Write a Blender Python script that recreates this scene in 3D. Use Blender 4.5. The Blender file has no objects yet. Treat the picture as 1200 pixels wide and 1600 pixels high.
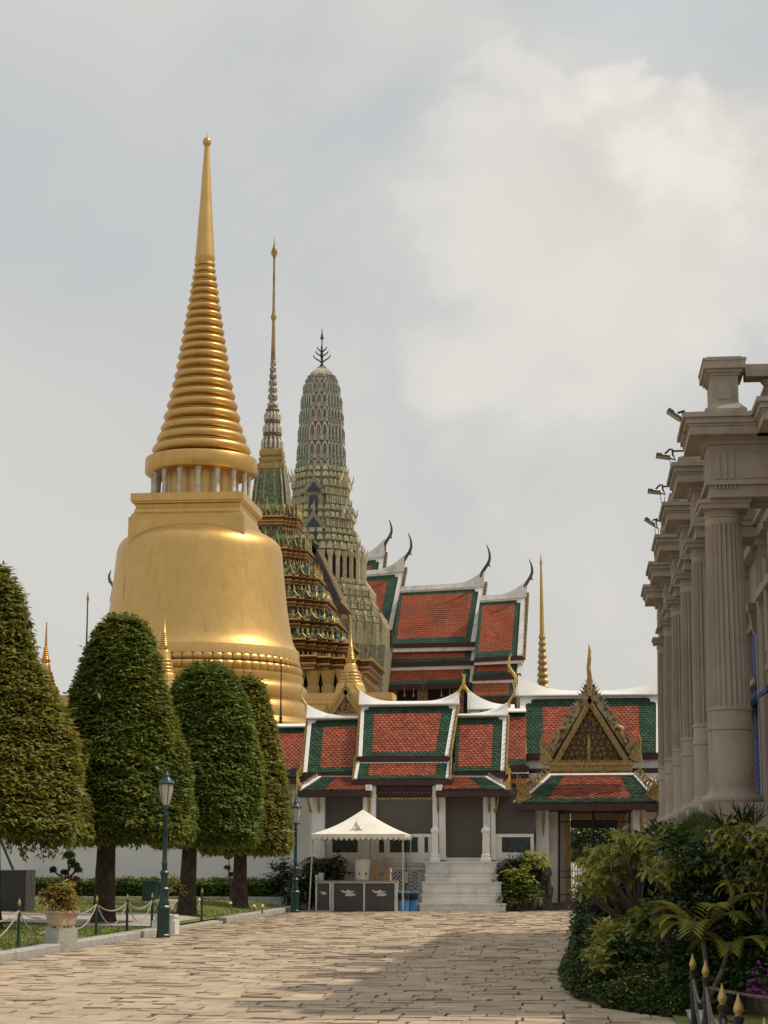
import bpy, math, random
import numpy as np
from mathutils import Vector
random.seed(7); RNG = np.random.default_rng(11)
S = bpy.context.scene
C = S.collection
# ------------------------------------------------------------------ camera, world, sun, exposure
F, EYE = 3000.0, 1.6                       # focal length in photo pixels (1200 x 1600), eye height
PIT, YAW = math.atan(545 / F), math.radians(5.7)
cam = bpy.data.objects.new('camera', bpy.data.cameras.new('camera')); C.objects.link(cam)
cam.location = (0, 0, EYE); cam.rotation_euler = (math.pi / 2 + PIT, 0, YAW)
cam.data.sensor_fit = 'VERTICAL'; cam.data.sensor_height = 36; cam.data.lens = 36 * F / 1600
cam.data.clip_end = 5000; S.camera = cam
SUN_EL, SUN_AZ = math.radians(53.4), math.radians(12)      # azimuth measured from +X towards +Y
sun = bpy.data.objects.new('sun', bpy.data.lights.new('sun', 'SUN')); C.objects.link(sun)
sd = Vector((math.cos(SUN_EL) * math.cos(SUN_AZ), math.cos(SUN_EL) * math.sin(SUN_AZ), math.sin(SUN_EL)))
sun.rotation_euler = sd.to_track_quat('Z', 'Y').to_euler()
sun.data.energy = 2.6; sun.data.angle = math.radians(0.9); sun.data.color = (1, .87, .68)
S.view_settings.view_transform = 'Standard'; S.view_settings.look = 'None'
S.view_settings.exposure = 0.0; S.view_settings.gamma = 1

class NT:                                   # small node-tree helper
    def __init__(s, tree): s.t = tree
    def n(s, typ, **kw):
        nd = s.t.nodes.new(typ)
        for k, v in kw.items():
            if k.startswith('i_'):
                key = k[2:]; key = int(key) if key.isdigit() else key
                if hasattr(v, 'is_linked') or hasattr(v, 'links'): s.t.links.new(v, nd.inputs[key])
                else: nd.inputs[key].default_value = v
            else: setattr(nd, k, v)
        return nd
    def link(s, a, b): s.t.links.new(a, b)
    def math(s, op, a, b=0.0, c=0.0, clamp=False):
        nd = s.t.nodes.new('ShaderNodeMath'); nd.operation = op; nd.use_clamp = clamp
        for i, v in enumerate((a, b, c)):
            if isinstance(v, (int, float)): nd.inputs[i].default_value = v
            else: s.t.links.new(v, nd.inputs[i])
        return nd.outputs[0]
    def mix(s, f, a, b, blend='MIX'):
        nd = s.t.nodes.new('ShaderNodeMix'); nd.data_type = 'RGBA'; nd.blend_type = blend
        for i, v in ((0, f), (6, a), (7, b)):
            if isinstance(v, (int, float)): nd.inputs[i].default_value = v
            elif isinstance(v, tuple): nd.inputs[i].default_value = (*v[:3], 1)
            else: s.t.links.new(v, nd.inputs[i])
        return nd.outputs[2]
    def smooth(s, v, a, b):
        nd = s.t.nodes.new('ShaderNodeMapRange'); nd.interpolation_type = 'SMOOTHSTEP'
        s.t.links.new(v, nd.inputs[0]); nd.inputs[1].default_value = a; nd.inputs[2].default_value = b
        return nd.outputs[0]

def srgb(r, g, b):
    f = lambda c: ((c / 255 + .055) / 1.055) ** 2.4 if c > 10 else c / 255 / 12.92
    return (f(r), f(g), f(b))

world = bpy.data.worlds.new('World'); S.world = world; world.use_nodes = True
w = NT(world.node_tree); world.node_tree.nodes.clear()
tc = w.n('ShaderNodeTexCoord'); sep = w.n('ShaderNodeSeparateXYZ', i_0=tc.outputs['Generated'])
az = w.math('ARCTAN2', sep.outputs[0], sep.outputs[1]); el = w.math('ARCSINE', sep.outputs[2])
cv = w.n('ShaderNodeCombineXYZ', i_0=az, i_1=w.math('MULTIPLY', el, 1.25))
WSTR = 0.1
sky = w.n('ShaderNodeTexSky', sky_type='NISHITA', sun_disc=False, sun_elevation=SUN_EL,
          sun_rotation=math.pi / 2 - SUN_AZ, air_density=1.5, dust_density=4.0)
n1 = w.n('ShaderNodeTexNoise', i_Vector=cv.outputs[0], i_Scale=4.5, i_Detail=3.0, i_Roughness=.5)
n2 = w.n('ShaderNodeTexNoise', i_Vector=cv.outputs[0], i_Scale=13.0, i_Detail=8.0, i_Roughness=.56, i_Distortion=.25)
n3 = w.n('ShaderNodeTexNoise', i_Vector=cv.outputs[0], i_Scale=2.2, i_Detail=2.0)
def blob(a0, e0, sa, se):                    # soft elliptical bump round one direction of the sky
    a = w.math('DIVIDE', w.math('SUBTRACT', az, a0), sa); e = w.math('DIVIDE', w.math('SUBTRACT', el, e0), se)
    r2 = w.math('ADD', w.math('MULTIPLY', a, a), w.math('MULTIPLY', e, e))
    return w.math('POWER', 2.718, w.math('MULTIPLY', r2, -1.0))
D = lambda px, py: ((px - 904) / F, (1345 - py) / F)
cum = w.math('ADD', w.math('ADD', blob(*D(1120, 330), .080, .060), blob(*D(920, 470), .085, .075)), w.math('MULTIPLY', blob(*D(690, 585), .026, .020), .62))
cum = w.math('ADD', cum, w.math('MULTIPLY', blob(*D(800, 230), .055, .05), .5))
cr_ = w.math('MULTIPLY', w.smooth(az, -.035, .02), w.smooth(el, .28, .36))
fld = w.math('ADD', cum, w.math('MULTIPLY', w.math('SUBTRACT', n2.outputs[0], .5), 1.5))
m_soft = w.smooth(fld, .18, .85); m_edge = w.smooth(fld, .40, .52)
grey = w.mix(w.smooth(n1.outputs[0], .35, .68), srgb(198, 201, 202), srgb(217, 215, 210))
low = w.mix(w.smooth(el, .0, .30), srgb(214, 211, 205), grey)
low = w.mix(w.math('MULTIPLY', blob(*D(0, 650), .12, .06), .55), low, srgb(226, 219, 211))
low = w.mix(w.math('MULTIPLY', blob(*D(90, 300), .13, .085), .65), low, srgb(194, 198, 201))
low = w.mix(w.math('MULTIPLY', blob(*D(1000, 60), .05, .035), .6), low, srgb(205, 211, 214))
n6 = w.n('ShaderNodeTexNoise', i_Vector=cv.outputs[0], i_Scale=7.5, i_Detail=6.0, i_Roughness=.55, i_Distortion=.4)
low = w.mix(w.math('MULTIPLY', w.smooth(n6.outputs[0], .42, .68), w.math('MULTIPLY_ADD', w.smooth(az, -.24, -.06), .42, .10)), low, srgb(226, 221, 213))
cl = w.mix(w.math('MULTIPLY', m_soft, .62), low, srgb(236, 230, 221))
shade = w.mix(w.smooth(n2.outputs[0], .38, .62), srgb(217, 212, 205), srgb(246, 240, 230))
cl = w.mix(w.math('MULTIPLY', m_edge, w.math('MULTIPLY_ADD', cr_, .62, .12)), cl, shade)
zen = w.mix(w.smooth(el, .5, 1.2), cl, srgb(226, 226, 224))
glow = w.math('MULTIPLY', blob(math.pi / 2 - SUN_AZ, SUN_EL, .45, .4), .8)
cl10 = w.n('ShaderNodeVectorMath', operation='SCALE', i_0=zen); cl10.inputs['Scale'].default_value = 1 / WSTR
hot = w.mix(glow, cl10.outputs[0], (13., 12., 10.5))
fin = w.mix(.06, hot, sky.outputs[0])
bg = w.n('ShaderNodeBackground', i_Color=fin, i_Strength=WSTR)
wo = w.n('ShaderNodeOutputWorld', i_Surface=bg.outputs[0])

# ------------------------------------------------------------------ photo pixel -> world point
_r = Vector((math.cos(YAW), math.sin(YAW), 0)); _f = Vector((-math.sin(YAW) * math.cos(PIT), math.cos(YAW) * math.cos(PIT), math.sin(PIT)))
_u = _r.cross(_f)
def ray(px, py): return _r * ((px - 600) / F) + _u * ((800 - py) / F) + _f
def at(px, py, Y):
    d = ray(px, py); t = Y / d.y; return Vector((d.x * t, Y, EYE + d.z * t))
def gz(px, py, z=0.0):
    d = ray(px, py); t = (z - EYE) / d.z; return Vector((d.x * t, d.y * t, z))
def mpp(px, py, Y): return Y / ray(px, py).y / F          # metres per photo pixel there

# ------------------------------------------------------------------ mesh building
class MB:
    def __init__(s): s.v = []; s.f = []; s.m = []; s.r = []
    def face(s, pts, m=0, r=None):
        k = len(s.v); s.v.extend(tuple(p) for p in pts); s.f.append(tuple(range(k, k + len(pts)))); s.m.append(m); s.r.append(random.random() if r is None else r)
    def grid(s, loops, closed=True, cap0=False, cap1=False, m=0):
        k = len(s.v); n = len(loops[0])
        for L in loops: s.v.extend(tuple(p) for p in L)
        rr = random.random()
        for i in range(len(loops) - 1):
            for j in range(n if closed else n - 1):
                a = k + i * n + j; b = k + i * n + (j + 1) % n
                s.f.append((a, b, b + n, a + n)); s.m.append(m); s.r.append(rr)
        if cap0: s.f.append(tuple(range(k + n - 1, k - 1, -1))); s.m.append(m); s.r.append(rr)
        if cap1: q = k + (len(loops) - 1) * n; s.f.append(tuple(range(q, q + n))); s.m.append(m); s.r.append(rr)
    def box(s, x0, x1, y0, y1, z0, z1, m=0, tx=0, ty=0):  # tx, ty: inset of the top face
        if x0 > x1: x0, x1 = x1, x0
        if y0 > y1: y0, y1 = y1, y0
        if z0 > z1: z0, z1 = z1, z0
        s.grid([[(x0, y0, z0), (x1, y0, z0), (x1, y1, z0), (x0, y1, z0)], [(x0 + tx, y0 + ty, z1), (x1 - tx, y0 + ty, z1), (x1 - tx, y1 - ty, z1), (x0 + tx, y1 - ty, z1)]], True, True, True, m)
        return s
    def pbox(s, px0, px1, py0, py1, Y0, Y1, m=0):         # front face at depth Y0 covers that photo rectangle
        a = at(px0, (py0 + py1) / 2, Y0).x; b = at(px1, (py0 + py1) / 2, Y0).x; xm = (px0 + px1) / 2
        return s.box(a, b, Y0, Y1, at(xm, py1, Y0).z, at(xm, py0, Y0).z, m)
    def lathe(s, cx, cy, prof, n=32, m=0, rot=0.0, cap=True):
        L = [[(cx + r * math.cos(rot + 2 * math.pi * j / n), cy + r * math.sin(rot + 2 * math.pi * j / n), z) for j in range(n)] for r, z in prof]
        s.grid(L, True, cap, cap, m); return s
    def stack(s, cx, cy, plan, prof, m=0, cap=True):      # plan: unit outline (half size 1)
        s.grid([[(cx + x * h, cy + y * h, z) for x, y in plan] for h, z in prof], True, cap, cap, m); return s
    def tube(s, pts, rad, n=8, m=0, cap=True):
        pts = [Vector(p) for p in pts]
        if not hasattr(rad, '__len__'): rad = [rad] * len(pts)
        L = []; ref = None
        for i, p in enumerate(pts):
            t = (pts[min(i + 1, len(pts) - 1)] - pts[max(i - 1, 0)]).normalized()
            if ref is None: ref = Vector((0, 0, 1)) if abs(t.z) < .9 else Vector((1, 0, 0))
            u = (ref - t * ref.dot(t)).normalized(); v = t.cross(u); ref = u
            L.append([tuple(p + (u * math.cos(2 * math.pi * j / n) + v * math.sin(2 * math.pi * j / n)) * rad[i]) for j in range(n)])
        s.grid(L, True, cap, cap, m); return s
    def prism(s, poly, d, m=0):                           # planar outline pushed along d
        d = Vector(d); a = [Vector(p) for p in poly]; b = [p + d for p in a]; k = len(s.v); n = len(a); rr = random.random()
        s.v.extend(tuple(p) for p in a + b)
        s.f.append(tuple(range(k + n - 1, k - 1, -1))); s.f.append(tuple(range(k + n, k + 2 * n))); s.m += [m, m]; s.r += [rr, rr]
        for j in range(n): s.f.append((k + j, k + (j + 1) % n, k + n + (j + 1) % n, k + n + j)); s.m.append(m); s.r.append(rr)
        return s
    def ell(s, c, r, n=12, k=8, m=0, jit=0.0):
        L = []
        for i in range(k + 1):
            p = math.pi * i / k; q = max(math.sin(p), .02)
            L.append([(c[0] + r[0] * q * math.cos(2 * math.pi * j / n) * (1 + random.uniform(-jit, jit)), c[1] + r[1] * q * math.sin(2 * math.pi * j / n) * (1 + random.uniform(-jit, jit)), c[2] - r[2] * math.cos(p)) for j in range(n)])
        s.grid(L, True, True, True, m); return s
    def slab(s, A, B, Cc, Dd, th, m=0):                   # thick quad, pushed along its own normal (downwards)
        n = (Vector(B) - Vector(A)).cross(Vector(Dd) - Vector(A)).normalized()
        if n.z > 0: n = -n
        return s.prism([A, B, Cc, Dd], n * th, m)

def wloc(o):
    p = Vector((0, 0, 0))
    while o: p = p + o.location; o = o.parent
    return p
def finish(name, me, mats, parent, smooth=None):
    o = bpy.data.objects.new(name, me); C.objects.link(o)
    for m in (mats if isinstance(mats, (list, tuple)) else [mats]): me.materials.append(m)
    if parent: o.parent = parent
    if smooth:
        me.polygons.foreach_set('use_smooth', [True] * len(me.polygons)); me.set_sharp_from_angle(angle=math.radians(smooth))
    return o
def obj(name, mb, mats, parent=None, smooth=None):        # world coordinates -> ONE mesh object under its parent
    me = bpy.data.meshes.new(name); off = wloc(parent) if parent else Vector((0, 0, 0))
    org = Vector((0, 0, 0))
    if not parent and mb.v:
        A = np.array(mb.v); org = Vector(((A[:, 0].min() + A[:, 0].max()) / 2, (A[:, 1].min() + A[:, 1].max()) / 2, A[:, 2].min())); off = org
    me.from_pydata([(x - off.x, y - off.y, z - off.z) for x, y, z in mb.v], [], mb.f); me.update()
    me.polygons.foreach_set('material_index', mb.m)
    at_ = me.attributes.new('rnd', 'FLOAT', 'FACE'); at_.data.foreach_set('value', mb.r)
    o = finish(name, me, mats, parent, smooth); o.location = org
    return o
def tag(o, label, cat, group=None):
    o['label'] = label; o['category'] = cat
    if group: o['group'] = group
    return o
def thing(name, label, cat, loc, group=None):
    o = bpy.data.objects.new(name, None); C.objects.link(o); o.location = loc; o.empty_display_size = .3
    return tag(o, label, cat, group)
def struct(o): o['kind'] = 'structure'; return o
def copy_tree(root, loc=None, rz=0.0, label=None, parent=None):
    c = root.copy(); C.objects.link(c)
    if parent: c.parent = parent
    else:
        c.location = loc; c.rotation_euler = (0, 0, rz)
        if label: c['label'] = label
    for ch in root.children: copy_tree(ch, parent=c)
    return c

# ------------------------------------------------------------------ materials
def mat(name, col, rough=.6, metal=0.0, var=.18, scale=3.0, bump=.0, bscale=20., rnd=0.0, spec=.5, stain=None, stain_s=1.2, stain_a=(.5, .68), streak=0.0):
    m = bpy.data.materials.new(name); m.use_nodes = True; t = NT(m.node_tree); b = m.node_tree.nodes['Principled BSDF']
    co = t.n('ShaderNodeTexCoord').outputs['Object']
    nz = t.n('ShaderNodeTexNoise', i_Vector=co, i_Scale=scale, i_Detail=6.0, i_Roughness=.6)
    lo = tuple(c * (1 - var) for c in col); hi = tuple(min(1, c * (1 + var)) for c in col)
    c = t.mix(t.smooth(nz.outputs[0], .3, .7), lo, hi)
    if rnd:
        a = t.n('ShaderNodeAttribute', attribute_name='rnd'); k = t.math('MULTIPLY_ADD', a.outputs['Fac'], 2 * rnd, 1 - rnd)
        cc = t.n('ShaderNodeCombineColor', i_0=k, i_1=k, i_2=k); c = t.mix(1.0, c, cc.outputs[0], 'MULTIPLY')
    if stain:
        n4 = t.n('ShaderNodeTexNoise', i_Vector=co, i_Scale=stain_s, i_Detail=8.0, i_Roughness=.65)
        c = t.mix(t.smooth(n4.outputs[0], *stain_a), c, stain)
    if streak:                                # rain streaks and soot running down the face
        mp = t.n('ShaderNodeMapping', i_Vector=co); mp.inputs['Scale'].default_value = (1.0, 1.0, .10)
        ns = t.n('ShaderNodeTexNoise', i_Vector=mp.outputs[0], i_Scale=3.2, i_Detail=7.0, i_Roughness=.68)
        c = t.mix(t.math('MULTIPLY', t.smooth(ns.outputs[0], .50, .74), streak), c, tuple(x * .45 for x in col))
    t.link(c, b.inputs['Base Color']); b.inputs['Roughness'].default_value = rough; b.inputs['Metallic'].default_value = metal
    b.inputs['Specular IOR Level'].default_value = spec
    if bump:
        n5 = t.n('ShaderNodeTexNoise', i_Vector=co, i_Scale=bscale, i_Detail=5.0)
        bp = t.n('ShaderNodeBump', i_Height=n5.outputs[0], i_Strength=bump, i_Distance=.05); t.link(bp.outputs[0], b.inputs['Normal'])
    return m
def leafmat(name, cols, rough=.5, trans=.25, nscale=.6):
    m = bpy.data.materials.new(name); m.use_nodes = True; t = NT(m.node_tree); b = m.node_tree.nodes['Principled BSDF']
    a = t.n('ShaderNodeAttribute', attribute_name='rnd')
    co = t.n('ShaderNodeTexCoord').outputs['Object']; nz = t.n('ShaderNodeTexNoise', i_Vector=co, i_Scale=nscale, i_Detail=3.0)
    v = t.math('ADD', t.math('MULTIPLY', a.outputs['Fac'], .7), t.math('MULTIPLY_ADD', nz.outputs[0], .9, -.3), clamp=True)
    rp = t.n('ShaderNodeValToRGB', i_Fac=v); e = rp.color_ramp.elements
    while len(e) < len(cols): e.new(.5)
    for i, c in enumerate(cols): e[i].position = i / (len(cols) - 1); e[i].color = (*c, 1)
    t.link(rp.outputs[0], b.inputs['Base Color']); b.inputs['Roughness'].default_value = rough; b.inputs['Specular IOR Level'].default_value = .3
    tr = t.n('ShaderNodeBsdfTranslucent', i_Color=rp.outputs[0]); ms = t.n('ShaderNodeMixShader', i_0=trans, i_1=b.outputs[0], i_2=tr.outputs[0])
    t.link(ms.outputs[0], m.node_tree.nodes['Material Output'].inputs['Surface']); return m
def goldmat(name, col, rough=.35, bump=.08, bscale=14., metal=1.0, dark=None, da=(.5, .7), ds=2.0, streak=False):
    m = bpy.data.materials.new(name); m.use_nodes = True; t = NT(m.node_tree); b = m.node_tree.nodes['Principled BSDF']
    co = t.n('ShaderNodeTexCoord').outputs['Object']
    nz = t.n('ShaderNodeTexNoise', i_Vector=co, i_Scale=1.3, i_Detail=8.0, i_Roughness=.65)
    c = t.mix(t.smooth(nz.outputs[0], .3, .7), tuple(x * .93 for x in col), tuple(min(1, x * 1.04) for x in col))
    if streak:
        mp = t.n('ShaderNodeMapping', i_Vector=co); mp.inputs['Scale'].default_value = (1.1, 1.1, .12)
        ns = t.n('ShaderNodeTexNoise', i_Vector=mp.outputs[0], i_Scale=2.4, i_Detail=7.0, i_Roughness=.7)
        c = t.mix(t.math('MULTIPLY', t.smooth(ns.outputs[0], .5, .75), .45), c, tuple(x * .6 for x in col))
    if dark:
        n4 = t.n('ShaderNodeTexNoise', i_Vector=co, i_Scale=ds, i_Detail=6.0); c = t.mix(t.smooth(n4.outputs[0], *da), c, dark)
    t.link(c, b.inputs['Base Color']); b.inputs['Metallic'].default_value = metal
    t.link(t.math('MULTIPLY_ADD', nz.outputs[0], .12, rough - .06), b.inputs['Roughness'])
    n5 = t.n('ShaderNodeTexNoise', i_Vector=co, i_Scale=bscale, i_Detail=4.0)
    bp = t.n('ShaderNodeBump', i_Height=n5.outputs[0], i_Strength=bump, i_Distance=.05); t.link(bp.outputs[0], b.inputs['Normal']); return m

M = {}
M['gold'] = goldmat('gold_mosaic', (.60, .39, .142), .43, .05, 9., .85, streak=True)
M['goldring'] = goldmat('gold_rings', (.55, .345, .115), .40, .03, 9., .85, streak=True)
M['gold2'] = goldmat('gilded_ornament', (.42, .29, .10), .42, .3, 30., .7, (.085, .07, .055), (.50, .66), 19.)
M['gilt'] = goldmat('bright_gilding', (.60, .42, .12), .36, .1, 20., .9)
M['tipgold'] = goldmat('post_tip_gilding', (.50, .37, .14), .45, .15, 30., .8, (.2, .14, .05), (.55, .75), 30.)
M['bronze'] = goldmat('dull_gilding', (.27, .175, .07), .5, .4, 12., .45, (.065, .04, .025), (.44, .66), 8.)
M['white'] = mat('white_plaster', (.80, .79, .76), .75, var=.06, scale=1.2, bump=.05, stain=(.52, .50, .46), stain_s=.7, stain_a=(.58, .85), streak=.22)
M['white2'] = mat('aged_white_plaster', (.72, .70, .66), .75, var=.10, scale=1.5, bump=.05, stain=(.36, .34, .31), stain_s=1.1, stain_a=(.5, .8), streak=.45)
M['stepstone'] = mat('pale_step_plaster', (.70, .69, .66), .7, var=.08, scale=2., bump=.06, stain=(.36, .35, .32), stain_s=1.3, stain_a=(.52, .82), streak=.3)
M['wallw'] = mat('garden_wall_plaster', (.78, .77, .73), .8, var=.05, scale=.8, stain=(.50, .49, .45), stain_s=.5, stain_a=(.55, .85))
M['red'] = mat('red_glazed_tile', (.315, .075, .035), .52, spec=.32, var=.16, scale=1.3, rnd=.26, stain=(.20, .06, .035), stain_s=.9, stain_a=(.55, .8))
M['green'] = mat('green_glazed_tile', (.026, .072, .040), .55, spec=.25, var=.2, scale=1.5, rnd=.28, stain=(.05, .07, .05), stain_s=1.1, stain_a=(.55, .8))
M['redfar'] = mat('weathered_red_tile', (.36, .092, .042), .65, spec=.2, var=.16, scale=.6, rnd=.14, stain=(.25, .09, .055), stain_s=.5, stain_a=(.45, .8))
M['greenfar'] = mat('weathered_green_tile', (.036, .088, .056), .6, spec=.25, var=.2, scale=.6, rnd=.16)
M['fascia'] = mat('dark_red_timber', (.045, .016, .016), .5, var=.2)
M['stone'] = mat('palace_stone', (.35, .30, .25), .85, var=.10, scale=2.2, bump=.15, bscale=40., stain=(.24, .20, .165), stain_s=1.4, stain_a=(.5, .85), streak=.6)
M['shutter'] = mat('blue_shutter_paint', (.03, .075, .26), .45)
M['glassdark'] = mat('dark_window', (.02, .022, .025), .15)
M['screen'] = mat('grey_brown_roller_screen', (.105, .094, .082), .8, var=.06, bump=.08, bscale=60.)
M['tilepanel'] = mat('dark_glazed_panel', (.02, .045, .045), .25, var=.8, scale=6., bump=.3, bscale=14.)
M['iron'] = mat('black_iron', (.018, .019, .02), .45, .3)
M['lampgreen'] = mat('dark_green_paint', (.012, .045, .040), .35, var=.25, bump=.05)
M['lampglass'] = None
M['rope'] = mat('grey_rope', (.42, .38, .31), .9, var=.2, scale=30., bump=.6, bscale=60.)
M['ropeshade'] = mat('shaded_grey_rope', (.17, .155, .13), .9, var=.5, scale=40., bump=.8, bscale=60.)  # the grey rope again, with the shade by the bed put into its colour
M['concrete'] = mat('kerb_concrete', (.40, .40, .38), .85, var=.15, scale=2., bump=.2, stain=(.26, .26, .24), stain_s=2.)
M['path'] = mat('path_concrete', (.42, .38, .32), .9, var=.12, scale=1.5, bump=.2)
M['slab'] = mat('sandstone_paver', (.445, .350, .248), .9, var=.14, scale=2.6, bump=.6, bscale=7., rnd=.13, stain=(.27, .21, .15), stain_s=.9, stain_a=(.48, .80))
M['joint'] = mat('paving_joint_soil', (.165, .135, .10), .95, var=.3)
M['ground'] = mat('far_ground', (.42, .38, .31), .9, var=.15, scale=.3)
M['soil'] = mat('bed_soil', (.05, .035, .022), .95, var=.4, bump=.5)
M['bark'] = mat('dark_bark', (.060, .043, .031), .9, var=.5, scale=5., bump=1.0, bscale=11.)
M['twig'] = mat('grey_branch', (.16, .135, .11), .85, var=.3)
M['black'] = mat('black_plastic', (.022, .022, .026), .5, var=.2)
M['cloth'] = mat('cream_canvas', (.82, .78, .70), .85, var=.05, scale=2., bump=.1, bscale=6., stain=(.60, .53, .42), stain_s=1.2, stain_a=(.52, .85))
M['alu'] = mat('aluminium_frame', (.55, .55, .55), .4, .5)
M['counter'] = mat('charcoal_panel', (.062, .062, .060), .6, var=.08)
M['ctop'] = mat('counter_top', (.30, .25, .20), .5)
M['logo'] = mat('pale_grey_print', (.62, .62, .60), .7)
M['greyprint'] = mat('grey_print', (.36, .36, .33), .8)
M['plastic'] = mat('white_plastic', (.62, .60, .55), .45, var=.06)
M['card'] = mat('brown_cardboard', (.30, .185, .095), .85, var=.1)
M['teal'] = mat('teal_print', (.06, .15, .18), .7)
M['blue'] = mat('blue_plastic', (.05, .27, .60), .4, var=.08)
M['bag'] = mat('black_bin_bag', (.015, .015, .016), .3, bump=.6)
M['terracotta'] = mat('pale_terracotta', (.50, .38, .27), .8, var=.12, scale=4., bump=.15)
M['pedestal'] = mat('grey_green_stone', (.42, .43, .38), .8, var=.16, scale=3., bump=.2, stain=(.28, .29, .25), stain_s=3.)
M['lionstone'] = mat('dark_carved_stone', (.10, .10, .09), .85, var=.4, scale=8., bump=.6)
M['mgreen'] = mat('green_mosaic', (.075, .115, .045), .4, var=.75, scale=9., bump=.5, bscale=9., stain=(.30, .26, .11), stain_s=5., stain_a=(.52, .66))
M['mteal'] = mat('teal_mosaic', (.030, .065, .045), .4, var=.6, scale=8., stain=(.20, .18, .09), stain_s=4., stain_a=(.50, .62))
M['prang'] = mat('recess_shade_porcelain', (.25, .23, .15), .55, var=.3, scale=5., bump=.5, bscale=5., stain=(.09, .12, .07), stain_s=2.6, stain_a=(.50, .70))  # base and stain darkened so storeys read as shaded recesses behind the antefixes
M['prangw'] = mat('white_porcelain', (.46, .43, .36), .5, var=.2, scale=4., stain=(.22, .23, .18), stain_s=3., stain_a=(.52, .75))
M['pgreen'] = mat('dark_teal_porcelain', (.075, .125, .105), .4, var=.3, scale=4.)
M['porange'] = mat('orange_porcelain', (.30, .125, .06), .5, var=.2)
M['tymp'] = goldmat('carved_dark_field', (.15, .095, .04), .6, .8, 22., .3, (.035, .024, .016), (.44, .58), 16.)
M['silver'] = goldmat('weathered_mirror_mosaic', (.34, .27, .15), .42, .3, 20., .5, (.10, .085, .07), (.46, .60), 6.)
M['prangl'] = mat('cream_porcelain', (.44, .40, .255), .5, var=.25, scale=5., rnd=.25)
M['underlay'] = mat('crevice_shade_slab', (.05, .022, .016), .8)  # slab below the tiles coloured dark to give shaded crevices between them
M['maroon'] = mat('maroon_mosaic', (.085, .02, .025), .5, var=.3, scale=2.)
M['chofa'] = mat('weathered_finial', (.075, .066, .055), .5, .3, var=.4, scale=3.)
M['tan'] = mat('ochre_terrace_plaster', (.52, .33, .12), .6, .2, var=.14, scale=.7)

def glassmat():
    m = bpy.data.materials.new('lamp_glass'); m.use_nodes = True; t = NT(m.node_tree); b = m.node_tree.nodes['Principled BSDF']
    b.inputs['Base Color'].default_value = (.75, .72, .62, 1); b.inputs['Roughness'].default_value = .08
    b.inputs['Alpha'].default_value = .45; return m
M['lampglass'] = glassmat()
G = lambda *a: [tuple(x) for x in a]
M['ltree'] = leafmat('clipped_tree_leaf', G((.046, .066, .012), (.118, .158, .022), (.205, .232, .037), (.30, .24, .058)), .5, .3, .5)
M['ltree2'] = leafmat('olive_tree_leaf', G((.070, .080, .015), (.170, .178, .029), (.265, .250, .044), (.36, .23, .075)), .5, .3, .6)
M['ltree3'] = leafmat('fresh_tree_leaf', G((.046, .072, .013), (.108, .160, .022), (.185, .235, .036), (.29, .26, .05)), .5, .3, .6)
M['lhedge'] = leafmat('hedge_leaf', G((.03, .07, .012), (.10, .16, .02), (.26, .28, .04)), .5, .25, 1.5)
M['ldark'] = leafmat('dark_bush_leaf', G((.012, .022, .008), (.034, .055, .018), (.065, .090, .030)), .5, .2, 1.)
M['lmid'] = leafmat('bush_leaf', G((.030, .055, .012), (.080, .13, .024), (.16, .21, .04)), .5, .25, 1.)
M['llight'] = leafmat('plumeria_leaf', G((.17, .19, .036), (.37, .38, .072), (.52, .48, .115)), .42, .45, 1.)
M['lpalm'] = leafmat('palm_leaf', G((.11, .14, .022), (.25, .27, .042), (.40, .36, .065)), .4, .3, 1.)
M['lyellow'] = leafmat('yellow_variegated_leaf', G((.12, .15, .03), (.33, .33, .07), (.50, .44, .16)), .5, .3, 1.)
M['lcroton'] = leafmat('croton_leaf', G((.10, .035, .018), (.17, .11, .02), (.34, .24, .04), (.16, .19, .03)), .45, .25, 3.)
M['lcover'] = leafmat('ground_cover_leaf', G((.018, .038, .010), (.048, .085, .020), (.10, .15, .035)), .5, .2, 1.)
M['pink'] = leafmat('pink_petal', G((.45, .10, .16), (.62, .24, .28)), .6, .3)
M['purple'] = leafmat('purple_petal', G((.22, .03, .22), (.40, .08, .36)), .6, .3)
M['yellowf'] = leafmat('yellow_petal', G((.60, .36, .02), (.80, .55, .05)), .6, .3)
M['whitef'] = leafmat('white_petal', G((.65, .65, .62), (.8, .8, .76)), .6, .3)
M['topi'] = leafmat('topiary_leaf', G((.016, .032, .010), (.045, .070, .020), (.075, .10, .03)), .5, .2, 2.)
def grassmat():
    return mat('mown_grass', (.19, .21, .045), .9, var=.3, scale=4., bump=.8, bscale=45., stain=(.11, .145, .03), stain_s=.8, stain_a=(.45, .7))
M['grass'] = grassmat()

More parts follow.
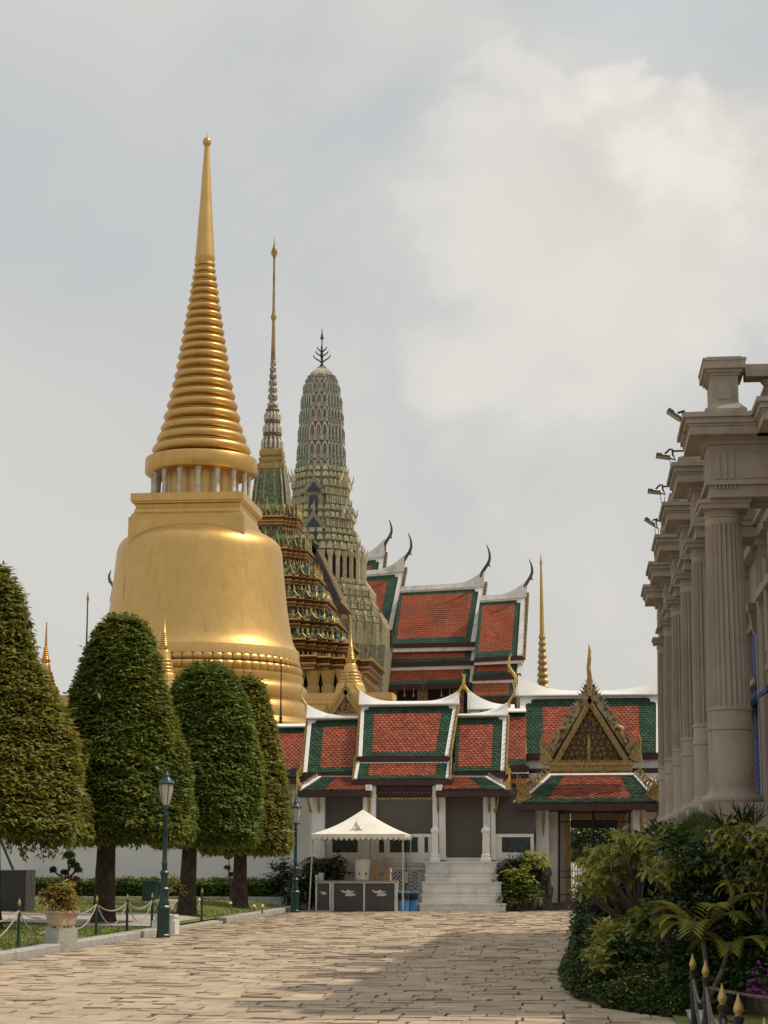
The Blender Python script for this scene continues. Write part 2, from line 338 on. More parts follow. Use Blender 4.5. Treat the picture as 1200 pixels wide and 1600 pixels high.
# ------------------------------------------------------------------ leaves (numpy)
def leaf_obj(name, P, Dr, Nr, L, W, R, m, parent):
    """One mesh of folded rhombic leaves: base points P, directions Dr, face normals Nr, lengths, widths, colour value R."""
    Dr = Dr / (np.linalg.norm(Dr, axis=1, keepdims=True) + 1e-9)
    Sd = np.cross(Dr, Nr); Sd /= (np.linalg.norm(Sd, axis=1, keepdims=True) + 1e-9); N2 = np.cross(Sd, Dr)
    n = len(P); L = np.broadcast_to(L, n)[:, None]; W = np.broadcast_to(W, n)[:, None]
    off = np.array(wloc(parent)) if parent else P.mean(0) * np.array([1, 1, 0])
    V = np.empty((n, 4, 3)); V[:, 0] = P; V[:, 2] = P + Dr * L - N2 * L * .12
    mid = P + Dr * L * .45; V[:, 1] = mid + Sd * W * .5 + N2 * W * .12; V[:, 3] = mid - Sd * W * .5 + N2 * W * .12
    V -= off
    me = bpy.data.meshes.new(name); me.vertices.add(4 * n); me.vertices.foreach_set('co', V.reshape(-1))
    me.loops.add(4 * n); me.loops.foreach_set('vertex_index', np.arange(4 * n, dtype=np.int32))
    me.polygons.add(n); me.polygons.foreach_set('loop_start', np.arange(0, 4 * n, 4, dtype=np.int32))
    me.update(calc_edges=True); me.validate()
    a = me.attributes.new('rnd', 'FLOAT', 'FACE'); a.data.foreach_set('value', np.clip(R, 0, 1).astype(np.float32))
    o = finish(name, me, m, parent)
    if not parent: o.location = off
    return o
def unit(n):
    v = RNG.normal(size=(n, 3)); return v / np.linalg.norm(v, axis=1, keepdims=True)
def sprays(cen, out, per, L, W, spread=.16, droop=.35, crnd=None):
    """twig sprays: each centre gets `per` leaves strung along a short outward twig"""
    n = len(cen); up = np.array([0, 0, 1.])
    tw = out + unit(n) * .55 - up * droop; tw /= np.linalg.norm(tw, axis=1, keepdims=True)
    cr = RNG.random(n) if crnd is None else crnd
    k = np.tile(np.arange(per), n); idx = np.repeat(np.arange(n), per); t = (k / per - .3)
    side = np.where(k % 2 == 0, 1., -1.)[:, None]; s = np.cross(tw, up); s /= (np.linalg.norm(s, axis=1, keepdims=True) + 1e-9)
    P = cen[idx] + tw[idx] * (t * spread * 2)[:, None] + unit(n * per) * spread * .22
    Dr = tw[idx] * .7 + s[idx] * side * .8 + unit(n * per) * .4 - up * .15
    Nr = up[None] * .8 + out[idx] * .5 + unit(n * per) * .5
    return P, Dr, Nr, L * RNG.uniform(.7, 1.3, n * per), W * RNG.uniform(.7, 1.3, n * per), cr[idx] * .72 + RNG.random(n * per) * .28
def blobs_pts(blobs, n, shell=.35):
    """points in the outer shell of several ellipsoids (centre, radii), spread by surface area"""
    wts = np.array([(b[1][0] * b[1][1] + b[1][0] * b[1][2] + b[1][1] * b[1][2]) for b in blobs]); wts = wts / wts.sum()
    P, O = [], []
    for b, q in zip(blobs, wts):
        k = max(3, int(n * q)); d = unit(k); d[:, 2] = np.where(d[:, 2] < -.45, -d[:, 2], d[:, 2])
        r = 1 - shell * RNG.random(k) ** 1.6 + .12 * (np.sin(d[:, 0] * 7 + d[:, 2] * 5 + b[0][0] * 3) * np.sin(d[:, 1] * 6 + b[0][1]))
        P.append(np.array(b[0])[None] + d * r[:, None] * np.array(b[1])[None]); O.append(d)
    return np.concatenate(P), np.concatenate(O)
def stems(mb, base, tips, r0=.03, r1=.008, wob=.08):
    for tp in tips:
        b = Vector(base) + Vector((random.uniform(-.08, .08), random.uniform(-.08, .08), 0)); tp = Vector(tp)
        mid = b.lerp(tp, .5) + Vector((random.uniform(-wob, wob), random.uniform(-wob, wob), random.uniform(0, wob)))
        mb.tube([b, mid, tp], [r0, (r0 + r1) / 2, r1], 5)
def bush(name, label, base, blobs, n, per, L, W, m, cat='shrub', group=None, droop=.2, spread=None, shell=.5, stem=True):
    t = thing(name, label, cat, base, group)
    P, O = blobs_pts(blobs, n, shell)
    leaf_obj('foliage', *sprays(P, O, per, L, W, spread or L * 1.2, droop), m, t)
    if stem:
        sb = MB(); stems(sb, base, [Vector(b[0]) + Vector((0, 0, -b[1][2] * .2)) for b in blobs]); obj('stem', sb, M['twig'], t)
    return t
def flowers(name, t, pts, size, m, per=7):
    P = np.repeat(np.array([tuple(p) for p in pts]), per, axis=0); k = len(P); P = P + unit(k) * size * .35
    d = unit(k); d[:, 2] = np.abs(d[:, 2]) * .6; leaf_obj(name, P, d, np.tile(np.array([[0, -.5, .8]]), (k, 1)) + unit(k) * .5, size * .7, size * .55, RNG.random(k), m, t)
# ------------------------------------------------------------------ ground, paving, lawn, kerbs
def sheet(name, pts, z, m):
    b = MB(); b.face([(x, y, z) for x, y in pts]); return struct(obj(name, b, m))
g = MB(); g.face([(-1500, -300, -.09), (1500, -300, -.09), (1500, 2500, -.09), (-1500, 2500, -.09)]); struct(obj('ground', g, M['ground']))
KX = -9.22                                            # kerb line along the lawn
sheet('paving_bed', [(KX, 6), (7, 6), (7, 69.4), (KX, 69.4)], -.045, M['joint'])
pv = MB(); y = 9.0
while y < 69.2:
    dpt = random.uniform(.28, .52); x = KX + .05 + random.uniform(-.6, 0)
    while x < 6.8:
        wd = random.uniform(.24, .62); x0, x1 = max(x, KX + .03), min(x + wd, 6.9)
        if x1 - x0 > .15:
            gp = random.choice((.004, .006, .008, .012, .018)); j = lambda s=.018: random.uniform(-s, s)
            zz = random.gauss(0, .0042); tx, ty = random.gauss(0, .004), random.gauss(0, .0045)
            if random.random() < .05: zz -= random.uniform(.006, .016)
            c = [(x0 + gp + j(), y + gp + j()), (x1 - gp + j(), y + gp + j()), (x1 - gp + j(), y + dpt - gp + j()), (x0 + gp + j(), y + dpt - gp + j())]
            top = [(px, py, zz + (tx if i in (1, 2) else -tx) + (ty if i > 1 else -ty)) for i, (px, py) in enumerate(c)]
            pv.grid([[(px, py, -.08) for px, py in c], top], True, False, True)
        x += wd
    y += dpt
struct(obj('paving', pv, M['slab']))
def lz(X, Y):
    t = min(1, max(0, (Y - 44) / 19)); e = min(1, max(0, (KX - .3 - X) / 1.6)); return .12 + .25 * t * t * (3 - 2 * t) * e + .02 * e * math.sin(X * 1.3 + Y * .7)
lw = MB(); xs = np.concatenate([np.linspace(-34, -12, 22), np.linspace(-11.6, KX - .26, 12)]); ys = np.linspace(8, 66.5, 60)
lw.grid([[(x, y, lz(x, y)) for x in xs] for y in ys], False)
struct(obj('lawn', lw, M['grass'], smooth=60))
# grass blades standing on the nearer lawn, one uncountable object
k = 26000; gx = RNG.uniform(-17, KX - .3, k); gy = 29 + 34 * RNG.random(k) ** 1.2; pz = np.array([lz(a, b) for a, b in zip(gx, gy)])
onp = (gy > 43.6 + (KX - gx) * .35) & (gy < 50.6 + (KX - gx) * .25)
sel = ~onp; dd = unit(sel.sum()) * .5; dd[:, 2] = 1
gr = leaf_obj('grass_blades', np.stack([gx, gy, pz], 1)[sel], dd, unit(sel.sum()) * np.array([1, 1, .1]), .05, .02, RNG.random(sel.sum()), leafmat('grass_blade', G((.07, .11, .02), (.15, .19, .035), (.22, .24, .05)), .6, .3, .4), None)
gr['kind'] = 'stuff'
# concrete path across the lawn, draped 2 cm above it
pt = MB(); pl = []
for i in range(25):
    x = KX - .02 - i * 1.0; t = i
    y0, y1 = 44.0 + t * .36, 50.4 + t * .24
    pl.append([(x, y0 + (y1 - y0) * q, (lz(x, y0 + (y1 - y0) * q) + .03) if i else .05) for q in (0, .25, .5, .75, 1)])
pt.grid(pl, False); pt.grid([[(p[0], p[1], p[2] - .12) for p in L] for L in pl], False)
for L in pl[:1]: pt.grid([L, [(p[0], p[1], -.02) for p in L]], False)
struct(obj('path', pt, M['path'], smooth=40))
kb = MB()
def kerb_run(pts, w, z):
    for a, b in zip(pts[:-1], pts[1:]):
        a, b = Vector(a), Vector(b); d = b - a; n = int(max(1, d.length // 1.0)); u = d.normalized(); s = Vector((-u.y, u.x))
        for i in range(n):
            p, q = a + d * (i / n) + u * .006, a + d * ((i + 1) / n) - u * .006; zz = z + random.uniform(-.006, .006)
            kb.grid([[(p.x, p.y, -.04), (q.x, q.y, -.04), (q.x + s.x * w, q.y + s.y * w, -.04), (p.x + s.x * w, p.y + s.y * w, -.04)],
                     [(p.x, p.y, zz - .02), (q.x, q.y, zz - .02), (q.x + s.x * w, q.y + s.y * w, zz - .02), (p.x + s.x * w, p.y + s.y * w, zz - .02)],
                     [(p.x + s.x * .02, p.y + s.y * .02, zz), (q.x + s.x * .02, q.y + s.y * .02, zz), (q.x + s.x * w, q.y + s.y * w, zz), (p.x + s.x * w, p.y + s.y * w, zz)]], True, False, True)
kerb_run([(KX, 10), (KX, 43.6)], .28, .14)
kerb_run([(KX, 50.8), (KX, 64)], .28, .14)
kerb_run([(KX, 43.6), (-11.4, 44.5), (-14, 45.4)], .22, .15)
kerb_run([(-9.6, 64.2), (-34, 64.2)], .2, .43)
struct(obj('kerb', kb, M['concrete']))
sheet('planting_bed', [(-34, 64.15), (KX - .2, 64.15), (KX - .2, 67.5), (-34, 67.5)], .38, M['soil'])

# ------------------------------------------------------------------ clipped trees on the left
def clipped_tree(label, px, Y, prof, trunk_px, trunk_w, base_y, m, n, lean=0, name='topiary_tree', bot=None):
    """prof: (photo y, half width in photo px) from top to bottom; all turned into metres at depth Y"""
    s = mpp(px, 1200, Y); ax = at(px, 1200, Y).x; yb = prof[-1][0]; pr = [(at(px, yb - (yb - yy) * .968, Y).z, max(.02, hw * s - .10)) for yy, hw in prof]
    tb = at(trunk_px, base_y, Y); zb = lz(tb.x, Y) - .03
    t = thing(name, label, 'tree', (tb.x, Y, zb), 'clipped trees on the lawn')
    zs = np.array([p[0] for p in pr])[::-1]; rs = np.array([p[1] for p in pr])[::-1]
    zz = np.linspace(zs[0], zs[-1], 400); rr = np.interp(zz, zs, rs); cdf = np.cumsum(rr + .12); cdf /= cdf[-1]
    z = np.interp(RNG.random(n), cdf, zz); th = RNG.random(n) * 2 * np.pi; r = np.interp(z, zs, rs)
    lump = 1 + .035 * np.sin(3 * th + z * 1.7) + .03 * np.sin(7 * th - z * 2.9) + .02 * np.sin(z * 9 + th * 2)
    dep = RNG.exponential(.055, n) - .02; dep = np.where(RNG.random(n) < .006, -RNG.random(n) * .22, dep)
    r = np.maximum(r * lump - dep, .02)
    cen = np.stack([ax + r * np.cos(th), Y + r * np.sin(th), z], 1)
    slope = np.gradient(np.interp(zz, zs, rs), zz); sl = np.interp(z, zz, slope)
    out = np.stack([np.cos(th), np.sin(th), np.clip(-sl, -1, 1.5)], 1); out /= np.linalg.norm(out, axis=1, keepdims=True)
    up = (z - zs[0]) / (zs[-1] - zs[0])
    crn = np.clip(RNG.random(n) * .75 + .22 * np.sin(th * 2 + z * 1.1) ** 2 + RNG.normal(0, .08, n), 0, 1)
    args = sprays(cen, out, 8, .15, .062, .13, .30, crn)
    cr = leaf_obj('crown', *args, m, t)
    core = MB(); core.grid([[(ax + max(R - .16, .01) * math.cos(a * math.pi / 12), Y + max(R - .16, .01) * math.sin(a * math.pi / 12), Z - (.05 if i else -.12)) for a in range(24)] for i, (Z, R) in enumerate(zip(zs, rs))], True, True, True)
    obj('dark_core', core, M['bark'], cr)  # solid filler against see-through, its dark colour standing for the crown's inner shade
    tr = MB(); zt = zs[0] + .5; xt = ax + (tb.x - ax) * .8; w = trunk_w * s / 2; L = []
    for i in range(15):
        q = i / 14; fl = 1 + .38 * math.exp(-q * 9); c = Vector((tb.x + (xt - tb.x) * q, Y, zb + (zt - zb) * q))
        L.append([(c.x + w * fl * (1 - .15 * q) * (1 + .10 * math.sin(5 * a * math.pi / 10 + q * 1.5) + .05 * math.sin(9 * a * math.pi / 10 - q * 4) + random.uniform(-.025, .025)) * math.cos(a * math.pi / 10),
                   c.y + w * fl * (1 - .15 * q) * (1 + .10 * math.sin(5 * a * math.pi / 10 + q * 1.5) + random.uniform(-.025, .025)) * math.sin(a * math.pi / 10), c.z) for a in range(20)])
    tr.grid(L, True, False, True); obj('trunk', tr, M['bark'], t, 50)
    return t, cr, (ax, Y, zs, rs)
tA, crA, gA = clipped_tree('tall olive green clipped tree cut by the left edge, above the black cabinet', -14, 42.0,
    [(876, 6), (884, 18), (905, 33), (960, 48), (1000, 58), (1026, 68), (1034, 66), (1042, 74), (1070, 91), (1110, 108), (1160, 124), (1240, 144), (1285, 155), (1306, 152)], -20, 34, 1452, M['ltree2'], 9500)
# long sprays hanging under its skirt
hp = np.array([tuple(at(x, yy, 41.0)) for x, yy in ((8, 1310), (20, 1312), (30, 1318), (33, 1322), (50, 1312), (58, 1316), (66, 1318), (72, 1326), (84, 1310), (104, 1314), (110, 1316), (46, 1308), (92, 1310), (76, 1320))])
hp = np.repeat(hp, 3, axis=0); hp[:, 2] += RNG.uniform(-.05, .2, len(hp))
leaf_obj('hanging_spray', *sprays(hp, np.tile(np.array([[.25, 0, -1.]]), (len(hp), 1)), 10, .12, .05, .22, .6), M['ltree2'], crA)
clipped_tree('dark green clipped tree with flat rounded top, just left of the near street lamp', 186, 46.4,
    [(955, 8), (958, 22), (968, 34), (990, 46), (1020, 56), (1060, 66), (1110, 79), (1150, 90), (1200, 104), (1240, 113), (1275, 119), (1296, 118), (1310, 108)], 160, 31, 1440, M['ltree'], 11500)
clipped_tree('bright green dome topped clipped tree standing between the near street lamp and the end tree', 322, 52.0,
    [(1031, 6), (1034, 18), (1042, 34), (1060, 48), (1090, 61), (1130, 70), (1180, 79), (1230, 85), (1275, 87), (1302, 84), (1316, 76)], 290, 25, 1429, M['ltree3'], 9000)
clipped_tree('slim yellow green clipped tree farthest along the row, beside the far lamp post', 385, 58.6,
    [(1049, 4), (1052, 12), (1060, 22), (1085, 32), (1130, 42), (1190, 53), (1240, 62), (1280, 68), (1312, 70), (1330, 64)], 373, 22, 1412, M['ltree2'], 7500)

# ------------------------------------------------------------------ street lamps
def lamp(label, base, H):
    t = thing('street_lamp', label, 'street lamp', base, 'green lamp posts'); x, y, z0 = base; k = H / 4.0
    P = lambda a: [(r * k, z0 + z * k) for r, z in a]
    b = MB(); b.lathe(x, y, P([(.17, 0), (.17, .06), (.155, .08), (.15, .62), (.165, .64), (.165, .70), (.13, .74), (.13, .80), (.11, .84), (.105, 1.06), (.125, 1.08), (.125, 1.12), (.09, 1.16), (.085, 1.42), (.105, 1.45), (.105, 1.50), (.08, 1.54)]), 8, rot=math.pi / 8)
    obj('base', b, M['lampgreen'], t, 30)
    b = MB(); b.lathe(x, y, P([(.066, 1.54), (.062, 1.66), (.076, 1.68), (.076, 1.71), (.058, 1.74), (.052, 2.78), (.066, 2.80), (.066, 2.84), (.05, 2.87), (.05, 2.96), (.072, 2.98), (.072, 3.02), (.045, 3.08)]), 14)
    b.tube([(x - .22 * k, y, z0 + 3.02 * k), (x + .16 * k, y, z0 + 3.02 * k)], .016 * k, 6)
    obj('post', b, M['lampgreen'], t, 40)
    ln = MB(); ln.lathe(x, y, P([(.07, 3.06), (.10, 3.12), (.17, 3.42), (.175, 3.55), (.172, 3.55), (.166, 3.42), (.096, 3.13), (.07, 3.08)]), 12)
    l = obj('lantern', ln, M['lampglass'], t, 30)
    b = MB()
    for j in range(6):
        a = j * math.pi / 3; b.tube([(x + r * k * math.cos(a), y + r * k * math.sin(a), z0 + z * k) for r, z in ((.075, 3.08), (.105, 3.13), (.175, 3.42), (.18, 3.56))], .008 * k, 5)
    obj('cage', b, M['lampgreen'], l)
    b = MB(); b.lathe(x, y, P([(.03, 3.1), (.045, 3.16), (.05, 3.30), (.025, 3.38)]), 10); obj('bulb', b, M['plastic'], l, 40)
    b = MB(); b.lathe(x, y, P([(.205, 3.55), (.205, 3.585), (.17, 3.62), (.10, 3.70), (.085, 3.74), (.085, 3.77), (.05, 3.80), (.035, 3.86), (.012, 3.92), (.008, 4.02)]), 16)
    obj('cap', b, M['lampgreen'], t, 40)
    return t
lb = gz(255, 1465); lamp('nearer dark green lamp post on the paving edge in front of the clipped trees', tuple(lb), 265 * mpp(255, 1330, lb.y))
lb = gz(461, 1425.5); lamp('farther dark green lamp post beside the shrubs left of the white tent', tuple(lb), 180 * mpp(461, 1330, lb.y))

# ------------------------------------------------------------------ rope barriers
def post(label, base, H, group, m='lampgreen'):
    t = thing('barrier_post', label, 'post', base, group); x, y, z = base
    b = MB(); b.lathe(x, y, [(.05, z), (.05, z + .02), (.03, z + .03), (.026, z + H - .17), (.034, z + H - .165), (.034, z + H - .14), (.022, z + H - .135)], 10); obj('shaft', b, M[m], t, 40)
    b = MB(); b.lathe(x, y, [(.020, z + H - .135), (.022, z + H - .12), (.031, z + H - .105), (.031, z + H - .085), (.022, z + H - .06), (.011, z + H - .03), (.003, z + H)], 14); obj('finial', b, M['tipgold'], t, 50)
    return t
def rope(label, a, b, sag, group, r=.013, mt='rope'):
    a, b = Vector(a), Vector(b); m = MB(); n = 14
    m.tube([a.lerp(b, i / n) - Vector((0, 0, sag * (1 - (2 * i / n - 1) ** 2))) for i in range(n + 1)], r, 6)
    return tag(obj('rope', m, M[mt], smooth=60), label, 'rope', group)
LP = [gz(x, yy, .12) for x, yy in ((28, 1480), (97, 1470), (150, 1461.5), (198, 1456), (237, 1451))]
LP[1].x = -9.75; LP[1].y = 36.2
LP = [gz(-70, 1499, .12)] + LP
wh = ['off the left edge', 'left of the square planter', 'behind the square planter', 'right of the square planter', 'second from the near lamp post', 'beside the near lamp post']
for i, p in enumerate(LP):
    if i: post('green barrier post with gold tip, ' + wh[i], tuple(p), .80 if i != 1 else .84, 'barrier posts along the lawn')
    if i:
        q = LP[i - 1]; e = Vector((0, 0, .62))
        for nm, sg in (('upper', .16), ('lower', .44)):
            rope(f'{nm} grey rope swag running {wh[i]} to the next post', q + e, p + e, sg, 'rope swags along the lawn')
fp = gz(315, 1435, .2); post('green barrier post with gold tip, standing alone at the path corner', (fp.x, fp.y, .15), .80, 'barrier posts along the lawn')

# ------------------------------------------------------------------ planter on its stone block
pb = gz(89, 1487.5); rz = math.radians(-38); R2 = lambda x, y: (pb.x + x * math.cos(rz) - y * math.sin(rz), pb.y + .25 + x * math.sin(rz) + y * math.cos(rz))
def rbox(mb, hx, hy, z0, z1, hx1=None, m=0):
    hx1 = hx if hx1 is None else hx1; sc = hx1 / hx
    mb.grid([[(*R2(x * hx, y * hy), z0) for x, y in ((-1, -1), (1, -1), (1, 1), (-1, 1))], [(*R2(x * hx1, y * hy * sc), z1) for x, y in ((-1, -1), (1, -1), (1, 1), (-1, 1))]], True, True, True, m)
b = MB(); rbox(b, .208, .208, 0, .40); rbox(b, .20, .20, .40, .412); tag(obj('stone_block', b, M['pedestal']), 'square grey green stone block carrying the potted croton on the paving', 'pedestal')
t = thing('flower_pot', 'square pale terracotta pot with rolled rim on the stone block, full of croton', 'pot', (pb.x, pb.y + .25, .412))
b = MB()
for sx in (-1, 1):
    for sy in (-1, 1):
        c = R2(sx * .12, sy * .12); b.box(c[0] - .05, c[0] + .05, c[1] - .05, c[1] + .05, .412, .452)
rbox(b, .165, .165, .45, .47); rbox(b, .175, .175, .47, .50, .18); rbox(b, .18, .18, .50, .66, .205); rbox(b, .225, .225, .66, .675); rbox(b, .235, .235, .675, .71); rbox(b, .22, .22, .71, .722)
obj('pot', b, M['terracotta'], t); b = MB(); rbox(b, .20, .20, .722, .728); obj('soil', b, M['soil'], t)
cx, cy = R2(0, 0)
bush('croton', 'red and yellow leaved croton growing in the square terracotta pot', (cx, cy, .72), [((cx - .14, cy, .95), (.20, .18, .20)), ((cx + .09, cy, .90), (.17, .16, .15)), ((cx - .05, cy - .05, .84), (.22, .18, .12))], 150, 6, .09, .05, M['lcroton'], 'plant', shell=.6)
b2 = [((cx - .02, cy + .1, 1.02), (.13, .12, .12))]
bush('yellow_shrub', 'small yellow green shrub at the back of the terracotta pot', (cx, cy + .1, .72), b2, 36, 5, .09, .05, M['lyellow'], 'plant')
P = [(cx + .14, cy - .12, .74)] * 7; t = thing('spider_plant', 'pale arching strap leaves at the right corner of the terracotta pot', 'plant', (cx + .14, cy - .1, .72)); b = MB()
for a in range(8):
    an = random.uniform(-1.6, 1.2); L = random.uniform(.16, .27); pts = [(cx + .14 + L * q * math.cos(an), cy - .1 + L * q * math.sin(an), .73 + L * (1.4 * q - 1.5 * q * q)) for q in (0, .25, .5, .75, 1)]
    b.grid([[(p[0], p[1], p[2]), (p[0] + .03 * (1 - i / 5) * math.sin(an) + .004, p[1] - .03 * (1 - i / 5) * math.cos(an), p[2] + .012)] for i, p in enumerate(pts)], False)
obj('leaf_tuft', b, M['lyellow'], t)
# cloud-pruned bonsai tree
def bonsai(label, Y, base_px, pads, limbs, z0=None):
    p0 = at(*base_px, Y); t = thing('bonsai_tree', label, 'tree', (p0.x, Y, p0.z if z0 is None else z0)); b = MB(); s = mpp(base_px[0], base_px[1], Y)
    for L in limbs:
        pts = [at(x, yy, Y + dy) for x, yy, dy in L]; b.tube(pts, [.035 * (1 - .6 * i / (len(pts) - 1)) for i in range(len(pts))], 7)
    obj('trunk', b, M['bark'], t, 60)
    for x, yy, rx, ry in pads:
        c = at(x, yy, Y); P, O = blobs_pts([(tuple(c), (rx * s * .72, rx * s * .66, ry * s * .72))], int(70 + rx * 14), .25)
        pd = leaf_obj('foliage_pad', *sprays(P, O, 5, .035, .02, .03, .1), M['topi'], t)
        k = MB(); k.ell(tuple(c), (rx * s * .66, rx * s * .6, ry * s * .66), 12, 8); obj('pad_core', k, M['topi'], pd)
bonsai('cloud pruned bonsai with round leaf pads behind the terracotta pot', 40.0, (107, 1455), [(108, 1337, 10.5, 7), (112, 1347, 6, 4), (118, 1353, 6, 5), (122, 1360, 6, 5), (83, 1360, 5, 5), (100, 1364, 5, 4.5), (118, 1375, 8, 3.5), (109, 1375, 5, 3)],
    [[(107, 1458, 0), (105, 1400, 0), (106, 1375, 0), (107, 1355, 0), (107, 1342, 0)], [(105, 1378, 0), (97, 1370, -.1), (90, 1366, -.1), (84, 1361, 0)], [(106, 1374, 0), (113, 1366, .1), (120, 1360, .1)], [(107, 1360, 0), (112, 1350, 0)], [(105, 1376, 0), (101, 1366, 0)]], .12)
bush('red_cordyline', 'dark red leaved plant on the lawn at the foot of the near bonsai', (at(108, 1440, 38.8).x, 38.8, .12), [(tuple(at(108, 1392, 38.8)), (.12, .1, .16)), (tuple(at(107, 1408, 38.8)), (.1, .1, .12))], 40, 5, .12, .04, leafmat('red_leaf', G((.06, .015, .012), (.14, .03, .02), (.2, .08, .03))), 'plant')
bonsai('small dark bonsai seen beside the trunk of the end tree, before the hedge', 61.5, (360, 1412), [(356, 1338, 8, 8), (364, 1328, 7, 6), (355, 1356, 6, 4), (361, 1367, 5, 4)], [[(360, 1413, 0), (360, 1385, 0), (358, 1360, 0), (358, 1340, 0)], [(360, 1366, 0), (355, 1357, 0)]], .35)
# urn behind the near lamp, cabinet, black box, lights
ub = at(258, 1459, 43.0); ux = at(259, 1440, 43.0).x; t = thing('stone_urn', 'white stone urn on a moulded block behind the near lamp post', 'urn', (ux, 43, 0))
b = MB(); b.box(ux - .26, ux + .26, 42.75, 43.25, -.02, .30); b.box(ux - .2, ux + .2, 42.8, 43.2, .30, .37); b.box(ux - .24, ux + .24, 42.77, 43.23, .37, .42); obj('block', b, M['white2'], t)
b = MB(); b.lathe(ux, 43, [(.12, .42), (.08, .46), (.08, .50), (.16, .56), (.22, .68), (.26, .72), (.26, .75), (.22, .75), (.18, .70)], 20); obj('bowl', b, M['white2'], t, 40)
bush('dry_shrub', 'sparse pinkish shrub growing in the white urn behind the lamp', (ux, 43, .72), [((ux + .12, 43, .98), (.22, .18, .24))], 40, 5, .08, .04, M['lcroton'], 'plant')
cb = at(233, 1411, 60.5); b = MB(); b.pbox(222, 242, 1379, 1411, 60.3, 60.9); b.pbox(220.5, 243.5, 1376, 1379, 60.25, 60.95); zc = lz(cb.x, 60.5)
t = thing('utility_cabinet', 'dark green metal cabinet on the lawn before the hedge', 'cabinet', (cb.x, 60.6, zc)); obj('body', b, M['lampgreen'], t)
b = MB(); b.pbox(224, 240, 1384, 1408, 60.285, 60.31); d_ = obj('door', b, M['lampgreen'], t); b = MB(); b.pbox(237, 238, 1393, 1398, 60.27, 60.29); obj('handle', b, M['iron'], d_)
t = thing('black_cabinet', 'large black box with ribbed grey end at the left edge of the lawn', 'cabinet', (at(20, 1424, 53).x, 53, lz(-16, 53)))
zb = lz(-15.3, 53); x1 = at(38, 1400, 53).x; zt = at(20, 1361, 53).z; b = MB(); b.box(x1 - 2.2, x1, 53, 54.0, zb - .02, zt); b.box(x1 - 1.45, x1 - 1.40, 52.97, 53.0, zb, zt - .02); obj('body', b, M['black'], t)
b = MB()
for i in range(7): b.box(x1 + .002, x1 + .03, 53.03 + i * .14, 53.13 + i * .14, zb + .02, zt - .01)
b.box(x1 - 2.22, x1 + .03, 52.97, 54.03, zt + .002, zt + .03); obj('ribbed_end', b, mat('grey_ribs', (.10, .09, .10), .5), t)
b = MB(); b.tube([at(-6, 1296, 54.6), at(22, 1362, 54.6)], .04, 8); b.tube([at(22, 1362, 54.6), at(24, 1400, 54.6)], .04, 8); tag(obj('leaning_pole', b, M['lampgreen'], smooth=50), 'thin teal green pole slanting behind the black box at left edge', 'pole')
for i, (x, yy, lab) in enumerate(((360, 1416, 'small white and red garden lamp at foot of end tree'), (397, 1416, 'small white and red garden lamp right of the end tree'), (410, 1413, 'small white garden lamp nearer the far lamp post'), (311, 1416, 'small pale garden lamp beside the bright green tree trunk'))):
    Y = 56.5; p = at(x, yy, Y); z = lz(p.x, Y); t = thing('garden_lamp', lab, 'garden lamp', (p.x, Y, z), 'little lamps in the grass'); b = MB(); b.lathe(p.x, Y, [(.03, z - .02), (.022, z + .16)], 8); obj('stem', b, mat('red_plastic', (.4, .08, .05)) if i < 3 else M['plastic'], t)
    b = MB(); b.lathe(p.x, Y, [(.055, z + .16), (.05, z + .18), (.03, z + .22), (.01, z + .235)], 10); obj('head', b, M['plastic'], t, 50)
# hedge along the wall
t = thing('hedge', 'low clipped yellow green hedge at the foot of the white wall', 'hedge', (-18, 65.1, .38)); n = 5200
hx = RNG.uniform(-30, -9.9, n); hy = RNG.uniform(64.6, 65.7, n); hz = .38 + .52 * RNG.random(n) ** .6; f = RNG.random(n) < .6; hy = np.where(f, 64.6 + RNG.random(n) * .12, hy); hz = np.where(f, hz, .84 + RNG.random(n) * .1 + .03 * np.sin(hx * 2))
hc = np.stack([hx, hy, hz], 1); ho = np.where(f[:, None], np.array([[0, -1, .35]]), np.array([[0, -.3, 1.]])); cr = np.clip((hz - .4) * 1.3 + RNG.normal(0, .12, n), 0, 1) * .2 + RNG.random(n) * .55
leaf_obj('foliage', *sprays(hc, ho, 6, .10, .06, .08, .0, cr), M['lhedge'], t); b = MB(); b.box(-30, -9.95, 64.72, 65.6, .38, .80); obj('dark_core', b, M['ldark'], t)  # the box is a dark filler, coloured like the shade inside the hedge
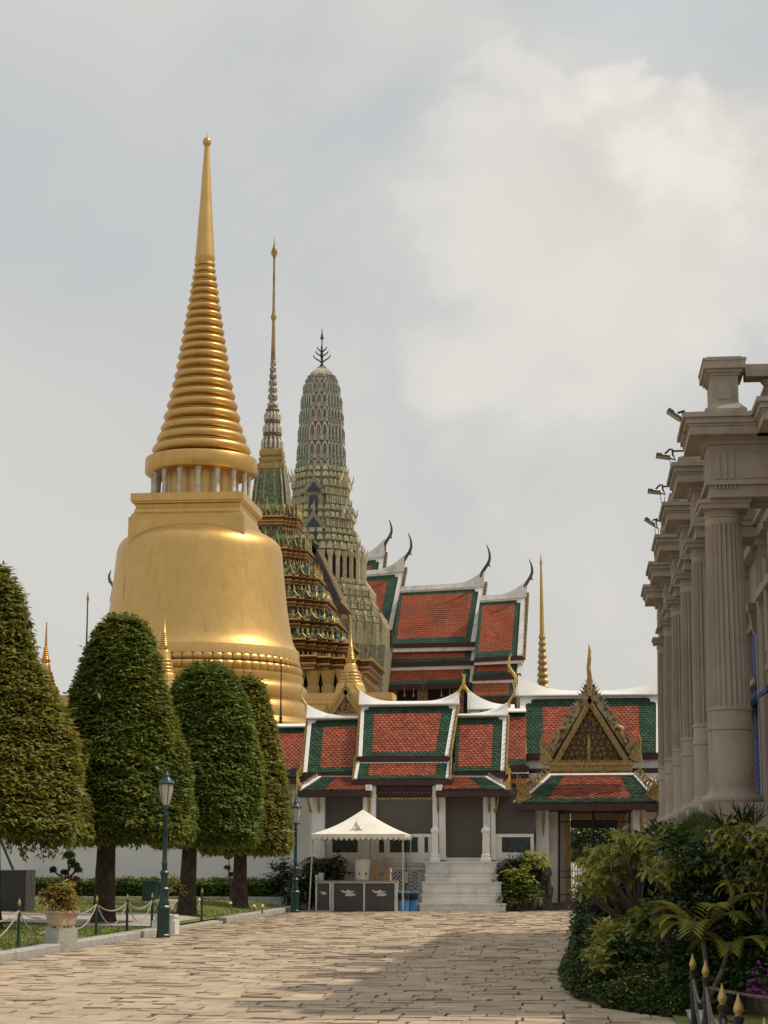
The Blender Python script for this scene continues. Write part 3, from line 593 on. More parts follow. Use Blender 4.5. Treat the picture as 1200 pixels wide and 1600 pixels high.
# ------------------------------------------------------------------ roof helpers
def bil(A, B, Cc, Dd, u, v): return A.lerp(B, u).lerp(Dd.lerp(Cc, u), v)
def roof(parent, A, B, Cc, Dd, border, cham=(0, 0), tile=(.17, .125), mats=None, th=.06, name='roof', lift=.022):
    """Tiled slope A(top left) B(top right) C(bottom right) D(bottom left). border = (left, right, top, bottom) metres of green.
    Every tile is its own pointed, tilted face; one mesh for the whole slope."""
    A, B, Cc, Dd = map(Vector, (A, B, Cc, Dd)); n = (Dd - A).cross(B - A).normalized()
    if n.y > 0: n = -n
    W, H = (B - A).length, ((Dd - A).length + (Cc - B).length) / 2; rows = max(2, round(H / tile[1])); cols = max(2, round(W / tile[0]))
    mb = MB(); mb.slab(A, B, Cc, Dd, th, 2)
    for r in range(rows):
        for c in range(-1, cols + 1):
            o = .5 if r % 2 else 0.0; u0, u1 = (c + o) / cols, (c + o + 1) / cols
            if u1 <= 0.001 or u0 >= .999: continue
            um = max(0, min(1, (u0 + u1) / 2)); u0, u1 = max(0, u0), min(1, u1); v0, v1 = r / rows, (r + 1) / rows; v2 = min(1, (r + 1.55) / rows)
            x, yv = (u0 + u1) / 2 * W, (v0 + v1) / 2 * H
            if cham[0] and x + yv < cham[0]: continue
            if cham[1] and (W - x) + yv < cham[1]: continue
            red = border[0] < x < W - border[1] and border[2] < yv < H - border[3]
            j = n * (lift + random.uniform(-.006, .008)); yr = border[2] < yv < H - border[3]
            for e in (border[0] / W, 1 - border[1] / W):
                if yr and u0 < e - .002 and u1 > e + .002:
                    for s0, s1 in ((u0, e), (e, u1)): mb.face([bil(A, B, Cc, Dd, s0, v0) + n * .004, bil(A, B, Cc, Dd, s0, v1) + j, bil(A, B, Cc, Dd, s1, v1) + j, bil(A, B, Cc, Dd, s1, v0) + n * .004], 0 if border[0] < (s0 + s1) / 2 * W < W - border[1] else 1)
                    break
            else: mb.face([bil(A, B, Cc, Dd, u0, v0) + n * .004, bil(A, B, Cc, Dd, u0 + (um - u0) * .09, v1 - (v1 - v0) * .25) + j * .8, bil(A, B, Cc, Dd, um, v2 - (v1 - v0) * .22) + j, bil(A, B, Cc, Dd, u1 - (u1 - um) * .09, v1 - (v1 - v0) * .25) + j * .8, bil(A, B, Cc, Dd, u1, v0) + n * .004], 0 if red else 1)
    return obj(name, mb, (mats or [M['red'], M['green']]) + [M['underlay']], parent)
def board(mb, p, q, w, th, up=(0, 0, 1), m=0):           # plank of width w along p-q, standing on `up`
    p, q, up = Vector(p), Vector(q), Vector(up); d = (q - p).normalized(); s = d.cross(up).normalized() * th / 2; u = s.cross(d).normalized() * -w
    if u.dot(up) < 0: u = -u
    mb.grid([[tuple(a - s), tuple(a + s), tuple(a + s + u), tuple(a - s + u)] for a in (p, q)], True, True, True, m)
def frame(mb, A, B, Cc, Dd, w, h, sides='tlr', cham=0):  # raised plaster border lying on a slope
    A, B, Cc, Dd = map(Vector, (A, B, Cc, Dd)); n = (Dd - A).cross(B - A).normalized()
    if n.y > 0: n = -n
    x = (B - A).normalized(); y = (Dd - A).normalized(); y2 = (Cc - B).normalized()
    def strip(p, q, ins):
        mb.grid([[tuple(p - n * .02), tuple(p + ins - n * .02), tuple(p + ins + n * h), tuple(p + n * h)], [tuple(q - n * .02), tuple(q + ins - n * .02), tuple(q + ins + n * h), tuple(q + n * h)]], True, True, True)
    if 't' in sides: strip(A, B, y * w)
    if 'l' in sides: strip(A + y * w if 't' in sides else A, Dd, x * w)
    if 'r' in sides: strip(B + y2 * w if 't' in sides else B, Cc, -x * w)
    if 'b' in sides: strip(Dd - y * w, Cc - y2 * w, y * w)
    if cham:
        for P, X, Yv, ok in ((A, x, y, 'l'), (B, -x, y2, 'r')):
            if ok in sides:
                o = P + X * w + Yv * w; st = 4; pts = [o]
                for i in range(st + 1):
                    a = math.pi / 2 * i / st; pts.append(o + X * cham * math.cos(a) * (1 if i % 2 == 0 else .72) + Yv * cham * math.sin(a) * (1 if i % 2 == 0 else .72))
                mb.prism([p + n * (h * .8) for p in pts], -n * h * .9)
def ridge(parent, x0, x1, Y, z, h, up0, up1, th=.22, name='ridge', m='white', reach=1.2, flare=None):
    """white plastered ridge whose ends sweep up (up0, up1 metres); solid prism"""
    N = 22; top, bot = [], []
    for i in range(N + 1):
        q = i / N; x = x0 + (x1 - x0) * q; e = 0
        if up0: e += up0 * max(0, 1 - (x - x0) / reach) ** 2.2
        if up1: e += up1 * max(0, 1 - (x1 - x) / reach) ** 2.2
        top.append((x, Y - th / 2, z + h + e)); bot.append((x, Y - th / 2, z))
    mb = MB(); w = th * 1.15
    mb.grid([[(b_[0], Y - w, b_[2]), (b_[0], Y - w, b_[2] + .04), (t_[0], Y - .03, t_[2]), (t_[0], Y + .03, t_[2]), (b_[0], Y + w, b_[2] + .04), (b_[0], Y + w, b_[2])] for b_, t_ in zip(bot, top)], True, True, True)
    return obj(name, mb, M[m], parent, 25)
def chofa(mb, base, H, dx=1.0, w=.05, beak=True, m=0):    # horn-like roof finial; dx = +1 bows towards +X
    b = Vector(base); prof = [(0, -.12), (0, 0), (.03, .14), (.12, .28), (.22, .42), (.27, .56), (.27, .70), (.235, .84), (.19, .94), (.185, 1.0)]
    rad = [1.3, 1.25, 1.1, 1.0, 1.0, .85, .7, .5, .3, .1]
    mb.tube([b + Vector((dx * x * H, 0, z * H)) for x, z in prof], [w * r for r in rad], 8, m)
    if beak: mb.tube([b + Vector((dx * .17 * H, 0, .38 * H)), b + Vector((dx * .27 * H, 0, .35 * H)), b + Vector((dx * .29 * H, 0, .31 * H))], [w * .8, w * .5, w * .1], 6, m)
def flames(mb, base, H, k=4, dx=1.0, w=.05, spread=.5, m=0):   # upswept naga head with a fan of flame tips
    b = Vector(base)
    for i in range(k):
        q = i / max(1, k - 1); h = H * (1 - .55 * q); ox = dx * spread * H * q
        mb.tube([b + Vector((ox * .5, 0, 0)), b + Vector((ox + dx * .10 * H, 0, h * .35)), b + Vector((ox + dx * .02 * H, -.02, h * .65)), b + Vector((ox + dx * .09 * H, 0, h))], [w, w * 1.1, w * .75, w * .12], 6, m)
def teeth(mb, p, q, n, h, w, th=.05, out=None, lean=0.0, m=0):  # row of pointed leaves along a bargeboard
    p, q = Vector(p), Vector(q); d = (q - p) / n; u = d.normalized(); o = Vector(out).normalized()
    for i in range(n):
        a = p + d * i; mb.prism([a, a + d * .95, a + d * .62 + o * h * .55 + u * lean, a + d * .35 + o * h + u * lean * 1.6, a + d * .2 + o * h * .5], (0, th, 0), m)
def barge(parent, top, bot, w, n, lean=-.02, mats=None, name='bargeboard', hook=None, tooth=.13):
    """gilded bargeboard with a serrated edge going from the ridge down to the eave"""
    mb = MB(); p, q = Vector(top), Vector(bot); d = (q - p).normalized(); o = Vector((0, -1, 0)).cross(d)
    if o.z < 0: o = -o
    mb.prism([p, q, q - o * w, p - o * w], (0, .10, 0)); mb.prism([p + o * .02 + Vector((0, -.03, 0)), q + o * .02 + Vector((0, -.03, 0)), q - o * .05 + Vector((0, -.03, 0)), p - o * .05 + Vector((0, -.03, 0))], (0, .14, 0))
    teeth(mb, p + o * .01, q + o * .01, n, tooth, .1, .05, o, lean)
    return obj(name, mb, mats or M['gold2'], parent)
def side_barge(mb, top, bot, w=.12, th=.10, n=9, out=1):   # bargeboard seen edge-on, in the Y-Z plane
    p, q = Vector(top), Vector(bot); d = (q - p).normalized(); o = Vector((1, 0, 0)).cross(d)
    if o.z < 0: o = -o
    mb.prism([p, q, q - o * w, p - o * w], (th * out, 0, 0)); k = (q - p) / n
    for i in range(n): a = p + k * i; mb.prism([a, a + k * .9, a + k * .3 + o * .13], (th * .6 * out, 0, 0))

# ------------------------------------------------------------------ front pavilion of the gallery, with the stairs
YW = 64.8
pav = thing('stair_pavilion', 'white pavilion in the gallery wall with three tiled roofs and a flight of steps', 'pavilion', (at(640, 1424, YW).x, YW, 0))
def corners(tl, tr, br, bl, Yt, Yb): return at(*tl, Yt), at(*tr, Yt), at(*br, Yb), at(*bl, Yb)
def back_slope(parent, A, B, run, drop, ins=.1):           # plain rear slope mirrored about the ridge
    mb = MB(); a, b = Vector(A), Vector(B); mb.slab(b + Vector((0, .02, 0)), a + Vector((0, .02, 0)), a + Vector((ins, run, -drop)), b + Vector((-ins, run, -drop)), .06); return obj('rear_slope', mb, M['green'], parent)
def white_roof(parent, tl, tr, br, bl, Yt, Yb, fw, border, cham, sides='tlr', fh=.05, tile=(.16, .115), mats=None, fm='white', nm='roof'):
    A, B, Cc, Dd = corners(tl, tr, br, bl, Yt, Yb); r = roof(parent, A, B, Cc, Dd, border, (cham * 1.25 if 'l' in sides else 0, cham * 1.25 if 'r' in sides else 0), tile, mats, name=nm)
    mb = MB(); frame(mb, A, B, Cc, Dd, fw, fh, sides, cham * .55 if cham else 0); obj('plaster_border', mb, M[fm], r); return A, B, Cc, Dd, r
# middle roof, upper tier
A, B, Cc, Dd, r0 = white_roof(pav, (564, 1101), (715, 1099), (701, 1182), (560, 1183), 67.0, 65.3, .13, (.50, .52, .42, .24), .35)
back_slope(pav, A, B, 1.7, A.z - Dd.z); zr = A.z
ridge(pav, at(562, 1100, 67).x, at(717, 1100, 67).x, 67.02, zr - .04, at(640, 1095, 67).z - zr + .03, .40, .36, .26)
for X, s in ((A.x + .02, -1), (B.x - .02, 1)):
    gm = MB(); ch = MB(); side_barge(gm, (X, 67, zr + .02), ((Dd if s < 0 else Cc).x, 65.28, Dd.z), .16, .09, 12, s); chofa(ch, (X + s * .06, 67.0, zr + .34), .74, s, .05)
    obj('bargeboard', gm, M['gold2'], pav); obj('roof_finial', ch, M['gilt'], pav, 60)
b = MB(); b.face([(A.x + .06, 67, zr - .05), (Dd.x + .1, 65.4, Dd.z), (Dd.x + .1, 68.6, Dd.z)]); obj('gable_wall', b, M['white'], pav); b = MB(); b.face([(B.x - .06, 67, zr - .05), (Cc.x - .1, 68.6, Cc.z), (Cc.x - .1, 65.4, Cc.z)]); obj('gable_wall', b, M['white'], pav)
b = MB(); b.pbox(562, 700, 1182.5, 1190.5, 65.25, 66.9); obj('eave_board', b, M['fascia'], pav)
# middle roof, second tier
white_roof(pav, (558, 1191), (704, 1190.5), (701, 1217), (553, 1218), 65.35, 64.55, .10, (.46, .46, .12, .22), 0)
b = MB(); b.pbox(552, 708, 1218, 1227, 64.5, 66.8); obj('eave_board', b, M['fascia'], pav)
for xt, xb_, s in ((703, 701, 1), (557, 553, -1)): gm = MB(); side_barge(gm, at(xt, 1183, 65.3), at(xb_, 1218, 64.5), .10, .08, 5, s); obj('bargeboard', gm, M['gold2'], pav)
# left and right wings
for L in (True, False):
    if L: q = (482, 1122), (560, 1120), (557, 1206), (474, 1208); sd_, bd = 'tl', (.55, .02, .42, .25)
    else: q = (714, 1118), (792, 1116), (788, 1205), (710, 1206); sd_, bd = 'tr', (.12, .46, .42, .25)
    A, B, Cc, Dd, r1 = white_roof(pav, *q, 67.0, 65.25, .13, bd, .35, sd_)
    back_slope(pav, A, B, 1.75, A.z - Dd.z)
    x0, x1 = A.x - .04, B.x + .04
    ridge(pav, x0, x1, 67.02, A.z - .04, .10, .42 if L else 0, 0 if L else .40, .26, reach=1.5)
    gm, ch = MB(), MB(); X = A.x if L else B.x; s = -1 if L else 1; E = Dd if L else Cc
    side_barge(gm, (X, 67, A.z + .02), (E.x, 65.23, E.z), .16, .09, 12, s); chofa(ch, (X + s * .07, 67, A.z + .36), .78, s, .05); obj('roof_finial', ch, M['gilt'], pav, 60); ch = MB(); flames(ch, (E.x + s * .06, 65.2, E.z - .10), .45, 3, s, .04, .25)
    obj('bargeboard', gm, M['gold2'], pav); obj('eave_finial', ch, M['gilt'], pav, 60)
    b = MB(); b.face([(X, 67, A.z), (E.x, 65.4, E.z), (E.x, 68.6, E.z)][::s]); obj('gable_wall', b, M['white'], pav)
    b = MB(); b.pbox(*((474, 556) if L else (709, 788)), 1206.5, 1214.5, 65.2, 66.9); obj('eave_board', b, M['fascia'], pav)
    if L: q = (500, 1213), (578, 1213), (578, 1235), (466, 1235); sd_ = 'tl'; bd = (.6, .02, .08, .16)
    else: q = (682, 1213), (759, 1213), (795, 1234), (682, 1234); sd_ = 'tr'; bd = (.12, .6, .08, .16)
    A, B, Cc, Dd, r2 = white_roof(pav, *q, 65.3, 64.1, .11, bd, 0, sd_, nm='skirt_roof')
    b = MB(); xx = (571, 579) if L else (681, 690); b.pbox(*xx, 1226, 1235, 64.05, 65.2); obj('plaster_end', b, M['white'], r2)
    b = MB(); b.pbox(*((465, 578) if L else (681, 796)), 1235.5, 1245, 64.05, 65.2); obj('eave_board', b, M['fascia'], pav)
    # hip crest and side skirt returning to the wall
    e = Dd if L else Cc; t0 = A if L else B; gm = MB(); gm.tube([t0, t0.lerp(e, .5) + Vector((0, 0, .03)), e + Vector((s * .06, 0, .02))], [.05, .06, .04], 7); k = 9
    for i in range(k): p = t0.lerp(e, i / k); gm.tube([p + Vector((0, 0, .03)), p + Vector((s * .05, 0, .11)), p + Vector((s * .0, 0, .17))], [.035, .03, .006], 5)
    obj('hip_crest', gm, mat('pale_pink_crest', (.42, .30, .27), .6), r2); ch = MB(); flames(ch, e + Vector((s * .05, .02, .0)), .62, 4, -s * .5, .045, .3); obj('hip_finial', ch, M['gilt'], pav, 60)
    b = MB(); b.slab(t0 if not L else e, e if not L else t0, *(((e + Vector((0, 1.3, 0))), (t0 + Vector((0, 1.0, 0)))) if not L else ((t0 + Vector((0, 1.0, 0))), (e + Vector((0, 1.3, 0))))), .05); obj('side_skirt', b, M['green'], r2)
# walls, pillars, screens
b = MB()
b.pbox(481, 832, 1340, 1352, YW - .02, YW + .5); b.pbox(483, 830, 1352, 1392, YW + .06, YW + .5); x0, x1 = at(479, 1410, YW).x, at(834, 1410, YW).x
zb = at(640, 1392, YW).z; b.box(x0, x1, YW - .04, YW + .5, -.05, zb); b.box(x0 - .03, x1 + .03, YW - .10, YW - .04, -.05, .22); b.pbox(479, 834, 1346, 1348.5, YW - .07, YW - .02); b.pbox(480, 834, 1357, 1359.5, YW - .03, YW + .06)
obj('base_wall', b, M['white2'], pav)
for x0, x1 in ((520, 555), (612, 654), (791, 822)):
    b = MB()
    xa, xb = at(x0, 1375, YW).x, at(x1, 1375, YW).x; z0, z1 = at(x0, 1391, YW).z, at(x0, 1362, YW).z; k = 7
    for i in range(-4, k + 1):
        for dr in (1, -1):
            p, q = Vector((xa + (xb - xa) * i / k, YW + .045, z0)), Vector((xa + (xb - xa) * i / k + dr * (z1 - z0), YW + .045, z1))
            if dr < 0: p.x += (xb - xa) * 4 / k; q.x += (xb - xa) * 4 / k
            for e in (p, q): pass
            d = q - p; ts = [0, 1]
            lo, hi = sorted(((xa - p.x) / d.x, (xb - p.x) / d.x)); lo, hi = max(0, lo), min(1, hi)
            if hi - lo > .05: b.tube([p + d * lo, p + d * hi], .019, 4)
    b.box(xa - .04, xa, YW + .02, YW + .055, z0, z1); b.box(xb, xb + .04, YW + .02, YW + .055, z0, z1)
    b.box(xa - .04, xb + .04, YW + .02, YW + .055, z1, z1 + .03); lv = obj('lattice_vent', b, M['white'], pav)
    b = MB(); b.pbox(x0, x1, 1362, 1391, YW + .052, YW + .058); obj('vent_dark_panel', b, M['iron'], lv)  # thin black panel on the wall, painted shade for the hollow behind the lattice
def pillar(x0, x1, y0=1228, y1=1343, Y=YW - .12, nm='pillar'):
    b = MB(); b.pbox(x0, x1, y0, y1, Y, Y + .4); w = (x1 - x0) * .12; b.pbox(x0 - w, x1 + w, y1 - 6, y1 + .5, Y - .04, Y + .44); b.pbox(x0 - w, x1 + w, y0 + 14, y0 + 17, Y - .04, Y + .44); return obj(nm, b, M['white'], pav)
for x0, x1 in ((488, 507), (567, 578), (579, 587), (676, 685), (686, 696), (755, 766), (767, 774)): pillar(x0, x1)
b = MB(); b.pbox(504, 569, 1240, 1304, YW + .12, YW + .17); obj('roller_screen', b, M['screen'], pav)
b = MB(); b.pbox(586, 677, 1249, 1302, YW + .12, YW + .17); obj('roller_screen', b, M['screen'], pav)
b = MB(); b.pbox(696, 755, 1240, 1340, YW + .12, YW + .17); obj('roller_screen', b, M['screen'], pav)
b = MB(); b.pbox(774, 836, 1240, 1306, YW + .12, YW + .17); obj('roller_screen', b, M['screen'], pav)
b = MB(); b.pbox(586, 677, 1226, 1249, YW + .2, YW + .25); lt = obj('carved_lintel', b, M['fascia'], pav); b = MB()
for i in range(16):
    for j in range(2): p = at(589 + i * 5.6 + j * 2.8, 1232 + j * 6, YW + .19); b.ell(tuple(p), (.028, .012, .028), 6, 4)
obj('rosette_row', b, mat('pale_rosette', (.25, .17, .13), .6), lt)
b = MB(); b.pbox(586, 677, 1246.5, 1249, YW + .10, YW + .2)
obj('lintel_beam', b, M['gold2'], pav)
# parapets with dark glazed panels
def parapet(x0, x1, panels):
    b = MB(); b.pbox(x0, x1, 1303, 1308, YW - .03, YW + .13); b.pbox(x0, x1, 1332, 1341, YW - .01, YW + .12); ed = [x0] + [v for p in panels for v in p] + [x1]
    for i in range(0, len(ed), 2): b.pbox(ed[i], ed[i + 1], 1308, 1332, YW, YW + .12)
    o = obj('parapet', b, M['white'], pav)
    for p0, p1 in panels:
        b = MB(); b.pbox(p0, p1, 1308, 1332, YW + .05, YW + .09); w = p1 - p0
        fr = obj('glazed_panel', b, M['tilepanel'], o); b = MB()
        for f0 in (.18, .5, .82) if w > 20 else (.5,):
            c = at(p0 + w * f0, 1320, YW + .04)
            for a in range(3): b.lathe(0, 0, [], 3) if 0 else b.tube([c + Vector((r_ * math.cos(t_), 0, r_ * math.sin(t_))) for t_, r_ in ((k_ * .7 + a * 2.1, .03 + .022 * k_) for k_ in range(6))], .010, 4)
        obj('scroll_relief', b, mat('teal_relief', (.05, .09, .09), .3) if 'trel' not in M else M['trel'], fr)
M['trel'] = mat('teal_relief', (.05, .09, .09), .3)
parapet(507, 567, [(519, 559)]); parapet(587, 676, [(592, 600), (609, 653), (663, 669)]); parapet(774, 834, [(784, 829)])
# stair flight
st = MB(); steps = [(656, 790, 1411.5, 63.0), (659, 786, 1397.5, 63.28), (660, 783, 1378, 63.56), (664, 778, 1366, 63.84), (664.5, 775, 1346.5, 64.1)]; zp = -.05
for i, (x0, x1, yt, Y) in enumerate(steps):
    xa, xb, z1 = at(x0, yt, Y).x, at(x1, yt, Y).x, at(725, yt, Y).z; z0 = max(0, zp); st.box(xa, xb, Y, YW - .13, zp, z1 - .05); st.box(xa - .03, xb + .03, Y - .03, YW - .13, z1 - .05, z1)
    if i in (2, 4): st.box(xa + .05, xb - .05, Y - .02, Y + .02, z0 + .03, z0 + .06); st.box(xa - .015, xb + .015, Y - .02, Y + .02, z1 - .11, z1 - .075)
    zp = z1 + .0005
obj('stair', st, M['stepstone'], pav)
ztop = zp
for px in (680, 759):
    c = at(px, 1345, 64.22); s = mpp(px, 1345, 64.2); Z = lambda yy: at(px, yy, 64.22).z; b = MB()
    b.stack(c.x, 64.22, [(-1, -1), (1, -1), (1, 1), (-1, 1)], [(8 * s, ztop - .01), (8 * s, Z(1342)), (6.6 * s, Z(1341)), (6.6 * s, Z(1336)), (5.2 * s, Z(1334)), (4.4 * s, Z(1303)), (5.6 * s, Z(1301)), (6.4 * s, Z(1299)), (6.4 * s, Z(1296)), (4.4 * s, Z(1294)), (.3 * s, Z(1288))]); obj('newel_post', b, M['white'], pav)
# gilded eave brackets
for x, s in ((487, -1), (498, 0), (576, 0), (684, 0), (764, 0), (772, 1)):
    b = MB(); p = at(x, 1270, YW - .14); q = at(x + s * 7, 1246, 64.4 if s == 0 else YW - .2); b.tube([p, p.lerp(q, .4) + Vector((s * .02, .08, -.02)), q], [.02, .045, .035], 6); b.tube([p + Vector((0, 0, .1)), p + Vector((s * .1, -.05, .05)), p + Vector((s * .08, -.06, .18))], [.03, .03, .008], 5); obj('eave_bracket', b, M['gold2'], pav, 60)

# ------------------------------------------------------------------ gallery wall, left and rear
gal = thing('gallery_wall', 'long white garden wall with tiled roof running behind the clipped trees', 'wall', (at(300, 1400, 67.5).x, 67.5, 0))
A, B, Cc, Dd, r0 = white_roof(gal, (-260, 1140), (480, 1134), (480, 1214), (-266, 1220), 69.4, 67.2, .14, (.0, .0, .42, .42), 0, 't')
back_slope(gal, A, B, 2.2, A.z - Dd.z, 0); ridge(gal, A.x, B.x, 69.42, A.z - .04, .14, 0, 0, .3)
b = MB(); b.box(A.x, B.x + .3, 67.15, 69.2, Cc.z - .22, Cc.z - .03); obj('eave_board', b, M['fascia'], gal)
b = MB(); b.box(A.x - 4, at(484, 1300, 67.6).x, 67.6, 71, -.05, Cc.z - .05); b.box(A.x - 4, at(484, 1300, 67.6).x, 67.5, 67.6, -.05, .6); b.box(A.x, B.x, 67.5, 67.6, Cc.z - .62, Cc.z - .42); obj('wall', b, M['wallw'], gal)
for x in (13, 133, 455, 250, 345): 
    b = MB(); p = at(x, 1328, 67.55); q = at(x - 1, 1232, 67.2); b.tube([p, p.lerp(q, .2) + Vector((0, -.1, 0)), p.lerp(q, .45) + Vector((0, -.02, 0)), q], [.015, .06, .05, .04], 6); obj('eave_bracket', b, M['gold2'], gal, 60)
# short gallery roof between pavilion and gate
gl2 = thing('gallery_link', 'narrow strip of tiled gallery roof squeezed between the stair pavilion and the gate pavilion', 'roof', (at(803, 1424, 67.6).x, 68, 0))
white_roof(gl2, (786, 1112), (822, 1110), (822, 1196), (786, 1198), 69.4, 67.4, .12, (0, 0, .4, .4), 0, '')
b = MB(); b.pbox(783, 826, 1197, 1205, 67.3, 69); b.pbox(783, 826, 1209, 1216, 67.0, 67.3); obj('eave_board', b, M['fascia'], gl2)
b = MB(); b.pbox(792, 838, 1205, 1430, 67.6, 69); obj('wall', b, M['white2'], gl2)
white_roof(gl2, (786, 1208), (826, 1208), (826, 1225), (786, 1228), 67.4, 66.6, .1, (0, 0, .05, .1), 0, 't')
b = MB(); A1 = at(786, 1112, 69.4); ridge(gl2, A1.x - .3, at(822, 1112, 69.4).x, 69.42, A1.z - .05, .16, 0, 0, .3)
# taller roof peeping up behind
bk = thing('rear_gallery_roof', 'white edged gallery roof rising just behind the gap right of the middle pavilion roof', 'roof', (at(765, 1424, 75).x, 75, 0))
A, B, Cc, Dd, r0 = white_roof(bk, (735, 1108), (800, 1106), (798, 1150), (733, 1152), 75, 73.4, .22, (.25, .3, .3, .3), .3)
ridge(bk, A.x - .1, B.x + .1, 75, A.z - .05, .22, .62, 0, .3, reach=1.6); b = MB(); b.box(A.x, B.x, 73.6, 77, -.05, Cc.z); obj('wall', b, M['white2'], bk)
ch = MB(); chofa(ch, (A.x - .02, 75, A.z + .5), .9, -1, .07); obj('roof_finial', ch, M['gilt'], bk, 60); gm = MB(); side_barge(gm, (A.x - .02, 75, A.z + .1), (Dd.x, 73.4, Dd.z), .2, .1, 8, -1); obj('bargeboard', gm, M['gold2'], bk)

# ------------------------------------------------------------------ gate pavilion on the right
gate = thing('gate_pavilion', 'gate pavilion with gilded gable, nagas and barred doorway at the right end of the gallery', 'gate', (at(925, 1420, 66.5).x, 66.5, 0))
A, B, Cc, Dd, r0 = white_roof(gate, (812, 1087), (1034, 1084), (1034, 1177), (814, 1179), 70.0, 68.2, .20, (.82, .82, .60, .34), .55)
back_slope(gate, A, B, 1.9, A.z - Dd.z, 0); ridge(gate, A.x - .05, B.x + .05, 70.02, A.z - .04, at(900, 1076, 70).z - at(900, 1085, 70).z, .60, .46, .3, reach=2.0)
b = MB(); b.face([(A.x, 70, A.z), (Dd.x, 68.3, Dd.z), (Dd.x, 71.8, Dd.z)]); obj('gable_wall', b, M['white'], gate); b = MB(); b.face([(B.x, 70, B.z), (Cc.x, 71.8, Cc.z), (Cc.x, 68.3, Cc.z)]); obj('gable_wall', b, M['white'], gate)
gm, ch = MB(), MB(); side_barge(gm, (A.x - .02, 70, A.z + .02), (Dd.x - .02, 68.2, Dd.z), .18, .1, 13, -1); chofa(ch, (A.x - .10, 70, A.z + .52), 1.05, -1, .065); obj('roof_finial', ch, M['gilt'], gate, 60); ch = MB(); flames(ch, (Dd.x - .08, 68.2, Dd.z - .15), .6, 3, -1, .05, .25); obj('bargeboard', gm, M['gold2'], gate); obj('eave_finial', ch, M['gilt'], gate, 60)
b = MB(); b.pbox(806, 1034, 1178.5, 1187, 68.1, 70); obj('eave_board', b, M['fascia'], gate); b = MB(); b.pbox(806, 1034, 1200.5, 1208, 67.6, 70); obj('eave_board', b, M['fascia'], gate)
b = MB(); b.pbox(808, 1034, 1187, 1200.5, 68.2, 70); b.pbox(806, 850, 1208, 1216, 67.55, 69); b.pbox(1000, 1034, 1208, 1216, 67.55, 69); obj('white_band', b, M['white2'], gate)
# porch skirt roof with hips
YS0, YS1 = 66.3, 64.7
A, B, Cc, Dd = at(858, 1211, YS0), at(993, 1210, YS0), at(1032, 1253, YS1), at(808, 1255, YS1)
r1 = roof(gate, A, B, Cc, Dd, (.55, .55, .03, .30), (0, 0), (.15, .105), name='skirt_roof')
mb = MB(); frame(mb, A, B, Cc, Dd, .13, .06, 'tlr'); obj('plaster_border', mb, M['white'], r1)
for e, t0, s in ((Dd, A, -1), (Cc, B, 1)):
    mb = MB(); mb.tube([t0, t0.lerp(e, .4) + Vector((0, 0, -.04)), t0.lerp(e, .8) + Vector((0, 0, -.05)), e + Vector((s * .1, 0, .05))], [.09, .085, .08, .05], 8); obj('hip', mb, M['white'], r1)
    mb = MB(); mb.slab(*((e + Vector((0, 1.6, 0)), t0 + Vector((0, 1.0, 0)), t0, e)[::s]), .05); obj('side_skirt', mb, M['green'], r1)
    ch = MB(); flames(ch, e + Vector((s * .02, -.05, .06)), .95, 6, -s * .75, .05, .55)
    k = 7
    for i in range(k): p = t0.lerp(e, .05 + .8 * i / k) + Vector((s * .02, 0, .1)); ch.tube([p, p + Vector((s * .07, -.02, .14)), p + Vector((s * .02, 0, .26))], [.05, .045, .006], 5)
    m_ = t0.lerp(e, .62) + Vector((s * .02, -.05, .08)); ch.tube([m_, m_ + Vector((s * .12, 0, .22)), m_ + Vector((-s * .06, 0, .34)), m_ + Vector((-s * .22, 0, .22)), m_ + Vector((-s * .20, 0, .08))], [.08, .075, .065, .05, .02], 8)
    ch.tube([t0 + Vector((0, -.02, .08)), t0.lerp(e, .5) + Vector((0, -.02, .05)), e + Vector((0, -.02, .08))], .045, 6); obj('hip_naga', ch, M['gold2'], gate, 60)
b = MB(); b.pbox(804, 1034, 1255.5, 1265, 64.6, 66.2); obj('eave_board', b, M['fascia'], gate)
# gilded gable
M['bframe'] = goldmat('gilded_frame', (.33, .22, .085), .45, .2, 20., .7, (.12, .08, .04), (.52, .72), 9.)
YG = 65.5; ap = at(921, 1066, YG); l0, l1 = at(846, 1194, YG), at(1001, 1190, YG)
barge(gate, ap, l0 + Vector((0, 0, .10)), .24, 26, -.03, M['silver'], tooth=.21); barge(gate, ap, l1 + Vector((0, 0, .10)), .24, 26, -.03, M['silver'], tooth=.21)
b = MB(); i0, i1, i2 = at(921, 1102, YG + .12), at(872, 1193, YG + .12), at(968, 1192, YG + .12); b.prism([at(921, 1070, YG + .12), l0 + Vector((.1, .12, 0)), l1 + Vector((-.1, .12, 0))], (0, .12, 0)); tymp = obj('tympanum', b, M['tymp'], gate)
b = MB(); rs_ = random.Random(3)
for rowi in range(9):
    zz = rowi / 9; k = max(1, 10 - rowi)
    for ci in range(k):
        p = i1.lerp(i2, (ci + .5) / k); p = p.lerp(i0, zz * .93 + .04); p.y = YG + .10; p.x += rs_.uniform(-.05, .05); p.z += rs_.uniform(-.04, .04); rr = (.072 - .003 * rowi) * rs_.uniform(.7, 1.25); h = rs_.choice((-1, 1))
        b.tube([p + Vector((h * r_ * math.cos(t_), -.02, r_ * math.sin(t_))) for t_, r_ in ((k_ * .8, rr * (1 - .13 * k_) + .01) for k_ in range(8))], [.015 * (1 - .08 * k_) for k_ in range(8)], 5)
        b.tube([p + Vector((0, 0, -.09)), p + Vector((h * .04, -.03, 0)), p + Vector((0, -.01, .12))], [.012, .02, .004], 5)
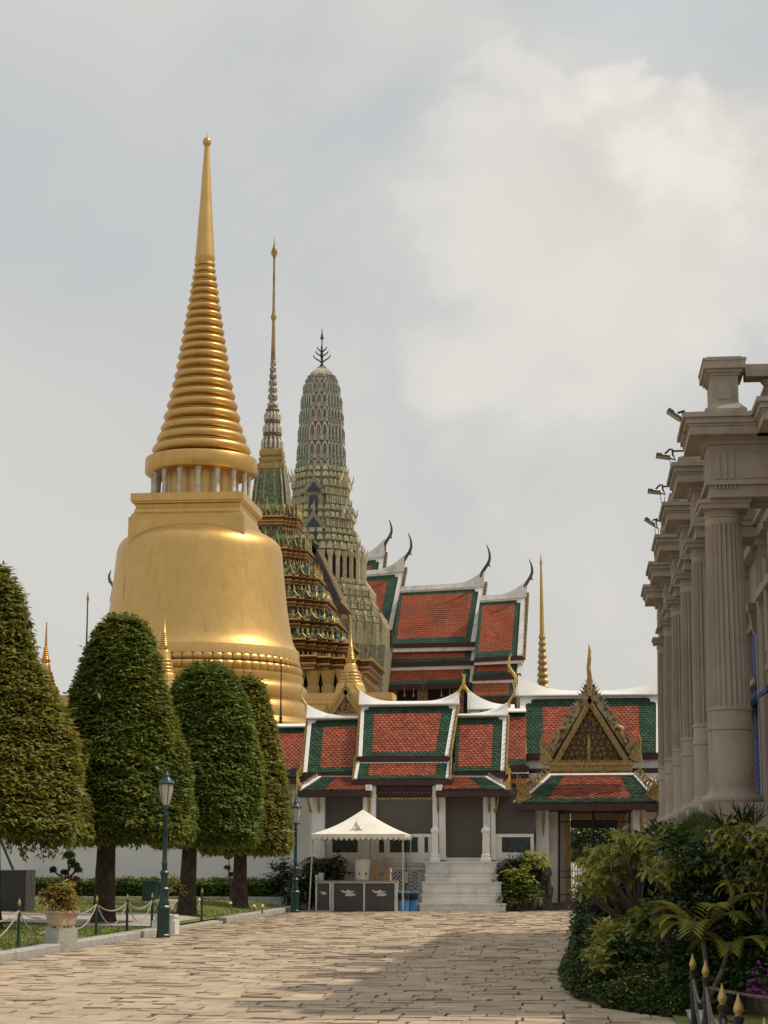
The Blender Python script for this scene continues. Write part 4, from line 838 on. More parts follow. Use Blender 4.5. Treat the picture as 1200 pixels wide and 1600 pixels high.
p = i1.lerp(i2, .5); b.tube([p + Vector((0, .02, 0)), p.lerp(i0, .3) + Vector((0, -.02, 0)), p.lerp(i0, .55) + Vector((0, .04, 0))], [.06, .09, .01], 7); obj('scroll_relief', b, M['gold2'], tymp, 60)
b = MB()
for s_, e in ((-1, l0), (1, l1)):
    b2_ = [at(921, 1088, YG - .03), e + Vector((-s_ * .36, -.03, .02))]; d = (b2_[1] - b2_[0]).normalized(); o = Vector((0, -1, 0)).cross(d); o = o if o.z < 0 else -o
    b.prism([b2_[0], b2_[1], b2_[1] + o * .15, b2_[0] + o * .15], (0, .1, 0)); b.prism([b2_[0] + o * .15, b2_[1] + o * .15, b2_[1] + o * .18, b2_[0] + o * .18], (0, -.03, 0))
obj('inner_frame', b, M['bframe'], gate)
b = MB(); b.pbox(856, 990, 1191, 1196, YG - .1, YG + .3); b.pbox(858, 988, 1196, 1203, YG - .04, YG + .3)
for i in range(44): b.pbox(857 + i * 3, 858.9 + i * 3, 1203, 1207, YG - .07, YG + .1); b.pbox(857 + i * 3, 858.9 + i * 3, 1187.5, 1191, YG - .07, YG + .1)
obj('gable_beam', b, M['gold2'], gate)
ch = MB(); b = ap + Vector((0, 0, -.12)); ch.tube([b + Vector((0, 0, -.35)), b, b + Vector((.01, -.05, .3)), b + Vector((-.02, -.12, .6)), b + Vector((.01, -.10, .9)), b + Vector((.03, -.02, 1.2)), b + Vector((.0, 0, 1.42))], [.10, .12, .085, .07, .065, .05, .01], 8); ch.tube([b + Vector((0, -.08, .62)), b + Vector((.02, -.24, .56)), b + Vector((0, -.28, .48))], [.05, .03, .006], 6); obj('gable_finial', ch, M['gold2'], gate, 60)
for e, s in ((l0, -1), (l1, 1)):
    ch = MB(); flames(ch, e + Vector((s * .02, -.06, -.02)), 1.05, 6, -s * .7, .055, .42)
    m_ = ap.lerp(e, .60) + Vector((-s * .06, -.08, 0)); ch.tube([m_ + Vector((s * .25, 0, -.45)), m_ + Vector((s * .10, 0, -.18)), m_ + Vector((s * .12, 0, .05)), m_ + Vector((-s * .06, 0, .12)), m_ + Vector((-s * .16, 0, 0)), m_ + Vector((-s * .12, 0, -.12))], [.05, .07, .085, .08, .06, .02], 8)
    obj('gable_naga', ch, M['gold2'], gate, 60)
# columns, door frame, bars, floor
YC = 65.4
for x0, x1 in ((838, 858), (990, 1011)):
    b = MB(); b.pbox(x0, x1, 1262, 1410, YC, YC + .9); xa, xb = at(x0 - 2.5, 1415, YC).x, at(x1 + 2.5, 1415, YC).x; b.box(xa, xb, YC - .05, YC + .95, -.05, .26); b.box(xa + .03, xb - .03, YC - .02, YC + .92, .26, .36); obj('column', b, M['white'], gate)
    b = MB(); xm = (x0 + x1) / 2 + 1; b.tube([at(xm, 1306, YC - .03), at(xm, 1285, YC - .10), at(xm, 1266, YC - .2)], [.015, .045, .03], 6); obj('eave_bracket', b, M['gold2'], gate, 60)
b = MB(); b.tube([at(838, 1318, YC + .2), at(833, 1300, YC + .1), at(822, 1284, YC), at(812, 1266, YC - .3)], [.03, .10, .07, .05], 7); b.tube([at(836, 1308, YC + .1), at(828, 1302, YC), at(829, 1292, YC)], [.05, .05, .01], 6); obj('corner_bracket', b, M['gold2'], gate, 60); b = MB(); b.tube([at(1012, 1318, YC + .2), at(1016, 1300, YC + .1), at(1024, 1284, YC), at(1030, 1266, YC - .3)], [.03, .10, .07, .05], 7); obj('corner_bracket', b, M['gold2'], gate, 60)
b = MB(); b.pbox(858, 873, 1262, 1424, YC + .5, YC + 1.2); b.pbox(982, 992, 1262, 1424, YC + .5, YC + 1.2); b.pbox(873, 982, 1262, 1268, YC + .5, YC + 1.2); b.pbox(870, 885, 1262, 1424, YC + 1.62, YC + 1.9); b.pbox(973, 990, 1262, 1424, YC + 1.62, YC + 1.9); b.pbox(870, 990, 1262, 1272, YC + 1.62, YC + 1.9); b.pbox(1009, 1040, 1258, 1424, YC + .9, YC + 2.5); obj('door_wall', b, M['white2'], gate)
b = MB(); b.pbox(884, 892, 1270, 1412, YC + 1.4, YC + 1.6); b.pbox(966, 974, 1270, 1412, YC + 1.4, YC + 1.6); b.pbox(892, 966, 1270, 1281, YC + 1.4, YC + 1.6); obj('gilded_doorframe', b, M['bframe'], gate)
b = MB(); b.pbox(892, 966, 1281, 1294, YC + 1.45, YC + 1.55); obj('door_header', b, M['black'], gate)
b = MB(); xa, xb = at(850, 1420, YC).x, at(1000, 1420, YC).x; b.box(xa, xb, YC + .1, YC + 4, -.04, .22); b.box(xa, xb, YC - .2, YC + .1, -.04, .11); obj('threshold', b, mat('red_granite', (.16, .095, .08), .6), gate)
b = MB(); yb = YC + .42
def bar(px, y0, y1, r=.012): b.tube([at(px, y1, yb), at(px, y0, yb)], r, 5)
for px in (873.5, 983): bar(px, 1268, 1412, .04)
bar(927, 1266, 1412, .05)
for px in np.arange(894, 966, 4.2):
    if abs(px - 927) > 2: bar(px, 1290, 1411, .013)
for yy in (1270, 1284, 1361, 1371, 1398, 1411): p, q = at(873.5, yy, yb), at(983, yy, yb); b.tube([p, q], .016, 5)
for px in np.arange(881, 980, 10.4): c = at(px, 1366, yb); b.tube([c + Vector((.07 * math.cos(a), 0, .07 * math.sin(a))) for a in np.linspace(0, 2 * math.pi, 9)], .008, 4)
obj('iron_gate', b, M['iron'], gate)
b = MB(); b.pbox(806, 1040, 1262, 1268, YC + .3, YC + 4.5); obj('porch_ceiling', b, M['fascia'], gate)

# ------------------------------------------------------------------ seen through the gate
sheet('inner_court', [(-14, 70.5), (16, 70.5), (16, 92), (-14, 92)], -.03, mat('pale_paving', (.62, .56, .46), .85, var=.1, scale=.8))
t = thing('court_wall', 'low white inner court wall seen through the gate bars', 'wall', (at(905, 1400, 91).x, 91, 0)); b = MB(); c = at(896, 1370, 91).x
for i in range(9): b.box(c - 3 + i * .62, c - 2.55 + i * .62, 91, 91.15, -.05, 1.45)
b.box(c - 3.2, c + 3, 91.03, 91.12, .3, .42); b.box(c - 3.2, c + 3, 91.03, 91.12, 1.1, 1.2); obj('picket', b, M['white'], t)
for i, (px, yy, r, lab, m_) in enumerate(((905, 1306, 1.15, 'sunlit bushy tree seen through the left half of the gate', 'lmid'), (950, 1304, 1.35, 'darker tree seen through the right half of the gate', 'ldark'), (922, 1335, .9, 'rounded shrub seen low through the middle of the gate', 'lmid'))):
    Y = 96 + i; c = at(px, yy, Y); t = thing('court_tree', lab, 'tree', (c.x, Y, 0)); P, O = blobs_pts([((c.x, Y, c.z), (r * 1.2, r, r * .75)), ((c.x + .5, Y, c.z - .7), (r, r, r * .6))], 420, .5); leaf_obj('crown', *sprays(P, O, 7, .22, .12, .22), M[m_], t); b = MB(); b.tube([(c.x, Y, -.1), (c.x + .1, Y, c.z * .6), (c.x, Y, c.z)], [.12, .09, .05], 7); obj('trunk', b, M['bark'], t)

# ------------------------------------------------------------------ tent, counters and what stands round them
Yt = 61.6; tn = thing('canopy_tent', 'cream pop-up canopy with scalloped valance over the dark counters', 'tent', (at(560, 1424, 63).x, 63, 0))
x0, x1 = at(486, 1300, Yt).x, at(632, 1300, Yt).x; Yb = Yt + 3.0; zE = at(560, 1303, Yt).z; zA = at(562, 1265, Yt + 1.5).z; xm, ym = (x0 + x1) / 2, (Yt + Yb) / 2
cn = [Vector(p) for p in ((x0, Yt, zE), (x1, Yt, zE), (x1, Yb, zE), (x0, Yb, zE))]; apx = Vector((xm, ym, zA)); mb = MB()
for i in range(4):
    a, c = cn[i], cn[(i + 1) % 4]; N = 8
    L = []
    for q in range(N + 1):
        v = q / N; L.append([a.lerp(apx, v).lerp(c.lerp(apx, v), u / 8) - Vector((0, 0, .10 * math.sin(v * math.pi) * (1 - .35 * math.sin(u / 8 * math.pi)))) for u in range(9)])
    mb.grid(L, False)
    k = 17; d = (c - a) / k; dz = Vector((0, 0, 1))
    for j in range(k):
        p, q = a + d * j, a + d * (j + 1); o = d.normalized().cross(dz) * .012 * (1 if j % 2 else -.4); mb.face([p, p - dz * .10 + o, p + d * .25 - dz * .165 + o, p + d * .5 - dz * .19 + o, p + d * .75 - dz * .165 + o, q - dz * .10 + o, q])
cn_ = obj('canopy', mb, M['cloth'], tn)
sm = cn_.modifiers.new('thickness', 'SOLIDIFY'); sm.thickness = .006
for i, c in enumerate(cn):
    b = MB(); c2 = c + Vector((.06 if i in (0, 3) else -.06, .06 if i < 2 else -.06, -.03)); foot = Vector((c2.x + (.0 if i else -.12), c2.y, 0)); b.tube([foot, c2], .026, 8); b.box(foot.x - .06, foot.x + .06, foot.y - .06, foot.y + .06, -.005, .014); obj('leg', b, M['alu'], tn, 40)
b = MB()
for i in range(4): a, c = cn[i] + Vector((0, 0, -.06)), cn[(i + 1) % 4] + Vector((0, 0, -.06)); ins = (Vector((xm, ym, zE)) - a).normalized() * .08; b.tube([a + ins, c + (Vector((xm, ym, zE)) - c).normalized() * .08], .014, 6)
b.tube([cn[0] + Vector((.2, .1, -.1)), (xm, ym, zA - .12)], .012, 5); b.tube([cn[1] + Vector((-.2, .1, -.1)), (xm, ym, zA - .12)], .012, 5); obj('truss', b, M['alu'], tn)
# printed emblem on the front slope (pointed shrine outline)
nfr = (cn[1] - cn[0]).cross(apx - cn[0]).normalized(); nfr = nfr if nfr.y < 0 else -nfr
def on_slope(px, py): d = ray(px, py); c0 = Vector((0, 0, EYE)); pn = cn[0] - Vector((0, 0, 0)); k = (pn - c0).dot(nfr) / d.dot(nfr); return c0 + d * k - Vector((0, 0, .055)) + nfr * .03
em = MB()
for L in ([(557, 1282), (556.2, 1287), (553, 1290), (551.5, 1294), (547, 1296)], [(557, 1282), (557.8, 1287), (561, 1290), (562.5, 1294), (566, 1296)], [(553.5, 1296), (555, 1292.5), (557, 1291), (559, 1292.5), (560.5, 1296)]): em.tube([on_slope(*p) for p in L], .016, 5)
em.prism([on_slope(*p) for p in ((555, 1296), (557, 1292.8), (559.5, 1296))], nfr * .01); obj('emblem', em, M['greyprint'], cn_)
def counter(x0, x1, yt, yb, Y, lab, panels):
    t = thing('counter', lab, 'counter', (at((x0 + x1) / 2, yb, Y).x, Y, 0), 'dark counters under the tent'); xa, xb = at(x0, yb, Y).x, at(x1, yb, Y).x; z = at(x0, yt, Y).z; w = (xb - xa) / panels
    b = MB(); b.box(xa - .05, xb + .05, Y - .05, Y + .65, z - .035, z); obj('top', b, M['ctop'], t); b = MB()
    for i in range(panels + 1): c = xa + w * i; b.box(c - .03, c + .03, Y - .01, Y + .05, 0, z - .036)
    b.box(xa, xb, Y, Y + .04, 0, .045) if panels == 1 else None; b.box(xa, xb, Y, Y + .04, z - .08, z - .037); b.box(xb - .02, xb + .04, Y + .05, Y + .6, 0, z - .036); obj('frame', b, M['alu'], t)
    for i in range(panels):
        b = MB(); b.box(xa + w * i + .028, xa + w * (i + 1) - .028, Y + .012, Y + .03, .02, z - .04); pn = obj('panel', b, M['counter'], t)
        cx = xa + w * (i + .5); cz = z * .60; k = .115 if w > .5 else .06; k = k * 1.0; b = MB(); P = lambda L: b.prism([(cx + x * k, Y + .008, cz + y_ * k) for x, y_ in L], (0, .004, 0))
        P([(-2.1, .95), (-1.2, .55), (-.5, .6), (-.3, .85), (.1, .95), (.4, .6), (1.9, .55), (1.2, .30), (.5, .15), (-.3, -.05), (-1.2, .05), (-1.9, .35)])
        P([(-.9, -.35), (-.3, -.1), (.6, .10), (1.5, -.1), (2.0, -.35), (1.7, -.65), (.9, -.80), (-.1, -.80), (-.8, -.75)]); obj('logo', b, M['logo'], pn)
counter(494, 516, 1376, 1424, 62.0, 'narrow dark counter section with grey frame at the left end, white mark on its panel', 1)
counter(520, 618, 1376, 1424, 62.02, 'long dark counter with two panels, each with a white mark, under the tent', 2)
zc = at(560, 1376, 62).z + .002; c = at(567, 1376, 62.3)
t = thing('white_tub', 'white plastic barrel standing on the long counter', 'barrel', (c.x, 62.3, zc)); b = MB(); rr = 12.2 * mpp(567, 1360, 62.3); zt = at(567, 1343, 62.3).z
b.lathe(c.x, 62.3, [(rr * .92, zc), (rr, zc + .06), (rr, zt - .10), (rr * .95, zt - .09), (rr * .95, zt - .05), (rr * 1.0, zt - .045), (rr * .98, zt), (rr * .3, zt + .008)], 28); obj('barrel', b, M['plastic'], t, 30)
for dx in (-.09, .13): b = MB(); b.box(c.x + dx - .015, c.x + dx + .02, 62.3 - rr - .012, 62.3 - rr + .05, zc + .18, zc + .25); obj('handle_slot', b, M['iron'], t)
xa, xb = at(582, 1366, 62.15).x, at(609, 1366, 62.15).x; z2 = at(590, 1356.5, 62.15).z
t = thing('cardboard_box', 'brown cardboard box with round teal print on the counter', 'box', ((xa + xb) / 2, 62.3, zc)); b = MB(); b.box(xa, xb, 62.15, 62.55, zc, z2); obj('carton', b, M['card'], t)
b = MB(); b.face([(xb, 62.15, z2), (xb + .05, 62.16, z2 - .13), (xb + .05, 62.5, z2 - .13), (xb, 62.55, z2)]); b.box(xb + .003, xb + .02, 62.16, 62.4, zc, z2 - .05); obj('flap', b, M['plastic'], t); b = MB(); b.lathe(0, 0, [(.0, 0)], 3) if 0 else None
cx, cz = (xa + xb) / 2 + .02, (zc + z2) / 2; b.prism([(cx + .085 * math.cos(a), 62.147, cz + .085 * math.sin(a)) for a in np.linspace(0, 2 * math.pi, 20)[:-1]], (0, .002, 0)); obj('print', b, M['teal'], t)
c = at(502, 1376, 62.25); t = thing('paper_cups', 'stack of pale cups on the narrow counter end', 'cups', (c.x, 62.25, zc)); b = MB(); b.lathe(c.x, 62.25, [(.07, zc), (.085, zc + .22), (.09, zc + .22), (.09, zc + .24)], 14); b.lathe(c.x - .14, 62.25, [(.05, zc), (.06, zc + .18)], 12); obj('cup_stack', b, M['plastic'], t, 40)
for i, (px, Y, lab) in enumerate(((631, 62.6, 'blue waste bin with black liner, nearer the counter'), (646, 63.1, 'blue waste bin with black liner, beside the stair foot'))):
    c = at(px, 1424, Y); h = at(px, 1394, Y).z; t = thing('waste_bin', lab, 'bin', (c.x, Y, 0), 'blue bins'); b = MB(); hw = .17 if i == 0 else .15; b.stack(c.x, Y, [(-1, -.7), (-.7, -1), (.7, -1), (1, -.7), (1, .7), (.7, 1), (-.7, 1), (-1, .7)], [(hw * .82, 0), (hw, h - .03), (hw * 1.0, h - .03)]); obj('tub', b, M['blue'], t)
    OC = [(-1, -.7), (-.7, -1), (.7, -1), (1, -.7), (1, .7), (.7, 1), (-.7, 1), (-1, .7)]; b = MB(); b.grid([[(c.x + px_ * hw * q * random.uniform(.97, 1.05), Y + py_ * hw * q * random.uniform(.97, 1.05), z + random.uniform(-.03, .03)) for px_, py_ in [(OC[k_ // 3][0] + (OC[(k_ // 3 + 1) % 8][0] - OC[k_ // 3][0]) * (k_ % 3) / 3, OC[k_ // 3][1] + (OC[(k_ // 3 + 1) % 8][1] - OC[k_ // 3][1]) * (k_ % 3) / 3) for k_ in range(24)]] for q, z in ((.99, h - .24), (1.07, h - .17), (1.07, h - .09), (1.06, h - .04))], True); obj('liner', b, M['bag'], t, 60)
    b = MB(); b.stack(c.x, Y, [(-1, -.7), (-.7, -1), (.7, -1), (1, -.7), (1, .7), (.7, 1), (-.7, 1), (-1, .7)], [(hw * 1.06, h - .03), (hw * 1.12, h - .02), (hw * 1.12, h + .012), (hw * .9, h + .02)]); obj('rim', b, M['blue'], t)
c = at(640, 1362, 64.6); t = thing('wall_box', 'small pale switch box with black cable between tent and stairs', 'box', (c.x, 64.6, .6)); b = MB(); b.pbox(631, 638, 1362, 1380, 64.55, 64.68); obj('box', b, M['plastic'], t); b = MB(); b.tube([at(634, 1312, 64.5), at(635, 1362, 64.52)], .012, 5); b.tube([at(634, 1380, 64.5), at(633, 1400, 64.3), at(636, 1420, 64.0)], .012, 5); obj('cable', b, M['iron'], t)
# shrubs left of and behind the tent
bush('dark_shrub', 'dark bushy shrub at the foot of the far lamp post', (at(450, 1424, 64.5).x, 64.5, .05), [(tuple(at(452, 1395, 64.5)), (.6, .5, .6)), (tuple(at(440, 1370, 64.6)), (.4, .4, .45)), (tuple(at(470, 1400, 64)), (.5, .4, .5)), (tuple(at(478, 1375, 64.3)), (.5, .4, .5))], 480, 6, .14, .06, M['ldark'])
bush('leafy_shrub', 'mid green shrub behind the counters and under the tent', (at(505, 1424, 64.0).x, 64.0, 0), [(tuple(at(500, 1378, 64.1)), (.55, .35, .6)), (tuple(at(520, 1362, 64.2)), (.4, .3, .4)), (tuple(at(490, 1400, 64.0)), (.4, .3, .5))], 300, 6, .15, .06, M['ldark'])
def frond(P_, D_, N_, L_, W_, base, az, length, rise, droop, nl=14, ll=.35, lw=.05, mb=None, vee=.5):
    b = Vector(base); h = Vector((math.cos(az), math.sin(az), 0)); pts = []
    for i in range(nl + 1):
        q = i / nl; pts.append(b + h * (length * q * (1 - .15 * q)) + Vector((0, 0, length * (rise * q - droop * q * q))))
    if mb: mb.tube(pts, [.016 * (1 - .8 * i / nl) for i in range(nl + 1)], 5)
    s = Vector((-h.y, h.x, 0))
    for i in range(2, nl + 1):
        t_ = (pts[i] - pts[i - 1]).normalized(); q = i / nl
        for sd__ in (-1, 1):
            d = t_ * .75 + s * sd__ * .8 + Vector((0, 0, vee * .4 - .3 * q)); P_.append(tuple(pts[i])); D_.append(tuple(d)); N_.append(tuple(Vector((0, 0, 1)) + s * sd__ * -.3)); L_.append(ll * (1 - .5 * abs(q - .45))); W_.append(lw)
def palm(name, label, base, crowns, m, cat='palm', stem=None, trunk_r=.03):
    t = thing(name, label, cat, base); P_, D_, N_, L_, W_ = [], [], [], [], []; sb = MB()
    for c, n, length, rise, droop, ll, lw in crowns:
        sb.tube([base, Vector(base).lerp(Vector(c), .6) + Vector((.03, 0, 0)), c], [trunk_r * 1.2, trunk_r, trunk_r * .8], 6)
        for i in range(n): frond(P_, D_, N_, L_, W_, c, i * 2.399 + random.uniform(-.3, .3), length * random.uniform(.8, 1.15), rise * random.uniform(.7, 1.3), droop * random.uniform(.8, 1.2), 11, ll, lw, sb)
    leaf_obj('fronds', np.array(P_), np.array(D_), np.array(N_), np.array(L_), np.array(W_), np.repeat(RNG.random(len(P_) // 20 + 1), 20)[:len(P_)], m, t); obj('stem', sb, M['twig'], t); return t
c = at(507, 1352, 63.9); palm('areca_palm', 'slender feathery palm under the left side of the tent', (c.x, 63.9, 0), [(tuple(c), 9, .75, .8, .75, .28, .045), ((c.x - .15, 63.9, c.z - .35), 6, .6, .8, .7, .25, .04)], M['lmid'])
# planting and lion right of the stairs
c = at(808, 1360, 64.3); palm('feathery_shrub', 'dark feathery palm shrub right of the steps under the window panel', (c.x, 64.3, 0), [((c.x + dx, 64.2, c.z + dz), 12, .55, 1.1, .85, .30, .035) for dx, dz in ((-.3, -.25), (.0, -.05), (.3, -.2), (0, -.5))], M['ldark'], 'shrub')
bush('low_shrub', 'dense dark shrub filling the bed between steps and lion', (at(805, 1424, 63.9).x, 63.9, 0), [(tuple(at(800, 1385, 64.0)), (.55, .3, .75)), (tuple(at(825, 1390, 64)), (.5, .3, .6)), (tuple(at(815, 1362, 64.2)), (.6, .3, .5))], 420, 6, .15, .05, M['ldark'])
bush('light_shrub', 'small light green shrub in the middle of the bed by the stairs', (at(812, 1424, 63.6).x, 63.6, 0), [(tuple(at(812, 1374, 63.6)), (.36, .28, .34)), (tuple(at(836, 1346, 63.9)), (.34, .25, .16))], 150, 6, .16, .08, M['llight'])
t = bush('flowering_shrub', 'pink flowered shrub at the front of the bed by the stairs', (at(812, 1422, 63.3).x, 63.3, 0), [(tuple(at(803, 1406, 63.3)), (.42, .3, .36)), (tuple(at(826, 1404, 63.3)), (.4, .3, .36)), (tuple(at(817, 1392, 63.4)), (.4, .3, .3))], 260, 6, .13, .065, M['lmid'])
flowers('flower', t, [at(796, 1409, 62.95), at(804, 1411, 62.95), at(832, 1405, 62.95), at(827, 1399, 63), at(801, 1413, 62.95)], .13, M['pink'])
# ------------------------------------------------------------------ guardian lion
c = at(851, 1423, 64.6); xl = c.x; t = thing('lion_pedestal', 'dark stone pedestal with moulded edges under the guardian lion', 'pedestal', (xl, 64.6, 0)); b = MB()
zl = at(851, 1397, 64.6).z; b.stack(xl, 64.6, [(-1, -1), (1, -1), (1, 1), (-1, 1)], [(.30, -.03), (.30, .10), (.26, .13), (.24, .18), (.24, zl - .16), (.27, zl - .12), (.28, zl)]); obj('block', b, M['lionstone'], t)
s = (at(851, 1355, 64.6).z - zl); b = MB()
t = thing('stone_lion', 'dark carved stone lion sitting upright on its pedestal beside the gate', 'statue', (xl, 64.6, zl))
V_ = lambda x, y, z: (xl + x * s, 64.6 + y * s, zl + z * s)
def lat(pts, n=14):                                            # one continuous body swept through rings (x, y, z, rx, ry)
    b.grid([[V_(x + rx * math.cos(a), y + ry * math.sin(a), z) for a in np.linspace(0, 2 * math.pi, n, endpoint=False)] for x, y, z, rx, ry in pts], True, True, True)
lat([(0, .10, .0, .24, .34), (0, .12, .10, .27, .36), (0, .10, .25, .26, .32), (0, .02, .42, .22, .25), (0, -.05, .55, .21, .22), (0, -.08, .62, .24, .24), (0, -.12, .72, .27, .27), (0, -.15, .84, .25, .27), (0, -.14, .93, .20, .22), (0, -.12, 1.0, .10, .12)])
for sx in (-1, 1):
    b.tube([V_(sx * .15, -.22, .56), V_(sx * .17, -.27, .30), V_(sx * .17, -.30, .08), V_(sx * .17, -.36, .03)], [.10 * s, .08 * s, .075 * s, .085 * s], 9); b.ell(V_(sx * .17, -.38, .04), (.09 * s, .12 * s, .05 * s)); b.ell(V_(sx * .24, .08, .16), (.12 * s, .24 * s, .19 * s)); b.ell(V_(sx * .26, -.14, .05), (.09 * s, .14 * s, .06 * s)); b.ell(V_(sx * .17, -.10, .97), (.05 * s, .04 * s, .07 * s)); b.ell(V_(sx * .09, -.40, .86), (.04 * s, .03 * s, .035 * s))
b.ell(V_(0, -.40, .76), (.14 * s, .10 * s, .09 * s)); b.ell(V_(0, -.48, .80), (.05 * s, .03 * s, .03 * s)); b.tube([V_(-.11, -.45, .70), V_(0, -.48, .69), V_(.11, -.45, .70)], .022 * s, 6)
for a in np.linspace(0, 2 * math.pi, 13)[:-1]:
    for q in (.27, .22): b.ell(V_(math.cos(a) * q, -.16 + .05 * math.sin(a * 2), .80 + math.sin(a) * q * .75), (.055 * s, .06 * s, .055 * s), 7, 5)
b.tube([V_(0, .42, .05), V_(0, .50, .25), V_(.03, .42, .48), V_(0, .46, .62)], [.05 * s, .06 * s, .07 * s, .02 * s], 8); obj('lion', b, M['lionstone'], t, 60)
# ------------------------------------------------------------------ great golden chedi
def zat(px, Y): return lambda yy: at(px, yy, Y).z
CY = 105.0; ca = at(314, 760, CY); cx, s = ca.x, mpp(314, 760, CY); Z = zat(314, CY)
chd = thing('golden_stupa', 'huge golden bell shaped stupa with a ringed spire and ball finial', 'stupa', (cx, CY, 0))
b = MB(); b.lathe(cx, CY, [(h * s, Z(y_)) for y_, h in ((1300, 185), (1200, 184), (1135, 178), (1128, 172), (1126, 171), (1122, 172), (1112, 171.5), (1104, 167), (1100, 163), (1098, 163), (1094, 167.5), (1086, 169.5), (1078, 167.5), (1074, 163), (1072, 160.5), (1070, 160.5), (1066, 162.5), (1060, 162), (1058, 158))], 96)
obj('base_moulding', b, M['goldring'], chd, 35)
b = MB(); n = 66
for ring, (r0_, r1_, y0_, y1_) in enumerate(((156, 161, 1058, 1046), (150, 158, 1032, 1046))):
    for i in range(n):
        a0, a1 = 2 * math.pi * (i + .04) / n, 2 * math.pi * (i + .96) / n; L = []
        for yy, q in ((0, .25), (.25, .8), (.6, 1.0), (.9, .85), (1, .4)):
            r = (r0_ + (r1_ - r0_) * q) * s; z = Z(y0_ + (y1_ - y0_) * yy); L.append([(cx + (r - .05 * abs(2 * k / 4 - 1) ** 2) * math.cos(a0 + (a1 - a0) * k / 4), CY + (r - .05 * abs(2 * k / 4 - 1) ** 2) * math.sin(a0 + (a1 - a0) * k / 4), z) for k in range(5)])
        b.grid(L, False)
b.lathe(cx, CY, [(154 * s, Z(1060)), (153 * s, Z(1046)), (149 * s, Z(1030))], 96); obj('lotus_moulding', b, M['goldring'], chd, 60)
b = MB(); b.lathe(cx, CY, [(h * s, Z(y_)) for y_, h in ((1036, 150), (1035, 156), (1021, 155.5), (1019, 154.6), (1016.5, 151.8), (1012, 149.0), (1004, 145.8), (992, 143.0), (972, 139.5), (950, 136.4), (930, 134), (908, 131.8), (888, 129.8), (876, 128.6), (866, 127.7), (859, 125.9), (853, 123.2), (848, 118.8), (844, 113), (839, 104), (834, 92), (828, 74), (822, 50), (820, 10))], 128)
obj('bell', b, M['gold'], chd, 30)
SQ = [(-1, -1), (1, -1), (1, 1), (-1, 1)]; yf = CY - 86 * s; Zf = lambda y_: at(300, y_, yf).z
b = MB(); b.stack(cx - .15, CY, SQ, [(h * s, Zf(y_)) for y_, h in ((870, 89), (807, 89), (806, 86), (803, 86), (798, 82), (793, 81.5), (792, 79.5), (786, 81), (784, 85), (782, 85), (781, 87), (769, 87), (768.6, 83))]); obj('square_throne', b, M['gold'], chd)
ztop = Zf(768.7); zb1 = Z(739)
b = MB(); b.lathe(cx, CY, [(56 * s, ztop - .05), (56 * s, zb1 + .3)], 48); obj('drum', b, M['gold'], chd, 40)
for i in range(16):
    a = 2 * math.pi * (i + .35) / 16; x, y = cx + 74 * s * math.cos(a), CY + 74 * s * math.sin(a); h = zb1 - ztop + .1; b = MB()
    b.lathe(x, y, [(.22, ztop - .02), (.22, ztop + .08), (.17, ztop + .14), (.135, ztop + .5 * h), (.17, ztop + .84 * h), (.23, ztop + .9 * h), (.23, ztop + h)], 12); obj('baluster_column', b, M['prangw'], chd, 40)
prof = [(60, 744), (84, 744), (87.5, 741), (87.5, 721), (86, 719), (80, 717)]
rings = [(705, 77.5, 9), (687.5, 70.5, 8.2), (671, 64.8, 7.6), (653, 60.5, 7.2), (635, 56, 6.8), (619, 52, 6.4), (603, 48.4, 6.1), (588.5, 45.2, 5.8), (573, 42.6, 5.6), (558.5, 40, 5.4), (545.5, 37.8, 5.1), (532.5, 35.5, 4.9), (519.5, 33.4, 4.7), (506.5, 31.3, 4.6), (494, 29.2, 4.5), (481.5, 27.2, 4.4), (468.5, 25.1, 4.2), (456.5, 23.3, 4.0), (445.5, 21.7, 3.8), (434, 19.9, 3.6), (423.5, 18.2, 3.2), (414, 16.9, 2.6)]
for i, (yy, hw, t_) in enumerate(rings):
    nxt = rings[i + 1][1] if i < 21 else 15.5; core = hw - t_ * 1.35 
    prof += [(core, yy + t_ * 1.02), (hw - t_ * .34, yy + t_ * .72), (hw, yy + t_ * .06), (hw - t_ * .34, yy - t_ * .62), (hw - t_ * .95, yy - t_ * .78), (hw - t_ * .60, yy - t_ * .82), (hw - t_ * .60, yy - t_ * .93), (hw - t_ * 1.0, yy - t_ * .96), (nxt - rings[min(i + 1, 21)][2] * .9 if i < 21 else hw - t_ * .8, yy - t_ * .98)]
prof += [(15.4, 408), (16.2, 406), (16.2, 402.5)]
b = MB(); b.lathe(cx, CY, [(r * s, Z(y_)) for r, y_ in prof], 64); obj('ringed_spire', b, M['goldring'], chd, 60)
b = MB(); b.lathe(cx, CY, [(r * s, Z(y_)) for r, y_ in ((15.4, 402.5), (15.3, 400), (13.6, 376), (11.8, 350), (10.2, 327), (8.7, 305), (6.8, 272), (5.2, 248), (4.2, 234), (4.0, 229))], 32); obj('spire', b, M['gold'], chd, 60)
b = MB(); b.lathe(cx, CY, [(7 * math.sin(a) * s + .001, Z(222.5 + 7.4 * math.cos(a))) for a in np.linspace(.05, math.pi - .02, 12)] + [(.5 * s, Z(213)), (.15 * s, Z(206))], 24); obj('ball_finial', b, M['goldring'], chd, 60)
